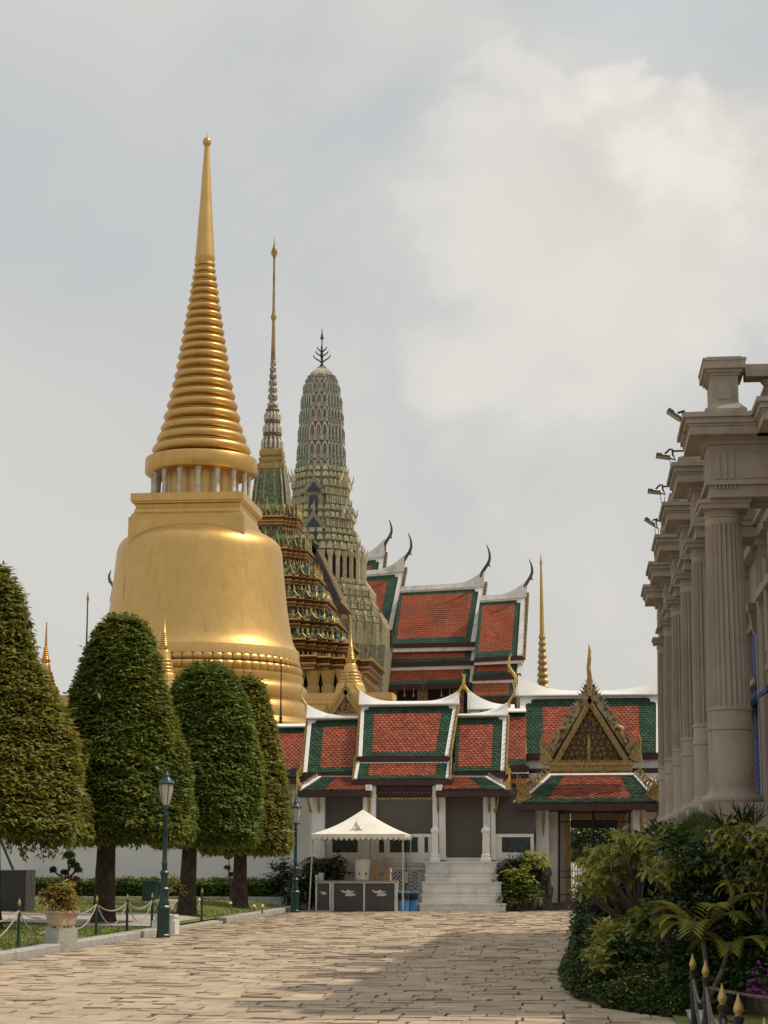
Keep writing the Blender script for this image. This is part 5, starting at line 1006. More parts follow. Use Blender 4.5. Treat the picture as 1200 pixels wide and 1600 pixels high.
# surface cracks in the mosaic, fine raised seams
b = MB()
def on_bell(px, py):
    d = ray(px, py); best = None
    R = np.interp(0, [0], [0])
    lo, hi = 60.0, CY
    for _ in range(40):
        m_ = (lo + hi) / 2; p = Vector((d.x, d.y, d.z)) * (m_ / d.y); z = p.z + EYE; yy = 1000
        r = float(np.interp(z, bz, br)); ins = math.hypot(p.x - cx, p.y - CY) < r
        if ins: hi = m_
        else: lo = m_
    p = d * (lo / d.y); return Vector((p.x, p.y, p.z + EYE))
_bp = [(1018, 151.5), (1002, 146.5), (972, 139.5), (930, 134), (888, 129.8), (868, 126.4), (854, 120), (842, 108), (831, 88), (822, 50)]
bz = np.array([Z(a) for a, _ in _bp]); br = np.array([h * s for _, h in _bp])
b.tube([on_bell(px, py) for px, py in ((310, 834), (306, 850), (305, 866), (300, 880), (299, 900), (302, 915), (299, 930), (298, 946))], .009, 4)
b.tube([on_bell(px, py) for px, py in ((196, 860), (195, 900), (192, 940))], .008, 4); obj('surface_crack', b, M['tan'], chd)

# ------------------------------------------------------------------ small chedis and slender spires
def small_chedi(label, px, Y, tip, cone, bell, rings_y, base, hw):
    c = at(px, cone, Y); s = mpp(px, cone, Y); Z = zat(px, Y); t = thing('small_stupa', label, 'stupa', (c.x, Y, 0), 'small golden stupas')
    b = MB(); pr = []; k = 7
    for i in range(k): q = i / k; yy = cone - (cone - tip) * .34 * q; r = hw[0] * (1 - .52 * q); pr += [(r * .86, yy), (r, yy - 1.2), (r * .86, yy - 2.6)]
    y1 = cone - (cone - tip) * .34; pr += [(hw[0] * .36, y1), (hw[0] * .14, tip + 5), (hw[0] * .2, tip + 3), (.05, tip)]
    b.lathe(c.x, Y, [(r * s, Z(y_)) for r, y_ in pr], 20); obj('ringed_spire', b, M['goldring'], t, 60)
    b = MB(); b.stack(c.x, Y, SQ, [(hw[0] * s * .95, Z(cone + 4)), (hw[0] * s * 1.1, Z(cone))]); b.lathe(c.x, Y, [(r * s, Z(y_)) for r, y_ in ((hw[1], bell), (hw[1] * .93, bell - 3), (hw[1] * .82, (bell + cone) / 2), (hw[1] * .76, cone + 7), (hw[0] * .8, cone + 3.5))], 28); obj('bell', b, M['gold'], t, 40)
    b = MB(); pr = []; k = 4
    for i in range(k): q = i / k; yy = rings_y - (rings_y - bell) * q; r = hw[2] + (hw[1] * 1.1 - hw[2]) * q; st = (rings_y - bell) / k; pr += [(r * .93, yy), (r, yy - st * .3), (r, yy - st * .6), (r * .93, yy - st * .92)]
    b.lathe(c.x, Y, [(r * s, Z(y_)) for r, y_ in pr], 28); obj('base_ring', b, M['goldring'], t, 40)
    b = MB(); q = hw[2]; b.stack(c.x, Y, [(-1, -.6), (-.6, -1), (.6, -1), (1, -.6), (1, .6), (.6, 1), (-.6, 1), (-1, .6)], [(q * s * 1.5, -.1), (q * s * 1.5, Z(base)), (q * s * 1.35, Z(base - 2)), (q * s * 1.08, Z(rings_y + 3)), (q * s * 1.02, Z(rings_y))]); obj('plinth', b, M['gold'], t)
small_chedi('small golden stupa rising in front of the left flank of the great bell', 256, 92, 944, 1010, 1030, 1052, 1090, (7.5, 12, 16.5))
small_chedi('small golden stupa rising before the green tiered library, above the pavilion roof', 548, 96, 967, 1031, 1048, 1068, 1096, (7, 11.5, 19))
small_chedi('small brownish golden stupa between the two leftmost clipped trees', 71, 100, 971, 1031, 1050, 1072, 1092, (6, 9.5, 17))
def slender(name, label, px, Y, y0, r, mats, tipm=None, tip=None, cat='pole', base=None):
    c = at(px, y0, Y); s = mpp(px, y0, Y); Z = zat(px, Y); t = thing(name, label, cat, (c.x, Y, base or 0)); b = MB(); b.lathe(c.x, Y, [(rr * s, (Z(yy) if yy < 1300 else (base or -.05))) for rr, yy in r], 12); obj('shaft', b, mats, t, 50)
    if tip: b = MB(); b.lathe(c.x, Y, [(rr * s, Z(yy)) for rr, yy in tip], 12); obj('tip', b, tipm, t, 60)
slender('flag_spire', 'thin dark pole with a gold bud tip behind the second clipped tree', 136.5, 112, 960, [(2.2, 1400), (1.4, 1000), (1.0, 945), (1.4, 943), (1.0, 941)], M['chofa'], M['gold2'], [(.8, 941), (2.4, 937), (1.6, 932), (.6, 927), (.1, 922)])
slender('lightning_rod', 'thin black rod standing in front of the golden stupa mouldings', 439, 76, 1080, [(3.0, 1400), (3.0, 1128), (2.2, 1126), (2.6, 1122), (1.8, 1119), (1.2, 1100), (.9, 1050), (1.2, 1048), (.6, 1030)], M['iron'])
slender('lightning_rod', 'thin black rod standing before the lower roof of the tall temple hall', 661, 78, 1080, [(2.0, 1400), (1.6, 1098), (.8, 1090), (.7, 1046)], M['iron'])
# golden prang-like spire on the far right
Y = 185; c = at(847, 1000, Y); s = mpp(847, 1000, Y); Z = zat(847, Y); t = thing('slim_golden_spire', 'slim golden spire with stacked square rings against the sky right of the temple hall', 'spire', (c.x, Y, 0))
b = MB(); k = 9
for i in range(k):
    q = i / k; y0, y1 = 1078 - 88 * q, 1078 - 88 * (i + 1) / k; h = 9.2 - 4.8 * q; b.stack(c.x, Y, [(-1, -.5), (-.5, -1), (.5, -1), (1, -.5), (1, .5), (.5, 1), (-.5, 1), (-1, .5)], [(h * .72 * s, Z(y0)), (h * s, Z(y0 - 2)), (h * 1.0 * s, Z(y0 - 4.5)), (h * .7 * s, Z(y1 + 1)), (h * .66 * s, Z(y1))])
    for a in range(8): aa = a * math.pi / 4 + .39; b.tube([(c.x + h * s * .95 * math.cos(aa), Y + h * s * .95 * math.sin(aa), Z(y0 - 3)), (c.x + h * s * .8 * math.cos(aa), Y + h * s * .8 * math.sin(aa), Z(y1 + 1))], [.09, .02], 4)
obj('ring_stack', b, M['gold2'], t); b = MB(); b.stack(c.x, Y, SQ, [(11 * s, -.1), (11 * s, Z(1100)), (9.2 * s, Z(1078))]); obj('plinth', b, M['gold'], t)
b = MB(); b.lathe(c.x, Y, [(r * s, Z(y_)) for r, y_ in ((3.6, 990), (3.1, 960), (2.4, 920), (1.6, 886), (1.3, 884), (2.4, 880), (1.6, 876), (.6, 870), (.1, 862))], 14); obj('needle', b, M['goldring'], t, 50)

# ------------------------------------------------------------------ terrace that carries the golden monuments
for xa_, xb_, lab in ((478, 612, 'ochre terrace wall under the green tiered library, showing above the pavilion roof'), (-300, 132, 'ochre terrace wall glimpsed between the two leftmost clipped trees')):
    x0, x1 = at(xa_, 1090, 89).x, at(xb_, 1090, 89).x; z1 = at(490, 1083, 89).z; t = thing('terrace', lab, 'wall', ((x0 + x1) / 2, 89, 0)); b = MB()
    b.box(x0, x1, 89, 91, -.05, z1 - .5); b.box(x0 - .08, x1 + .08, 88.9, 91, z1 - .5, z1 - .35); b.box(x0 - .04, x1 + .04, 88.95, 91, z1 - .35, z1); obj('wall', b, M['tan'], t)
# small gilded pediment over the gallery
Y = 80; t = thing('gilded_pediment', 'small gilded pediment with dark carved field behind the left wing roof of the pavilion', 'pediment', (at(540, 1112, Y).x, Y, 0)); b = MB()
ap, l, r = at(540, 1073, Y), at(512, 1114, Y), at(568, 1114, Y); b.prism([ap - Vector((0, -.2, .15)), l + Vector((0, .2, 0)), r + Vector((0, .2, 0))], (0, .12, 0)); obj('tympanum', b, M['bronze'], t)
barge(t, ap, l, .22, 14, -.02, tooth=.15); barge(t, ap, r, .22, 14, -.02, tooth=.15); b = MB(); b.box(l.x, r.x, Y + .25, Y + 1.5, -.05, l.z); obj('wall', b, M['tan'], t)
b = MB(); chofa(b, ap + Vector((0, 0, .05)), .55, .4, .06); flames(b, l, .55, 3, -.6, .05, .3); obj('finial', b, M['gold2'], t, 60)

# ------------------------------------------------------------------ green tiered library (mondop)
def redent(k=3, st=.13):                                  # square outline with k stepped corners, half size 1
    q = []; e = 1 - k * st
    pts = []
    for i in range(k + 1): pts.append((1 - i * st, e + i * st)); pts.append((1 - (i + 1) * st, e + i * st)) if i < k else None
    pts = [(1, e)]
    x, y = 1, e
    for i in range(k): x -= st; pts.append((x, y)); y += st; pts.append((x, y))
    out = []
    for r_ in range(4):
        for (px, py) in pts:
            a = r_ * math.pi / 2; out.append((round(px * math.cos(a) - py * math.sin(a), 6), round(px * math.sin(a) + py * math.cos(a), 6)))
    return out
RD3, RD2, RD4 = redent(3, .12), redent(2, .16), redent(4, .11)
def perim(plan, h, step, odd=False):                                 # points along the outline, with outward direction
    o = []
    for i in range(len(plan)):
        p, q = Vector((*plan[i], 0)) * h, Vector((*plan[(i + 1) % len(plan)], 0)) * h; d = q - p; n = max(1, int(d.length / step)); n += 1 if odd and n % 2 == 0 else 0; out = Vector((d.y, -d.x, 0)).normalized()
        for j in range(n): o.append((p + d * ((j + .5) / n), d.normalized(), out, d.length / n))
    return o
MY = 140.0; ma = at(425, 733, MY); mx = ma.x; s = mpp(425, 733, MY); mZ = zat(425, MY)
mon = thing('tiered_library', 'green and gold library building with eight tiered eaves and a needle spire', 'temple', (mx, MY, 0))
def fz(px, yy, h): return at(px, yy, MY - h).z
tiers = [(805, 50), (855, 66), (898, 85), (933, 102), (967, 119), (998, 138), (1024, 178)]
M['eave'] = mat('red_brown_lacquer', (.13, .055, .03), .5, var=.3, scale=4., stain=(.28, .17, .06), stain_s=5., stain_a=(.52, .66))
hs = [h * s * .93 for _, h in tiers]; ze = [fz(450, y_, h) for (y_, _), h in zip(tiers, hs)]
zc0, zc1 = mZ(735), mZ(800)
b = MB(); b.stack(mx, MY, RD2, [(28.5 * s, ze[0] - .1), (27 * s, zc1 + .4), (24.5 * s, mZ(765)), (20.5 * s, mZ(737))]); obj('green_body', b, M['mgreen'], mon)
b = MB()
for q in range(4):
    a = q * math.pi / 2
    for sgn in (-1, 1, .42, -.42):
        def P(h, z, k): x, y = h * sgn * .80, -h * k; return (mx + x * math.cos(a) - y * math.sin(a), MY + x * math.sin(a) + y * math.cos(a), z)
        b.tube([P(27.5 * s, zc1 + .2, 1.0), P(24.6 * s, mZ(765), 1.0), P(20.8 * s, mZ(737), 1.0)], .09, 4)
obj('body_rib', b, M['prang'], mon)
b = MB(); b.stack(mx, MY, RD2, [(h * s, mZ(y_)) for y_, h in ((737, 20), (735, 21.5), (727, 21.5), (725, 18), (720, 19.5), (718, 19.5), (716, 16.5), (713, 18.5), (706, 18), (703, 16))]); obj('neck_ring', b, M['gold2'], mon)
# petalled shaft
b = MB(); g_ = MB()
segs = [(703, 680, 17, 14.5), (678, 660, 14.5, 12.3), (658, 641, 12.6, 10.8)]
for y0, y1, h0, h1 in segs:
    g_.lathe(mx, MY, [(h0 * .86 * s, mZ(y0)), (h1 * .86 * s, mZ(y1))], 16); g_.lathe(mx, MY, [(h1 * s, mZ(y1 + 1)), (h1 * 1.05 * s, mZ(y1)), (h1 * .9 * s, mZ(y1 - 2))], 16)
    for i in range(14):
        a = 2 * math.pi * (i + .5) / 14; x0, y0_ = math.cos(a), math.sin(a); b.tube([(mx + h0 * .93 * s * x0, MY + h0 * .93 * s * y0_, mZ(y0 - .5)), (mx + (h0 + h1) * .49 * s * x0, MY + (h0 + h1) * .49 * s * y0_, mZ((y0 + y1) / 2)), (mx + h1 * .93 * s * x0, MY + h1 * .93 * s * y0_, mZ(y1 + 3))], [.10, .125, .03], 5)
obj('petal_shaft', b, M['prangw'], mon); obj('shaft_core', g_, M['bronze'], mon)
b = MB(); pr = []
for i, yy in enumerate((634, 621, 609.5, 598.5, 588, 578, 568.5)): h = 8.2 - i * .62; pr += [(h * .72, yy + 5), (h, yy + 2.6), (h * 1.04, yy), (h, yy - 2.8), (h * .72, yy - 5)]
b.lathe(mx, MY, [(r * s, mZ(y_)) for r, y_ in pr], 16); obj('bead_shaft', b, mat('silvered_mosaic', (.33, .30, .24), .5, .3, var=.5, scale=6., stain=(.05, .045, .03), stain_s=7., stain_a=(.48, .6)), mon, 40)
b = MB(); b.lathe(mx, MY, [(r * s, mZ(y_)) for r, y_ in ((3.9, 563), (3.6, 555), (3.0, 525), (2.4, 505), (2.2, 502), (4.2, 498), (4.6, 495), (3.4, 492), (2.6, 488), (2.2, 484), (1.9, 450), (1.7, 406), (2.4, 402), (5.4, 396), (4.6, 392), (3.0, 388), (1.7, 383), (.7, 378), (.1, 369))], 14); obj('needle', b, goldmat('dark_needle_gilding', (.36, .25, .10), .42, .1, 9., .8, (.16, .12, .07), (.5, .7), .8), mon, 50)
# eaves
for i, (h, z) in enumerate(zip(hs, ze)):
    hin = hs[i - 1] * .86 if i else 28 * s; t_ = .62 if i < 6 else .9; zu = (ze[i - 1] - .75) if i else zc1 + .9
    b = MB(); b.stack(mx, MY, RD4, [(h * .90, z - t_ - .30), (h * .965, z - t_ * .95), (h * .99, z - t_ * .62), (h * .955, z - t_ * .56), (h * .985, z - t_ * .36), (h * 1.0, z - t_ * .30), (h * .975, z - t_ * .22), (h * 1.015, z - .06), (h * 1.015, z)]); e = obj('eave', b, M['eave'], mon); b = MB()
    for f_, zz in ((1.022, .10), (.998, t_ * .62 + .03), (.974, t_ + .02)): b.stack(mx, MY, RD4, [(h * f_, z - zz), (h * f_ + .03, z - zz + .05), (h * f_, z - zz + .10)], cap=False)
    obj('eave_trim', b, M['goldring'], e)
    b = MB()
    for p, d, o, L in perim(RD4, h * 1.0, .34): c = Vector((mx, MY, z)) + p; b.prism([c - d * L * .34, c + d * L * .34, c + o * .02 + Vector((0, 0, .24))], o * -.08)
    for p, d, o, L in perim(RD4, h * .93, .5): c = Vector((mx, MY, z - t_ - .22)) + p; b.tube([c, c - Vector((0, 0, .3))], [.09, .03], 4)
    obj('antefix_row', b, M['gold2'], e)
    if i < 6:
        b = MB(); b.stack(mx, MY, RD4, [(h * .96, z + .01), (h * .94, z + .12), ((h * .72 + hin * .28), z + (zu - z) * .35), (hin * 1.05, z + (zu - z) * .68), (hin, zu)]); sk = obj('tier_roof', b, M['mgreen'], mon)
    # little gable fronts on each side and carved guardians between them
        b = MB(); g2 = MB()
        for q in range(4):
            a = q * math.pi / 2
            for k_, off in enumerate((0, -.30, .30, -.52, .52, -.70, .70)):
                gh, gw = ((zu - z) * (.66 if k_ == 0 else .50), h * (.13 if k_ == 0 else .085)); o = h * (.93 if k_ < 5 else .84)
                R = lambda x, y, zz: (mx + x * math.cos(a) - y * math.sin(a), MY + x * math.sin(a) + y * math.cos(a), zz)
                b.grid([[R(off * h - gw, -o, z + .05), R(off * h, -o, z + gh), R(off * h + gw, -o, z + .05)], [R(off * h - gw * .9, -o * .78, z + .15), R(off * h, -o * .74, z + gh), R(off * h + gw * .9, -o * .78, z + .15)]], True, True)
                for sg in (-1, 1): g2.tube([R(off * h, -o - .05, z + gh + .05), R(off * h + sg * gw * .55, -o - .05, z + gh * .42), R(off * h + sg * gw * 1.08, -o - .05, z + .05), R(off * h + sg * gw * 1.25, -o - .05, z + .30)], [.045, .05, .055, .015], 5)
                g2.tube([R(off * h, -o - .05, z + gh), R(off * h, -o - .05, z + gh + .45)], [.06, .01], 5)
        obj('gable_row', b, M['mteal'], sk); obj('gable_trim', g2, M['gold2'], sk)
        b = MB(); rr = random.Random(i)
        for p, d, o, L in perim(RD4, h * .92, .62): c = Vector((mx, MY, z + .1)) + p; k_ = rr.uniform(.7, 1.1); b.lathe(c.x, c.y, [(.16 * k_, c.z), (.20 * k_, c.z + .30 * k_), (.12 * k_, c.z + .5 * k_), (.13 * k_, c.z + .62 * k_), (.02, c.z + .95 * k_)], 6)
        obj('guardian_row', b, goldmat('mixed_mosaic_figure', (.42, .36, .15), .4, .3, 8., .4, (.02, .08, .06), (.42, .58), 2.2), sk)
# walls and columns below the main cornice
hb = hs[-1] * .70; zb_ = at(480, 1083, 128).z - .3
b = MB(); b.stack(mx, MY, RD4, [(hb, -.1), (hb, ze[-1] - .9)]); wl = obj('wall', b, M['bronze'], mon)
for px in np.arange(-.92, .93, .1533):
    for face in (0, 1):
        o = hs[-1] * .86; x, y = (px * hs[-1] * .86, -o) if face == 0 else (o, px * hs[-1] * .86); b = MB()
        if face == 1 and px < -.9: continue
        b.stack(mx + x, MY + y, RD2, [(.50, zb_ - 1), (.50, zb_ + .3), (.42, zb_ + .5), (.46, zb_ + 1.1), (.36, zb_ + 1.3), (.33, ze[-1] - 2.2), (.42, ze[-1] - 1.6), (.55, ze[-1] - 1.0)]); obj('column', b, M['gold2'], mon)
b = MB(); b.stack(mx, MY, RD4, [(hs[-1] * 1.02, -.1), (hs[-1] * 1.02, zb_ - .1), (hs[-1] * .98, zb_)]); obj('platform', b, M['tan'], mon)

# ------------------------------------------------------------------ porcelain prang tower
PYv = 165.0; pa = at(502, 720, PYv); pxx = pa.x; s = mpp(502, 720, PYv); pZ = zat(502, PYv)
pr_ = thing('corn_cob_tower', 'tall rounded porcelain tower with rows of arches and a dark trident on top', 'temple', (pxx, PYv, 0))
hwp = lambda y_: float(np.interp(y_, [572, 578, 584, 590, 600, 620, 645, 680, 710, 735], [5, 9, 15, 19.5, 23.5, 27, 30, 32.2, 33.5, 35.5])) * s
RDp = redent(4, .14)
b = MB(); b.stack(pxx, PYv, RDp, [(hwp(y_) * .97, pZ(y_)) for y_ in (760, 735, 720, 705, 690, 675, 660, 645, 630, 615, 602, 592, 585, 579, 574)]); obj('tower_core', b, mat('grey_brown_mosaic', (.16, .125, .095), .6, var=.4, scale=4.), pr_)
bands = [(591, 4), (598, 5), (615, 6), (638, 7), (661, 7), (690, 8), (719, 8), (734, 5)]
for yy, th_ in bands:
    h = hwp(yy) * 1.05; b = MB(); b.stack(pxx, PYv, RDp, [(h * .98, pZ(yy + th_ / 2 + 1)), (h * 1.04, pZ(yy + th_ / 2 - .6)), (h, pZ(yy + th_ / 2 - 1.4)), (h, pZ(yy - th_ / 2 + 1.4)), (h * 1.04, pZ(yy - th_ / 2 + .6)), (h * 1.0, pZ(yy - th_ / 2))]); bd = obj('band', b, M['prangw'], pr_)
    b = MB()
    for p, d, o, L in perim(RDp, h * 1.02, .55): c = Vector((pxx, PYv, pZ(yy))) + p; b.prism([c + d * L * .24 + Vector((0, 0, -.14)), c + d * L * .24 + Vector((0, 0, .14)), c - d * L * .24 + Vector((0, 0, .14)), c - d * L * .24 + Vector((0, 0, -.14))], o * .05)
    obj('band_plaque', b, M['prang'], bd)
def arch(mb, c, d, o, w, h, th=.08, m=0):
    pts = [c - d * w, c - d * w + Vector((0, 0, h * .55)), c - d * w * .6 + Vector((0, 0, h * .84)), c + Vector((0, 0, h)), c + d * w * .6 + Vector((0, 0, h * .84)), c + d * w + Vector((0, 0, h * .55)), c + d * w]; mb.prism(pts, o * th, m)
for (ya, ta), (yb_, tb) in zip(bands[:-1], bands[1:]):
    y0, y1 = yb_ - tb / 2, ya + ta / 2; h = hwp(y0) * 1.02; H = pZ(y1) - pZ(y0) - .05; b1, b2, b3 = MB(), MB(), MB()
    for p, d, o, L in perim(RDp, h, .46, True):
        mid = abs(p.x) < .05 or abs(p.y) < .05; c = Vector((pxx, PYv, pZ(y0))) + p; arch(b1, c, d, o, L * .48, H, .05); arch(b2, c + Vector((0, 0, .04)), d, o, L * .27, H * .74, .10); arch(b3 if mid else b2, c + Vector((0, 0, .06)), d, o, L * .20, H * .55, .15)
    ar = obj('arch_row', b1, M['prangw'], pr_); obj('arch_inlay', b2, M['pgreen'], ar); obj('arch_figure', b3, M['porange'], ar)
b = MB(); b.stack(pxx, PYv, RDp, [(hwp(589), pZ(589)), (hwp(585) * 1.02, pZ(583)), (hwp(579), pZ(578)), (6 * s, pZ(575))]); obj('dome_cap', b, M['prangw'], pr_)
# trident
b = MB(); b.lathe(pxx, PYv, [(6.5 * s, pZ(577)), (6 * s, pZ(575)), (1.0 * s, pZ(567)), (.9 * s, pZ(535)), (.8 * s, pZ(531)), (3.2 * s, pZ(529.5)), (2.0 * s, pZ(526)), (.8 * s, pZ(520)), (.1 * s, pZ(510))], 10)
for y0, y1, w_ in ((567, 554, 13.5), (558, 548, 9.8), (551, 541.5, 7.2)):
    for sg in (-1, 1):
        for ax in (0, 1):
            P = lambda w, y_: (pxx + (sg * w * s if ax == 0 else 0), PYv + (sg * w * s if ax else 0), pZ(y_)); b.tube([P(0, y0), P(w_ * .45, y0 - (y0 - y1) * .35), P(w_ * .8, y0 - (y0 - y1) * .55), P(w_, y1 + 2), P(w_ * .98, y1)], [.07, .065, .06, .05, .02], 5)
obj('trident', b, M['iron'], pr_)
# stepped lower storeys
low = [(733, 36.5), (743, 38.5), (754, 42.5), (768, 43), (781, 43), (795, 46), (806, 50.5), (818, 50), (832, 50), (842, 55), (854, 58), (869, 66)]
for i in range(len(low) - 1):
    (y0, h0), (y1, h1) = low[i], low[i + 1]; b = MB(); k = 2 if i in (3, 4, 7) else 1
    b.stack(pxx, PYv, RDp, [(h1 * s * .93, pZ(y1) - .2), (h1 * s, pZ(y1 - 1)), (h1 * s * 1.02, pZ(y1 - 2)), (h1 * s * .96, pZ(y1 - 3)), (h0 * s * .95, pZ(y0))]); sy = obj('storey', b, M['prang'], pr_)
    b = MB(); H = pZ(y0) - pZ(y1 - 2)
    if k == 2:
        for p, d, o, L in perim(RDp, h1 * s * .97, .42): c = Vector((pxx, PYv, pZ(y1 - 2))) + p; b.box(c.x - .07, c.x + .07, c.y - .07, c.y + .07, c.z, c.z + H * .9)
    else:
        for p, d, o, L in perim(RDp, h1 * s * .99, .60): c = Vector((pxx, PYv, pZ(y1 - 2))) + p; arch(b, c, d, o, L * .34, H * .85, .14)
    obj('antefix_row', b, M['prangl'], sy)
for yy, hw_ in ((756, 43), (808, 49), (870, 64)):
    for sx in (-1, 1):
        for sy_ in (-1, 1):
            for q in (0, 1):
                base = Vector((pxx + sx * hw_ * s * (.84 if q else .98), PYv + sy_ * hw_ * s * (.98 if q else .8), pZ(yy) - .2)); b = MB(); b.tube([base, base + Vector((sx * .06, 0, .4)), base + Vector((sx * .24, 0, .75)), base + Vector((sx * .30, 0, 1.25))], [.18, .12, .07, .02], 6); obj('corner_naga', b, M['prangl'], pr_)
for yy, hh in ((771, 40), (826, 47)):
    for q in range(2):
        y_f = PYv - hh * s - .5; c = at(490, yy, y_f); b = MB(); b.prism([(c.x - .8, y_f, c.z), (c.x + .8, y_f, c.z), (c.x + .8, y_f, c.z - 2.0), (c.x - .8, y_f, c.z - 2.0)], (0, 1.5, 0)); b.prism([(c.x - 1.2, y_f - .05, c.z), (c.x, y_f - .05, c.z + 1.6), (c.x + 1.2, y_f - .05, c.z)], (0, 1.5, 0)); b.tube([(c.x, y_f, c.z + 1.5), (c.x, y_f, c.z + 2.6)], [.13, .02], 5)
        if q == 0: nh = obj('niche', b, M['prang'], pr_)
        else: b = MB(); b.box(c.x - .36, c.x + .36, y_f - .06, y_f + .02, c.z - 1.8, c.z - .15); b.prism([(c.x - .65, y_f - .12, c.z + .15), (c.x, y_f - .12, c.z + 1.05), (c.x + .65, y_f - .12, c.z + .15)], (0, .04, 0)); obj('niche_opening', b, mat('blue_black_mosaic', (.03, .04, .06), .5), nh)
b = MB(); b.stack(pxx, PYv, RDp, [(62 * s, pZ(925)), (62 * s, pZ(869))]); obj('cella', b, M['maroon'], pr_)
for p, d, o, L in perim(RDp, 66 * s, .64):
    if p.x < -2 or not (o.y < -.5 or (o.x > .5 and abs(p.y) < 30 * s)): continue
    c = Vector((pxx, PYv, 0)) + p; b = MB(); b.stack(c.x, c.y, SQ, [(.22, pZ(924)), (.22, pZ(921)), (.16, pZ(919)), (.15, pZ(880)), (.21, pZ(877)), (.25, pZ(870))]); obj('column', b, M['prangl'], pr_)
base = [(920, 72), (931, 72), (939, 80), (952, 80), (960, 84), (972, 84), (981, 97), (1016, 100), (1100, 104)]
for (y0, h0), (y1, h1) in zip(base[:-1], base[1:]):
    b = MB(); b.stack(pxx, PYv, RD4, [(h1 * s * .98, pZ(y1)), (h1 * s * .98, pZ(y1 - .3 * (y1 - y0))), (h1 * s * 1.02, pZ(y0 + 2)), (h1 * s * 1.02, pZ(y0)), (h0 * s * .9, pZ(y0) + .02)]); sy = obj('base_tier', b, M['prang'], pr_); b = MB()
    if y1 < 1090:
        for p, d, o, L in perim(RD4, h1 * s * 1.0, .9): c = Vector((pxx, PYv, pZ(y0))) + p; arch(b, c, d, o, L * .36, .42, .12); b.box(c.x - .14, c.x + .14, c.y - .14, c.y + .14, pZ(y1), pZ(y0 + 2))
        obj('antefix_row', b, M['prangl'], sy)
# gabled porch of the tower, dark verge sloping right
YQ = 150.0; ap, r_ = at(489, 848, YQ), at(532, 940, YQ); l_ = Vector((ap.x * 2 - r_.x, YQ, r_.z)); b = MB(); b.prism([ap, r_, l_], (0, 8, 0)); b.box(l_.x + .8, r_.x - .8, YQ + .6, YQ + 7, -.1, r_.z + .5); po = obj('porch', b, M['bronze'], pr_)
for e in (r_, l_): barge(po, ap + Vector((0, -.1, 0)), e + Vector((0, -.1, 0)), .55, 26, -.05, M['chofa'], tooth=.3)

# ------------------------------------------------------------------ tall temple hall with telescoping roofs
def Yd(px, Y0): return Y0 * (1 - math.tan(math.radians(8)) * (px - 690) / F)
hall = thing('temple_hall', 'tall temple hall with four stepped red and green roofs and dark horn finials', 'temple', (at(690, 1090, 172).x, 172, 0))
fm = [M['redfar'], M['greenfar']]
def hall_roof(tl, tr, br, bl, Yt, Yb, fw, border, cham, sides, nm='roof'):
    A, B, Cc, Dd = (at(*p, Yd(p[0], Yq)) for p, Yq in ((tl, Yt), (tr, Yt), (br, Yb), (bl, Yb)))
    r = roof(hall, A, B, Cc, Dd, border, (cham * 1.2 if 'l' in sides else 0, cham * 1.2 if 'r' in sides else 0), (.30, .26), fm, .12, nm, .03)
    mb = MB(); frame(mb, A, B, Cc, Dd, fw, .12, sides, cham * .5); obj('plaster_border', mb, M['white2'], r); return A, B, Cc, Dd
def hbox(nm, pts, th, m):                                  # plank seen as a photo quad, pushed back
    b = MB(); b.prism(pts, (0, th, 0)); obj(nm, b, m, hall)
secs = [dict(q=((540, 877), (601, 868), (590, 962), (530, 968)), Y=178, ch=(601, 856), ct=810, up=22, bd=(.3, 1.2, 1.0, 1.2)),
        dict(q=((560, 898), (632, 892), (613, 985), (550, 990)), Y=175, ch=(630, 884), ct=831, up=20, bd=(.3, 1.5, 1.0, 1.2)),
        dict(q=((625, 922), (757, 915), (743, 1004), (614, 1008)), Y=172, ch=(753, 902), ct=850, up=20, bd=(.3, 1.0, .75, .8)),
        dict(q=((750, 937), (822, 932), (816, 1025), (741, 1029)), Y=169, ch=(820, 922), ct=873, up=18, bd=(.3, .95, .75, .8))]
for i, d in enumerate(secs):
    q = d['q']; Y = d['Y']; A, B, Cc, Dd = hall_roof(*q, Y, Y - 4.4, .42, d['bd'], 1.0, 'tr')
    # ridge with upswept end, following the hall's own direction
    N = 16; mb = MB(); h0 = .32; upm = d['up'] * mpp(700, 900, Y); L = []
    for k in range(N + 1):
        p = A.lerp(B, k / N); dist = (B - p).length; e = upm * max(0, 1 - dist / 2.6) ** 2; o = .12 + .16 * (1 - e / (upm + .01))
        L.append([tuple(p + Vector((0, -.34, -.12))), tuple(p + Vector((0, -o * .5, h0 + e))), tuple(p + Vector((0, o * .5, h0 + e))), tuple(p + Vector((0, .34, -.12)))])
    mb.grid(L, True, True, True); obj('ridge', mb, M['white2'], hall, 30)
    bq = at(*d['ch'], Yd(d['ch'][0], Y)); H = (d['ch'][1] - d['ct']) * mpp(700, 900, Y); ch = MB(); chofa(ch, bq + Vector((-.05, 0, 0)), H, .95, .15); obj('roof_finial', ch, M['chofa'], hall, 60)
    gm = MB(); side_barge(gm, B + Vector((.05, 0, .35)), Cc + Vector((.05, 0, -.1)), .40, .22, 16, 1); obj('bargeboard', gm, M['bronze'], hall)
    mb = MB(); mb.slab(B + Vector((0, .02, 0)), A + Vector((0, .02, 0)), A + Vector((-1, 4.6, A.z * 0 - 5)), B + Vector((-1, 4.6, -5)), .1); obj('rear_slope', mb, M['greenfar'], hall)
    mb = MB(); mb.face([B + Vector((-.1, 0, 0)), Cc + Vector((-.1, 0, 0)), B + Vector((-.8, 4.6, -5))]); obj('gable_wall', mb, M['white2'], hall)
W = lambda px, py, Y: at(px, py, Yd(px, Y))
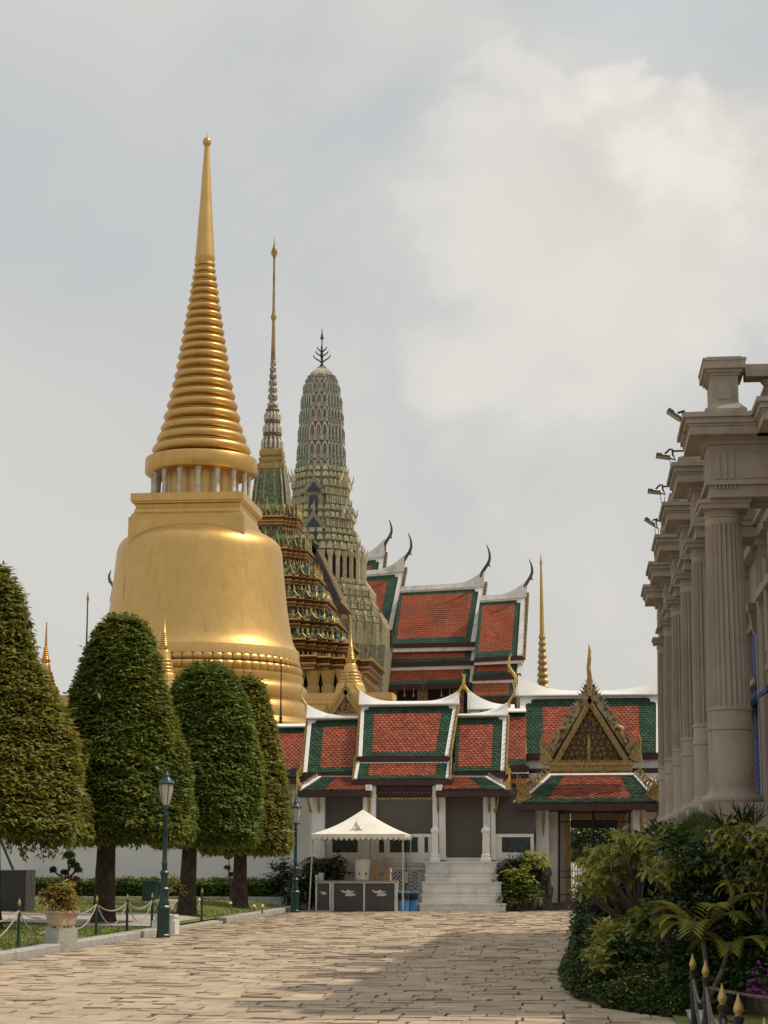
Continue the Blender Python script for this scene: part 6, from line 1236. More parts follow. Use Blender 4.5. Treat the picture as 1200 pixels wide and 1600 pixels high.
def low_roofs(x0a, x1a, rows, Y0):
    for (yt0, yt1, yb0, yb1, xa, xb, dy, kind) in rows:
        Yt = Y0 - dy
        if kind == 'f': hbox('eave_board', [W(xa, yt0, Yt), W(xb, yt1, Yt), W(xb, yb1, Yt), W(xa, yb0, Yt)], 3, M['fascia'])
        elif kind == 'w': hbox('white_band', [W(xa, yt0, Yt), W(xb, yt1, Yt), W(xb, yb1, Yt), W(xa, yb0, Yt)], 2.5, M['white2'])
        else:
            A, B, Cc, Dd = W(xa, yt0, Yt + .9), W(xb, yt1, Yt + .9), W(xb - 2, yb1, Yt), W(xa - 3, yb0, Yt); r = roof(hall, A, B, Cc, Dd, (.2, .9, .02, .38), (0, 0), (.30, .24), fm, .12, 'lower_roof', .03); mb = MB(); frame(mb, A, B, Cc, Dd, .3, .1, 'r'); obj('plaster_border', mb, M['white2'], r)
low_roofs(0, 0, [(1006, 1003, 1013, 1010, 613, 744, 4.5, 'f'), (1012, 1010, 1019, 1016, 614, 744, 4.4, 'w'), (1018, 1015, 1036, 1033, 612, 743, 4.8, 'r'), (1036, 1033, 1043, 1039, 608, 742, 4.9, 'f'), (1042, 1039, 1048, 1045, 609, 741, 4.8, 'w'), (1048, 1045, 1071, 1067, 607, 741, 5.6, 'r'), (1071, 1067, 1079, 1074, 602, 741, 5.7, 'f')], 172)
low_roofs(0, 0, [(1028, 1025, 1035, 1031, 741, 817, 4.5, 'f'), (1034, 1031, 1039, 1036, 741, 816, 4.4, 'w'), (1038, 1036, 1056, 1053, 742, 815, 4.8, 'r'), (1056, 1053, 1064, 1061, 738, 814, 4.9, 'f'), (1063, 1060, 1068, 1066, 738, 813, 4.8, 'w'), (1068, 1066, 1090, 1088, 738, 813, 5.6, 'r'), (1090, 1088, 1098, 1096, 735, 813, 5.7, 'f')], 169)
b = MB(); b.prism([W(606, 1076, 170), W(741, 1072, 170), W(741, 1372, 170), W(606, 1372, 170)], (0, 6, 0)); b.prism([W(738, 1092, 168), W(810, 1090, 168), W(810, 1372, 168), W(738, 1372, 168)], (0, 6, 0)); b.prism([W(530, 965, 177), W(612, 960, 177), W(612, 1372, 177), W(530, 1372, 177)], (0, 4, 0)); obj('wall', b, mat('shadowed_dark_wall', (.03, .025, .024), .6), hall)  # near-black colour stands for the shaded interior below the eaves
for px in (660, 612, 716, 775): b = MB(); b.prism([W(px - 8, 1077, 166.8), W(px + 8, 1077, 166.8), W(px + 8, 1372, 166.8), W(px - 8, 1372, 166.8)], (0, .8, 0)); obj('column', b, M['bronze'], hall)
for px in (632, 646, 690, 703): b = MB(); c = W(px, 1086, 166.2); b.lathe(c.x, c.y, [(.10, c.z - .15), (.09, c.z + .05), (.03, c.z + .14), (.02, c.z + .6)], 8); obj('eave_bell', b, M['gold2'], hall, 50)
for x0, x1, y0, y1 in ((598, 615, 990, 1013), (600, 615, 1020, 1042)):
    b = MB(); b.prism([W(x0, y0, 171.6), W(x1, y0, 171.6), W(x1, y1, 171.6), W(x0, y1, 171.6)], (0, 2, 0)); wn = obj('window', b, M['white2'], hall); b = MB(); b.prism([W(x0 + 4, y0 + 4, 171.5), W(x1 - 4, y0 + 4, 171.5), W(x1 - 4, y1 - 3, 171.5), W(x0 + 4, y1 - 3, 171.5)], (0, .2, 0)); obj('pane', b, M['greenfar'], wn)
# hall hidden behind the great bell: only its left finial shows
Y = 150; c = at(172, 940, Y); t = thing('far_hall', 'mostly hidden hall roof whose dark horn finial shows left of the golden bell', 'temple', (c.x + 5, Y, 0)); b = MB(); z0 = at(178, 935, Y).z
b.prism([(c.x + .6, Y, z0), (c.x + 9, Y, z0), (c.x + 9, Y - 3.5, z0 - 5), (c.x + 1.2, Y - 3.5, z0 - 5)], (0, .2, -.1)); b.prism([(c.x + .6, Y + .25, z0), (c.x + 9, Y + .25, z0), (c.x + 9, Y + 3.5, z0 - 5), (c.x + 1.2, Y + 3.5, z0 - 5)], (0, .2, -.1)); obj('roof', b, M['redfar'], t)
b = MB(); b.box(c.x + 2, c.x + 9, Y - 3, Y + 3, -.05, z0 - 4.9); obj('wall', b, M['white2'], t); b = MB(); bz_ = at(179, 918, Y); b.tube([at(176, 940, Y), bz_], [.25, .2], 6); chofa(b, bz_ + Vector((-.05, 0, -.1)), 30 * mpp(172, 900, Y), -1.0, .13); obj('roof_finial', b, M['chofa'], t, 60)
# ------------------------------------------------------------------ palace with colonnade on the right
P1, DP = 23.2, 2.9
pc = at(1142, 1180, P1); colx = pc.x; sp = mpp(1142, 1180, P1); pz = zat(1142, P1); YN = P1 - .42           # near face of the first projecting bay
X_ = lambda px, py=800: at(px, py, YN).x
pal = thing('palace_building', 'grey brown stone palace with a row of fluted columns and deep stepped cornices', 'building', (colx, 30, 0))
Zn = lambda py: at(1100, py, YN).z
xw = colx + .78; xf = X_(1107, 720); xc_ = X_(1065, 655); setb = .80
zc = dict(ped=pz(1255), cap=Zn(790), aba0=Zn(790), aba1=Zn(777), arch1=Zn(752), fr1=Zn(705), cor=Zn(652))
YE = 45.3; Y0p = 22.7 + 1.25
# podium and wall
b = MB(); b.box(colx - .45, 12, Y0p - 1.2, YE, -.05, zc['ped'] - .46); b.box(colx - .52, 12, Y0p - 1.25, YE, zc['ped'] - .46, zc['ped'] - .30); b.box(colx - .52, 12, Y0p - 1.25, YE, -.05, .35); obj('podium', b, M['stone'], pal)
b = MB(); b.box(xw, 14, 22.1, YE, zc['ped'] - .298, zc['arch1']); b.box(colx + 3.0, 14, 6, 22.7, -.05, zc['cor']); b.box(colx + 3.0, 14, YE, 64, -.05, zc['cor'] - .1); obj('wall', b, M['stone'], pal)
# set-back entablature (continuous) and cornice profile
def cornice(mb, x, y0, y1, zf, z0, ys=0.0, ends=True):
    """classical cornice: stacked courses stepping outwards to -X (and to both ends)"""
    hgt = zc['cor'] - zc['fr1']; co = [(0, .0, .18), (.06, .18, .30), (.10, .30, .38), (.36, .38, .62), (.38, .62, .70), (.42, .70, .86), (.48, .86, 1.0)]
    for o, a, c_ in co:
        o *= (xf - xc_) / .48; mb.box(x - o, 14, y0 - (o if ends else 0), y1 + (o if ends else 0), zc['fr1'] + hgt * a, zc['fr1'] + hgt * c_ - .0015)
xs = xf + setb
b = MB(); b.box(xs, 14, 21.85, YE, zc['arch1'] + .002, zc['fr1'] - .001); b.box(xs - .04, 14, 21.8, YE, zc['arch1'] - .05, zc['arch1']); b.box(xs + .02, 14, 21.87, YE, zc['aba1'], zc['arch1'] - .052); obj('frieze', b, M['stone'], pal)
b = MB(); cornice(b, xs, 22.05, YE - .3, 0, 0); obj('cornice', b, M['stone'], pal)
# balustrade on the set-back line
zt0 = zc['cor']; zp = lambda py: at(1130, py, YN + .05).z; xr = xs + .12
b = MB(); b.box(xr - .06, xr + .34, 22.0, YE - .4, zp(585), zp(562)); b.box(xr - .10, xr + .38, 21.95, YE - .4, zp(570), zp(564)); b.box(xr - .04, xr + .32, 22.0, YE - .4, zt0, zp(630)); obj('balustrade_rail', b, M['stone'], pal)
for k in range(78):
    y = 22.2 + k * .28
    if y > YE - .6: break
    h = zp(585) - zp(630); z0 = zp(630); b = MB(); b.lathe(xr + .14, y, [(.075, z0), (.075, z0 + .06 * h), (.045, z0 + .1 * h), (.09, z0 + .32 * h), (.08, z0 + .44 * h), (.04, z0 + .60 * h), (.055, z0 + .7 * h), (.04, z0 + .78 * h), (.085, z0 + .92 * h), (.085, z0 + h)], 8); obj('baluster', b, M['stone'], pal, 40)
for k in range(6):
    y = P1 + DP * k
    # projecting entablature block over each column
    b = MB(); b.box(xf, xs + .01, y - .42, y + .42, zc['arch1'] + .001, zc['fr1'] - .002); b.box(xf - .045, xs + .01, y - .465, y + .465, zc['arch1'] - .05, zc['arch1'] - .001); b.box(xf + .01, xs + .03, y - .41, y + .41, zc['aba1'] + .001, zc['arch1'] - .053)
    for j in range(3): b.box(xf - .012, xf, y - .30 + j * .22, y - .16 + j * .22, zc['arch1'] + .02, zc['fr1'] - .03); b.box(X_(1120) + j * .085, X_(1120) + .05 + j * .085, y - .434, y - .42, zc['arch1'] + .02, zc['fr1'] - .03)
    for j in range(6): b.box(X_(1118) + j * .045, X_(1118) + .022 + j * .045, y - .44, y - .41, zc['arch1'] - .09, zc['arch1'] - .052)
    b.box(xf + .42, xs, y - .431, y - .42, zc['arch1'] + .03, zc['fr1'] - .04); fz_ = obj('entablature_block', b, M['stone'], pal)
    b = MB(); cornice(b, xf, y - .42, y + .42, 0, 0); obj('projecting_cornice', b, M['stone'], pal)
    # pier on top
    px0, px1 = X_(1112, 600), X_(1154, 600); b = MB(); yy0, yy1 = y - .36, y + .36
    b.box(px0 - .09, px1 + .09, yy0 - .09, yy1 + .09, zt0 + .001, zp(640)); b.box(px0 - .08, px1 + .08, yy0 - .08, yy1 + .08, zp(640), zp(629), 0, .075, .075); b.box(px0, px1, yy0, yy1, zp(629), zp(586))
    for j, (o, a, c_) in enumerate(((.02, 586, 582), (.05, 582, 577), (.09, 577, 565), (.10, 565, 561), (.05, 561, 558))): b.box(px0 - o, px1 + o, yy0 - o, yy1 + o, zp(a), zp(c_) - .001)
    b.box(px0 + .07, px1 - .07, yy0 - .012, yy0, zp(623), zp(592)); pier = obj('parapet_pier', b, M['stone'], pal)
    b = MB(); xq = (px1 + xr) / 2 + .12; z0, h = zp(636), zp(584) - zp(636); b.lathe(xq, y, [(.075, z0), (.075, z0 + .06 * h), (.045, z0 + .1 * h), (.09, z0 + .32 * h), (.08, z0 + .44 * h), (.04, z0 + .60 * h), (.055, z0 + .7 * h), (.04, z0 + .78 * h), (.085, z0 + .92 * h), (.085, z0 + h)], 8); obj('baluster', b, M['stone'], pal, 40)
    b = MB(); b.box(px1 + .11, xr + .3, y - .16, y + .16, zp(582), zp(563)); obj('return_rail', b, M['stone'], pier); b = MB(); b.box(px1 + .1, xr + .3, y - .14, y + .14, zt0 + .001, zp(636)); obj('return_curb', b, M['stone'], pier)
    # column: plinth, torus base, plain drum, fluted shaft, capital
    R = 34 * sp; b = MB(); Zc = pz; b.box(colx - R * 1.42, colx + R * 1.42, y - R * 1.42, y + R * 1.42, zc['ped'] - .298, zc['ped'] + .001)
    b.lathe(colx, y, [(r * R, Zc(v)) for r, v in ((1.36, 1255), (1.42, 1252), (1.42, 1248), (1.36, 1244), (1.20, 1243), (1.12, 1240), (1.08, 1236), (1.06, 1232))], 48)
    b.lathe(colx, y, [(r * R, Zc(v)) for r, v in ((1.03, 1236), (1.02, 1190), (1.01, 1142), (1.06, 1141), (1.06, 1137.5), (1.01, 1136.5), (1.0, 1112), (1.05, 1111), (1.05, 1107), (1.0, 1106))], 48)
    fl = 24; L = []
    for v in (1108, 1103, 1000, 900, 828, 822):
        t_ = (1108 - v) / 286; rr = R * (.985 - .135 * t_ ** 1.4); dpth = 0 if v in (1108, 822) else .13; L.append([(colx + rr * (1 - dpth * (1 if j % 4 in (1, 2) else (.62 if j % 4 == 3 else 0)) * 1.0) * math.cos(2 * math.pi * j / (fl * 4)), y + rr * (1 - dpth * (1 if j % 4 in (1, 2) else (.62 if j % 4 == 3 else 0))) * math.sin(2 * math.pi * j / (fl * 4)), Zc(v)) for j in range(fl * 4)])
    b.grid(L, True); b.lathe(colx, y, [(r * R, Zc(v)) for r, v in ((.85, 823), (.86, 812), (.92, 811), (.92, 808), (.86, 807), (.87, 800), (.95, 799), (.97, 796.5), (1.16, 791), (1.2, 789))], 48); col = obj('column', b, M['stone'], pal, 35)
    b = MB(); ha = colx - X_(1092, 785); b.box(colx - ha * .93, colx + ha * .93, y - ha * .93, y + ha * .93, zc['aba0'] - .01, zc['aba0'] + (zc['aba1'] - zc['aba0']) * .5); b.box(colx - ha, colx + ha, y - ha, y + ha, zc['aba0'] + (zc['aba1'] - zc['aba0']) * .5, zc['aba1'] - .001); obj('capital', b, M['stone'], col)
    # pilaster and shuttered window on the wall behind
    b = MB(); b.box(xw - .12, xw, y - .3, y + .3, zc['ped'] - .29, zc['arch1'] - .06); b.box(xw - .17, xw, y - .35, y + .35, zc['aba0'], zc['aba1']); obj('pilaster', b, M['stone'], pal)
    yw = y + DP / 2; zl, zh = zc['ped'] + .0, pz(900); b = MB()
    for a0, a1 in ((yw - .78, yw - .62), (yw + .62, yw + .78)): b.box(xw - .10, xw, a0, a1, zl, zh)
    b.box(xw - .10, xw, yw - .62, yw + .62, zh - .14, zh); b.box(xw - .22, xw, yw - .95, yw + .95, zh + .001, zh + .12); b.box(xw - .14, xw, yw - .62, yw + .62, zh - .95, zh - .87); wn = obj('window', b, M['stone'], pal)
    b = MB()
    for a0, a1 in ((yw - .60, yw - .02), (yw + .02, yw + .60)):
        b.box(xw - .05, xw - .01, a0, a1, zl + .05, zh - 1.0)
        for q in range(22): b.box(xw - .062, xw - .05, a0 + .06, a1 - .06, zl + .1 + q * .085, zl + .15 + q * .085)
    b.box(xw - .05, xw - .01, yw - .6, yw + .6, zh - .86, zh - .15); obj('shutter', b, M['shutter'], wn)
    b = MB(); b.prism([(xw, yw - .68, zh - 1.02), (xw - .26, yw - .68, zh - 1.26), (xw - .26, yw - .68, zh - 1.32), (xw, yw - .68, zh - 1.16)], (0, 1.36, 0)); obj('sun_hood', b, M['shutter'], wn)
    b = MB()
    for e in (-.84, .84): b.prism([(xw, yw + e - .09, zh), (xw - .2, yw + e - .09, zh), (xw - .16, yw + e - .09, zh - .25), (xw - .05, yw + e - .09, zh - .42), (xw, yw + e - .09, zh - .45)], (0, .18, 0))
    obj('console_bracket', b, M['stone'], wn)
b = MB(); yq = P1 + DP * .42; b.tube([(xw - .09, yq, zc['aba1'] + .1), (xw - .09, yq, pz(860)), (xw - .16, yq - .02, pz(850)), (xw - .16, yq - .02, pz(1000))], .055, 10); b.box(xw - .2, xw, yq - .08, yq + .08, pz(800), pz(790)); obj('downpipe', b, M['stone'], pal, 50)
# floodlights on arms over the cornices
def flood(label, k, px, py, tilt):
    y = P1 + DP * k; c = at(px, py, y - .2); t = thing('floodlight', label, 'floodlight', tuple(c), 'floodlights along the cornice'); q = 26 * sp * .5 * .98; ux = Vector((math.cos(tilt), 0, -math.sin(tilt))); uz = Vector((math.sin(tilt), 0, math.cos(tilt)))
    B = lambda mb, x0, x1, z0, z1, w0, w1: mb.prism([c + ux * x0 + uz * z0 + Vector((0, w0, 0)), c + ux * x1 + uz * z0 + Vector((0, w0, 0)), c + ux * x1 + uz * z1 + Vector((0, w0, 0)), c + ux * x0 + uz * z1 + Vector((0, w0, 0))], (0, w1 - w0, 0))
    b = MB(); B(b, -q, q, -.010, .022, -.065, .065); B(b, -q, -q * .2, .022, .040, -.05, .05)
    obj('housing', b, mat('green_grey_metal', (.085, .095, .065), .5, .3), t); b = MB(); B(b, -q * .97, q * .97, -.022, -.0105, -.06, .06); obj('lens', b, mat('warm_lens', (.40, .28, .15), .2), t)
    b = MB(); e = c + ux * q * .75; h = Vector((xc_ + .42, y - .2, zc['cor'] + .06)); a = c + ux * (q * 1.35) + Vector((0, 0, .10))
    b.tube([e, e + ux * .10 + uz * -.02, a + Vector((0, -.02, -.05)), a], .014, 6); b.tube([c + ux * q * .2 + uz * .05, c + ux * q * .8 + uz * .12, a + Vector((0, 0, .02)), a], .014, 6); b.tube([a, Vector((h.x, h.y, a.z)), h], .014, 6); obj('bracket_arm', b, M['iron'], t)
    b = MB(); f_ = e + Vector((.02, 0, 0)); b.tube([f_, f_ + Vector((.01, 0, -.16)), f_ + Vector((.05, 0, -.20)), f_ + Vector((.07, 0, -.06))], .005, 4); obj('cable', b, M['iron'], t)
for a in (('floodlight on an arm above the nearest cornice, tilted down steeply', 0, 1053, 649, .62), ('floodlight on an arm above the second cornice from the front, lying nearly level', 1, 1036, 714, .16), ('floodlight on an arm above the third cornice from the front, slightly tilted', 2, 1022, 769, .12), ('floodlight on an arm above the fourth cornice, smallest and tilted down', 3, 1015, 816, .60)): flood(*a)

# ------------------------------------------------------------------ flower bed beside the palace
bedp = [gz(x, y_) for x, y_ in ((900, 1436), (897, 1465), (889, 1490), (880, 1515), (876, 1530), (884, 1548), (905, 1562), (945, 1575), (1000, 1583), (1066, 1592))]
poly = [(p.x, p.y) for p in bedp]; inner = [(colx + .2, p.y) for p in bedp]
b = MB(); b.grid([[(x, y, -.03) for x, y in poly], [(x + .04, y + .02, .05) for x, y in poly], [(x + .5, y + .15, .22) for x, y in poly], [(colx + .2, y + .2, .35) for x, y in poly]], False)
struct(obj('flower_bed', b, M['soil'], smooth=50))
b = MB(); p0 = bedp[-1]; b.face([(p0.x - .1, p0.y + .2, .03), (p0.x - .1, 8, .03), (6, 8, .03), (6, p0.y + .6, .05)]); struct(obj('grass_verge', b, M['grass']))
kb = MB(); kerb_run([(p0.x + .05, 10), (p0.x + .05, p0.y - .02)], -.2, .10); struct(obj('kerb', kb, M['concrete']))
def YP(px, Y): return Y if px < 1045 else min(Y, 21.7 - (px - 1045) * .006)
def C_(px, py, Y): return tuple(at(px, py, YP(px, Y)))
def R_(rx, ry, Y, d=None): q = Y / F; d = min(d, .55) if d else d; return (rx * q, (d or rx * q * .8), ry * q)
def pb(px, py, rx, ry, Y, d=None): return (C_(px, py, Y), R_(rx, ry, Y, d))
def g0(px, Y): p = at(px, 1400, YP(px, Y)); return (p.x, p.y, .1)
# ground cover with yellow flowers
n = 6500; P = []
for _ in range(n):
    i = random.randrange(len(poly) - 1); q = random.random(); x = poly[i][0] + (poly[i + 1][0] - poly[i][0]) * q; y = poly[i][1] + (poly[i + 1][1] - poly[i][1]) * q; u = random.random() ** 1.2 * .95; x2, y2 = x + u * .75, y + u * .9; P.append((x2, y2, .04 + .26 * min(1, u * 2.2) + .05 * math.sin(x2 * 9 + y2 * 5)))
P = np.array(P); t = thing('ground_cover', 'dense low ground cover with small yellow flowers along the bed edge', 'plants', (poly[5][0] + .5, poly[5][1] + .5, .05)); t['kind'] = 'stuff'
t2 = leaf_obj('foliage', *sprays(P, np.tile(np.array([[-.25, -.5, .8]]), (n, 1)), 6, .05, .034, .05, .0), M['lcover'], t); sel = [Vector(p) + Vector((0, -.05, .07)) for p in P[:230]]; flowers('flower', t, sel, .03, M['yellowf'], 5)
bush('dark_hedge_shrub', 'very dark small leaved shrub in the middle of the palace bed', g0(1000, 25.5), [pb(985, 1405, 45, 42, 25.8, .5), pb(1035, 1410, 45, 48, 25.4, .5), pb(955, 1430, 36, 42, 26.2, .5), pb(1085, 1430, 50, 48, 25, .3), pb(1150, 1445, 55, 50, 24, .3), pb(1010, 1380, 40, 26, 26.2, .4), pb(1110, 1405, 46, 28, 25, .3)], 2900, 7, .06, .034, M['ldark'])
bush('small_leaf_shrub', 'round dark green shrub nearest the gate at the left end of the palace bed', g0(920, 28), [pb(922, 1430, 26, 42, 28, .5), pb(938, 1400, 30, 40, 28.5, .5), pb(916, 1470, 22, 26, 27.5, .4), pb(950, 1450, 26, 30, 27, .4)], 1400, 7, .06, .034, M['lcover'])
bush('variegated_shrub', 'cream and green variegated shrub at the front left of the bed', g0(945, 25), [pb(945, 1480, 18, 26, 23.9, .3), pb(940, 1506, 14, 18, 23.3, .3), pb(962, 1470, 14, 18, 24.2, .3)], 170, 6, .10, .05, M['lyellow'], droop=.0)
bush('lime_shrub', 'bright lime green shrub in the middle of the bed before the dark one', g0(1030, 23.5), [pb(1030, 1432, 20, 18, 22.2, .25), pb(1018, 1446, 16, 14, 22.1, .25)], 110, 6, .11, .05, M['lhedge'])
bush('lower_shrub', 'low mid green shrub under the arching palm leaves', g0(985, 23.5), [pb(985, 1500, 34, 32, 23.6, .4), pb(1030, 1505, 36, 34, 23.2, .4), pb(1075, 1515, 36, 40, 22.6, .4), pb(1130, 1520, 46, 50, 21.8, .4), pb(1185, 1500, 40, 60, 21.5, .4)], 1500, 7, .062, .038, M['lcover'])
t = bush('rose_shrub', 'pink flowered shrub at the left of the bed below the dark shrub', g0(975, 24.6), [pb(970, 1462, 22, 18, 24.6, .25), pb(1040, 1478, 16, 14, 23.3, .2)], 110, 6, .085, .05, M['lmid']); flowers('flower', t, [C_(*p) for p in ((974, 1447, 24.3), (983, 1454, 24.3), (986, 1457, 24.3), (1042, 1470, 23), (942, 1443, 24.6), (998, 1514, 23.1), (1036, 1522, 22.8))], .085, M['pink'], 9)
t = bush('bougainvillea', 'purple flowering bougainvillea at the right edge of the bed', g0(1185, 20.5), [pb(1188, 1530, 22, 28, 20.5, .25)], 90, 6, .08, .05, M['lcover']); flowers('flower', t, [Vector(C_(random.uniform(1168, 1200), random.uniform(1508, 1560), 20.2)) for _ in range(16)], .07, M['purple'], 6)
t = bush('white_flower_plant', 'white flowered plant behind the posts at the right of the bed', g0(1148, 21.6), [pb(1148, 1485, 20, 16, 21.8, .2), pb(1172, 1478, 18, 16, 21.8, .2)], 90, 6, .08, .045, M['lmid']); flowers('flower', t, [C_(*p) for p in ((1144, 1472, 21.4), (1151, 1474, 21.4), (1182, 1484, 21.4))], .09, M['whitef'], 12)
def plumeria(label, base, tips, n, L, Wd, m='llight'):
    tips = list(tips) + [tuple(Vector(t_) + Vector((random.uniform(-.22, .22), random.uniform(-.2, .3), random.uniform(-.2, .12)))) for t_ in tips if len(tips) > 8]
    t = thing('plumeria', label, 'shrub', base); sb = MB(); P_, D_, N_, L_, W_, Rr = [], [], [], [], [], []; bv = Vector(base); mid = [bv + Vector((random.uniform(-.25, .25), random.uniform(-.2, .2), random.uniform(.5, .9))) for _ in range(5)]
    for mm in mid: sb.tube([bv, bv.lerp(mm, .5) + Vector((random.uniform(-.06, .06), 0, 0)), mm], [.034, .03, .024], 6)
    for tp in tips:
        T = Vector(tp); mm = min(mid, key=lambda q: (q - T).length); sb.tube([mm, mm.lerp(T, .5) + Vector((random.uniform(-.06, .06), random.uniform(-.06, .06), random.uniform(-.06, .02))), T], [.022, .018, .012], 6); cr = random.random()
        for j in range(n):
            a = j * 2.399 + cr * 6; el_ = random.uniform(-.55, .75); l = L * random.uniform(.7, 1.15); q = random.random(); P_.append(tuple(T + Vector((0, 0, -.06 * q)) + Vector((math.cos(a), math.sin(a), 0)) * .02)); D_.append((math.cos(a) * math.cos(el_), math.sin(a) * math.cos(el_), math.sin(el_))); N_.append((-math.cos(a) * math.sin(el_) * .8 + random.gauss(0, .2), -math.sin(a) * math.sin(el_) * .8 + random.gauss(0, .2), 1)); L_.append(l); W_.append(l * Wd); Rr.append(cr * .5 + random.random() * .5)
    A = [np.array(v) for v in (P_, D_, N_, L_, W_, Rr)]
    # each leaf is two segments, so that it arches over
    A[1] /= np.linalg.norm(A[1], axis=1, keepdims=True); tip = A[0] + A[1] * (A[3] * .5)[:, None]; d2 = A[1] - np.array([0, 0, .75]); k = len(tip)
    leaf_obj('foliage', np.concatenate([A[0], tip - A[1] * (A[3] * .12)[:, None]]), np.concatenate([A[1], d2]), np.concatenate([A[2], A[2] + A[1] * .6]), np.concatenate([A[3] * .72, A[3] * .62]), np.concatenate([A[4] * .9, A[4]]), np.concatenate([A[5], A[5]]), M[m], t); obj('branch', sb, M['twig'], t, 60); return t
T1 = [(918, 1340), (935, 1330), (950, 1322), (926, 1358), (945, 1350), (968, 1312), (985, 1302), (975, 1330), (995, 1322), (960, 1345), (985, 1345), (1008, 1308), (1018, 1325), (1000, 1340), (932, 1375), (950, 1368), (930, 1392), (970, 1362)]
plumeria('broad leaved light green plumeria leaning out of the bed toward the gate', g0(985, 25.2), [C_(x, y_, 24.9 + random.uniform(-.5, .4)) for x, y_ in T1], 13, .20, .36)
T2 = [(1035, 1340), (1055, 1335), (1075, 1332), (1045, 1358), (1068, 1352), (1090, 1340), (1100, 1352), (1082, 1368), (1060, 1372), (1040, 1312), (1048, 1290), (1110, 1345), (1125, 1338), (1120, 1300), (1140, 1295), (1135, 1318), (1150, 1305), (1160, 1322)]
plumeria('broad leaved light green plumeria in the middle of the bed before the columns', g0(1085, 21.6), [C_(x, y_, 23.4 + random.uniform(-.5, .4)) for x, y_ in T2], 13, .185, .36)
T3 = [(1150, 1380), (1168, 1372), (1185, 1365), (1140, 1392), (1175, 1395), (1195, 1345), (1185, 1320), (1195, 1300), (1178, 1290), (1198, 1380), (1165, 1345), (1205, 1325)]
plumeria('broad leaved light green plumeria at the right edge below the nearest column', g0(1165, 21.2), [C_(x, y_, 21.2 + random.uniform(-.4, .3)) for x, y_ in T3], 13, .18, .36)
# fan palm
c = C_(1095, 1306, 25.6); t = thing('fan_palm', 'upright fan palm leaves before the foot of the colonnade', 'palm', g0(1092, 25.6)); P_, D_, N_ = [], [], []; sb = MB(); base = Vector(g0(1092, 25.6))
for px, py, az_ in ((1092, 1290, 0), (1080, 1300, 1), (1108, 1298, 2), (1072, 1318, 3), (1100, 1312, 4)):
    h = Vector(C_(px, py, 25.6 + (az_ - 2) * .12)); sb.tube([base, base.lerp(h, .6) + Vector((.05, 0, 0)), h], [.02, .015, .01], 5); ax = Vector((random.uniform(-.5, .5), random.uniform(-.4, .1), .7)).normalized(); sd_ = ax.cross(Vector((0, 1, 0))).normalized()
    for j in range(20): a = -1.25 + 2.5 * j / 19; P_.append(tuple(h)); D_.append(tuple(ax * math.cos(a) + sd_ * math.sin(a) + Vector((0, random.uniform(-.1, .1), 0)))); N_.append((.1 * (-1) ** j, -1, .3))
leaf_obj('fronds', np.array(P_), np.array(D_), np.array(N_), .19, .034, RNG.random(len(P_)), M['lmid'], t); obj('stem', sb, M['twig'], t)
t = thing('spiky_plant', 'dark spiky sword leaved plant against the column base at the right', 'plant', g0(1150, 24.2)); P_, D_ = [], []; sb = MB()
for px, py in ((1132, 1292), (1160, 1286), (1178, 1290)):
    h = Vector(C_(px, py, 24.2)); sb.tube([Vector(g0(1150, 24.2)), h], .015, 5)
    for j in range(26): a = random.uniform(0, 6.28); e_ = random.uniform(.1, 1.3); P_.append(tuple(h)); D_.append((math.cos(a) * math.cos(e_), math.sin(a) * math.cos(e_), math.sin(e_)))
leaf_obj('sword_leaf', np.array(P_), np.array(D_), unit(len(P_)), .30, .022, RNG.random(len(P_)) * .6, M['ldark'], t); obj('stem', sb, M['twig'], t)
c1, c2 = tuple(at(1098, 1462, 20.9)), tuple(at(1040, 1436, 22.2))
palm('arching_palm', 'yellow green palm with arching fronds at the centre front of the bed', (c1[0], 20.9, .1), [(c1, 13, .62, .95, .62, .25, .04), ((c1[0] + .25, c1[1] - .2, c1[2] - .12), 6, .5, .7, .6, .22, .04)], M['lpalm'])
palm('broad_palm', 'palm with long drooping fronds left of the arching palm', (c2[0], 22.2, .1), [(c2, 8, .50, .6, .55, .26, .05)], M['lpalm'])
t = bush('yellow_leaf_plant', 'small plant with a few yellowed drooping leaves near the pink flowers', g0(1018, 23.2), [pb(1014, 1466, 10, 14, 23.1, .12)], 8, 4, .16, .06, M['lyellow'], 'plant')
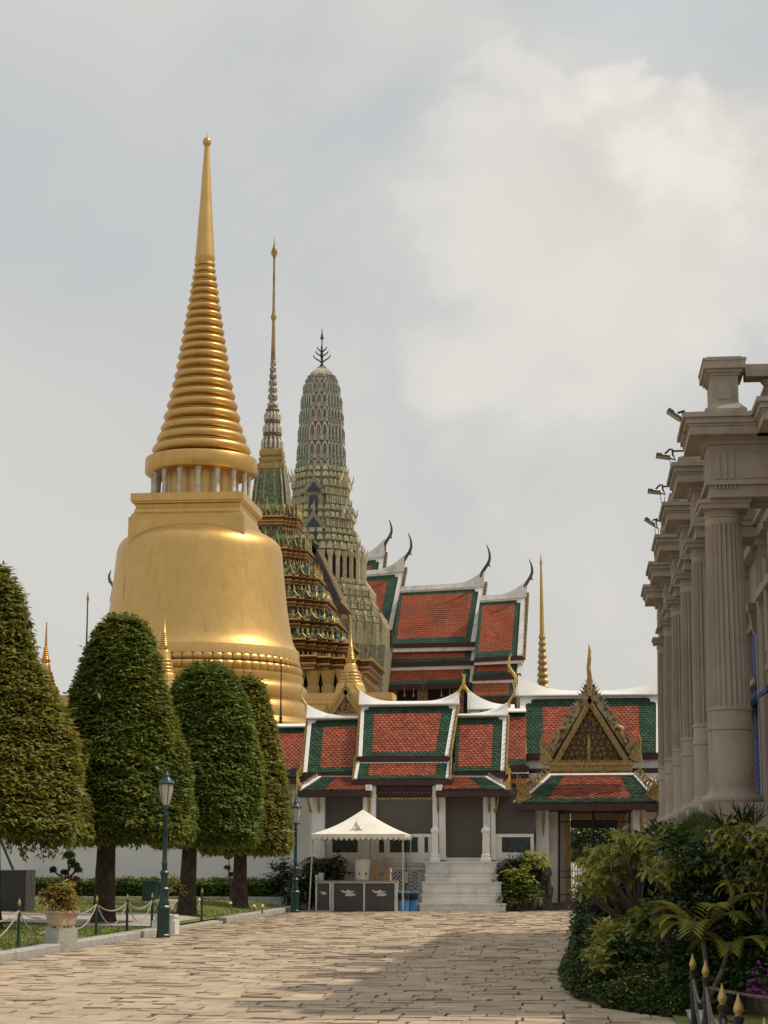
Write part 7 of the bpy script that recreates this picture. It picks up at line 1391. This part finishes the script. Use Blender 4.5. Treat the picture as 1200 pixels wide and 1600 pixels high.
plumeria('glossy leaved shrub under the arching palm behind the right posts', g0(1120, 21.8), [C_(x, y_, 21.4) for x, y_ in ((1090, 1500), (1112, 1494), (1135, 1505), (1160, 1460), (1175, 1450), (1150, 1475))], 8, .2, .34, 'lmid')
t = bush('white_blossom_shrub', 'grey green shrub with tiny white flowers under the far columns', g0(1035, 30), [pb(1030, 1308, 22, 14, 30, .4), pb(1060, 1322, 28, 14, 29, .2), pb(1010, 1325, 22, 16, 30, .4), pb(1120, 1345, 36, 18, 28, .2), pb(1175, 1350, 34, 22, 27, .2)], 420, 6, .10, .04, M['lcover']); flowers('flower', t, [Vector(C_(random.uniform(1010, 1190), random.uniform(1296, 1345), 27.2)) for _ in range(34)], .05, M['whitef'], 5)
# rope posts at the lower right
RP = []
for i, (px, py, lab) in enumerate(((1082, 1490, 'black barrier post with gold tip, farthest of those before the flower bed'), (1102, 1500, 'black barrier post with gold tip, second of those before the flower bed'), (1128, 1537, 'black barrier post with gold tip, third and before the purple flowers'), (1153, 1552, 'black barrier post with gold tip, fourth of those before the flower bed'), (1194, 1590, 'gold tip of the barrier post nearest the lower right corner'))):
    Y = .85 * F / (py - 1345) * .995; p = at(px, py, Y); RP.append(Vector((p.x, Y, .02))); post(lab, (p.x, Y, .02), p.z - .02, 'barrier posts by the flower bed', 'iron')
e = Vector((0, 0, .56))
for a, c_, lab in ((0, 1, 'between the first and second posts'), (1, 2, 'between the second and third posts'), (2, 3, 'between the third and fourth posts'), (3, 4, 'between the fourth post and the corner post')):
    for nm, sg in (('upper', .16), ('lower', .36)): rope(f'{nm} twisted rope swag {lab} before the flower bed', RP[a] + e, RP[c_] + e, sg, 'rope swags by the flower bed', .014, 'ropeshade')
q = gz(1330, 1610, .1); rope('long rope running from the second post to the right edge of the photo', RP[1] + e, Vector((RP[1].x + 1.5, RP[1].y - .4, .54)), .07, 'rope swags by the flower bed', .014, 'ropeshade'); rope('long lower rope running from the third post to the right edge of the photo', RP[2] + e, Vector((RP[2].x + 1.3, RP[2].y + .9, .52)), .12, 'rope swags by the flower bed', .012, 'ropeshade')
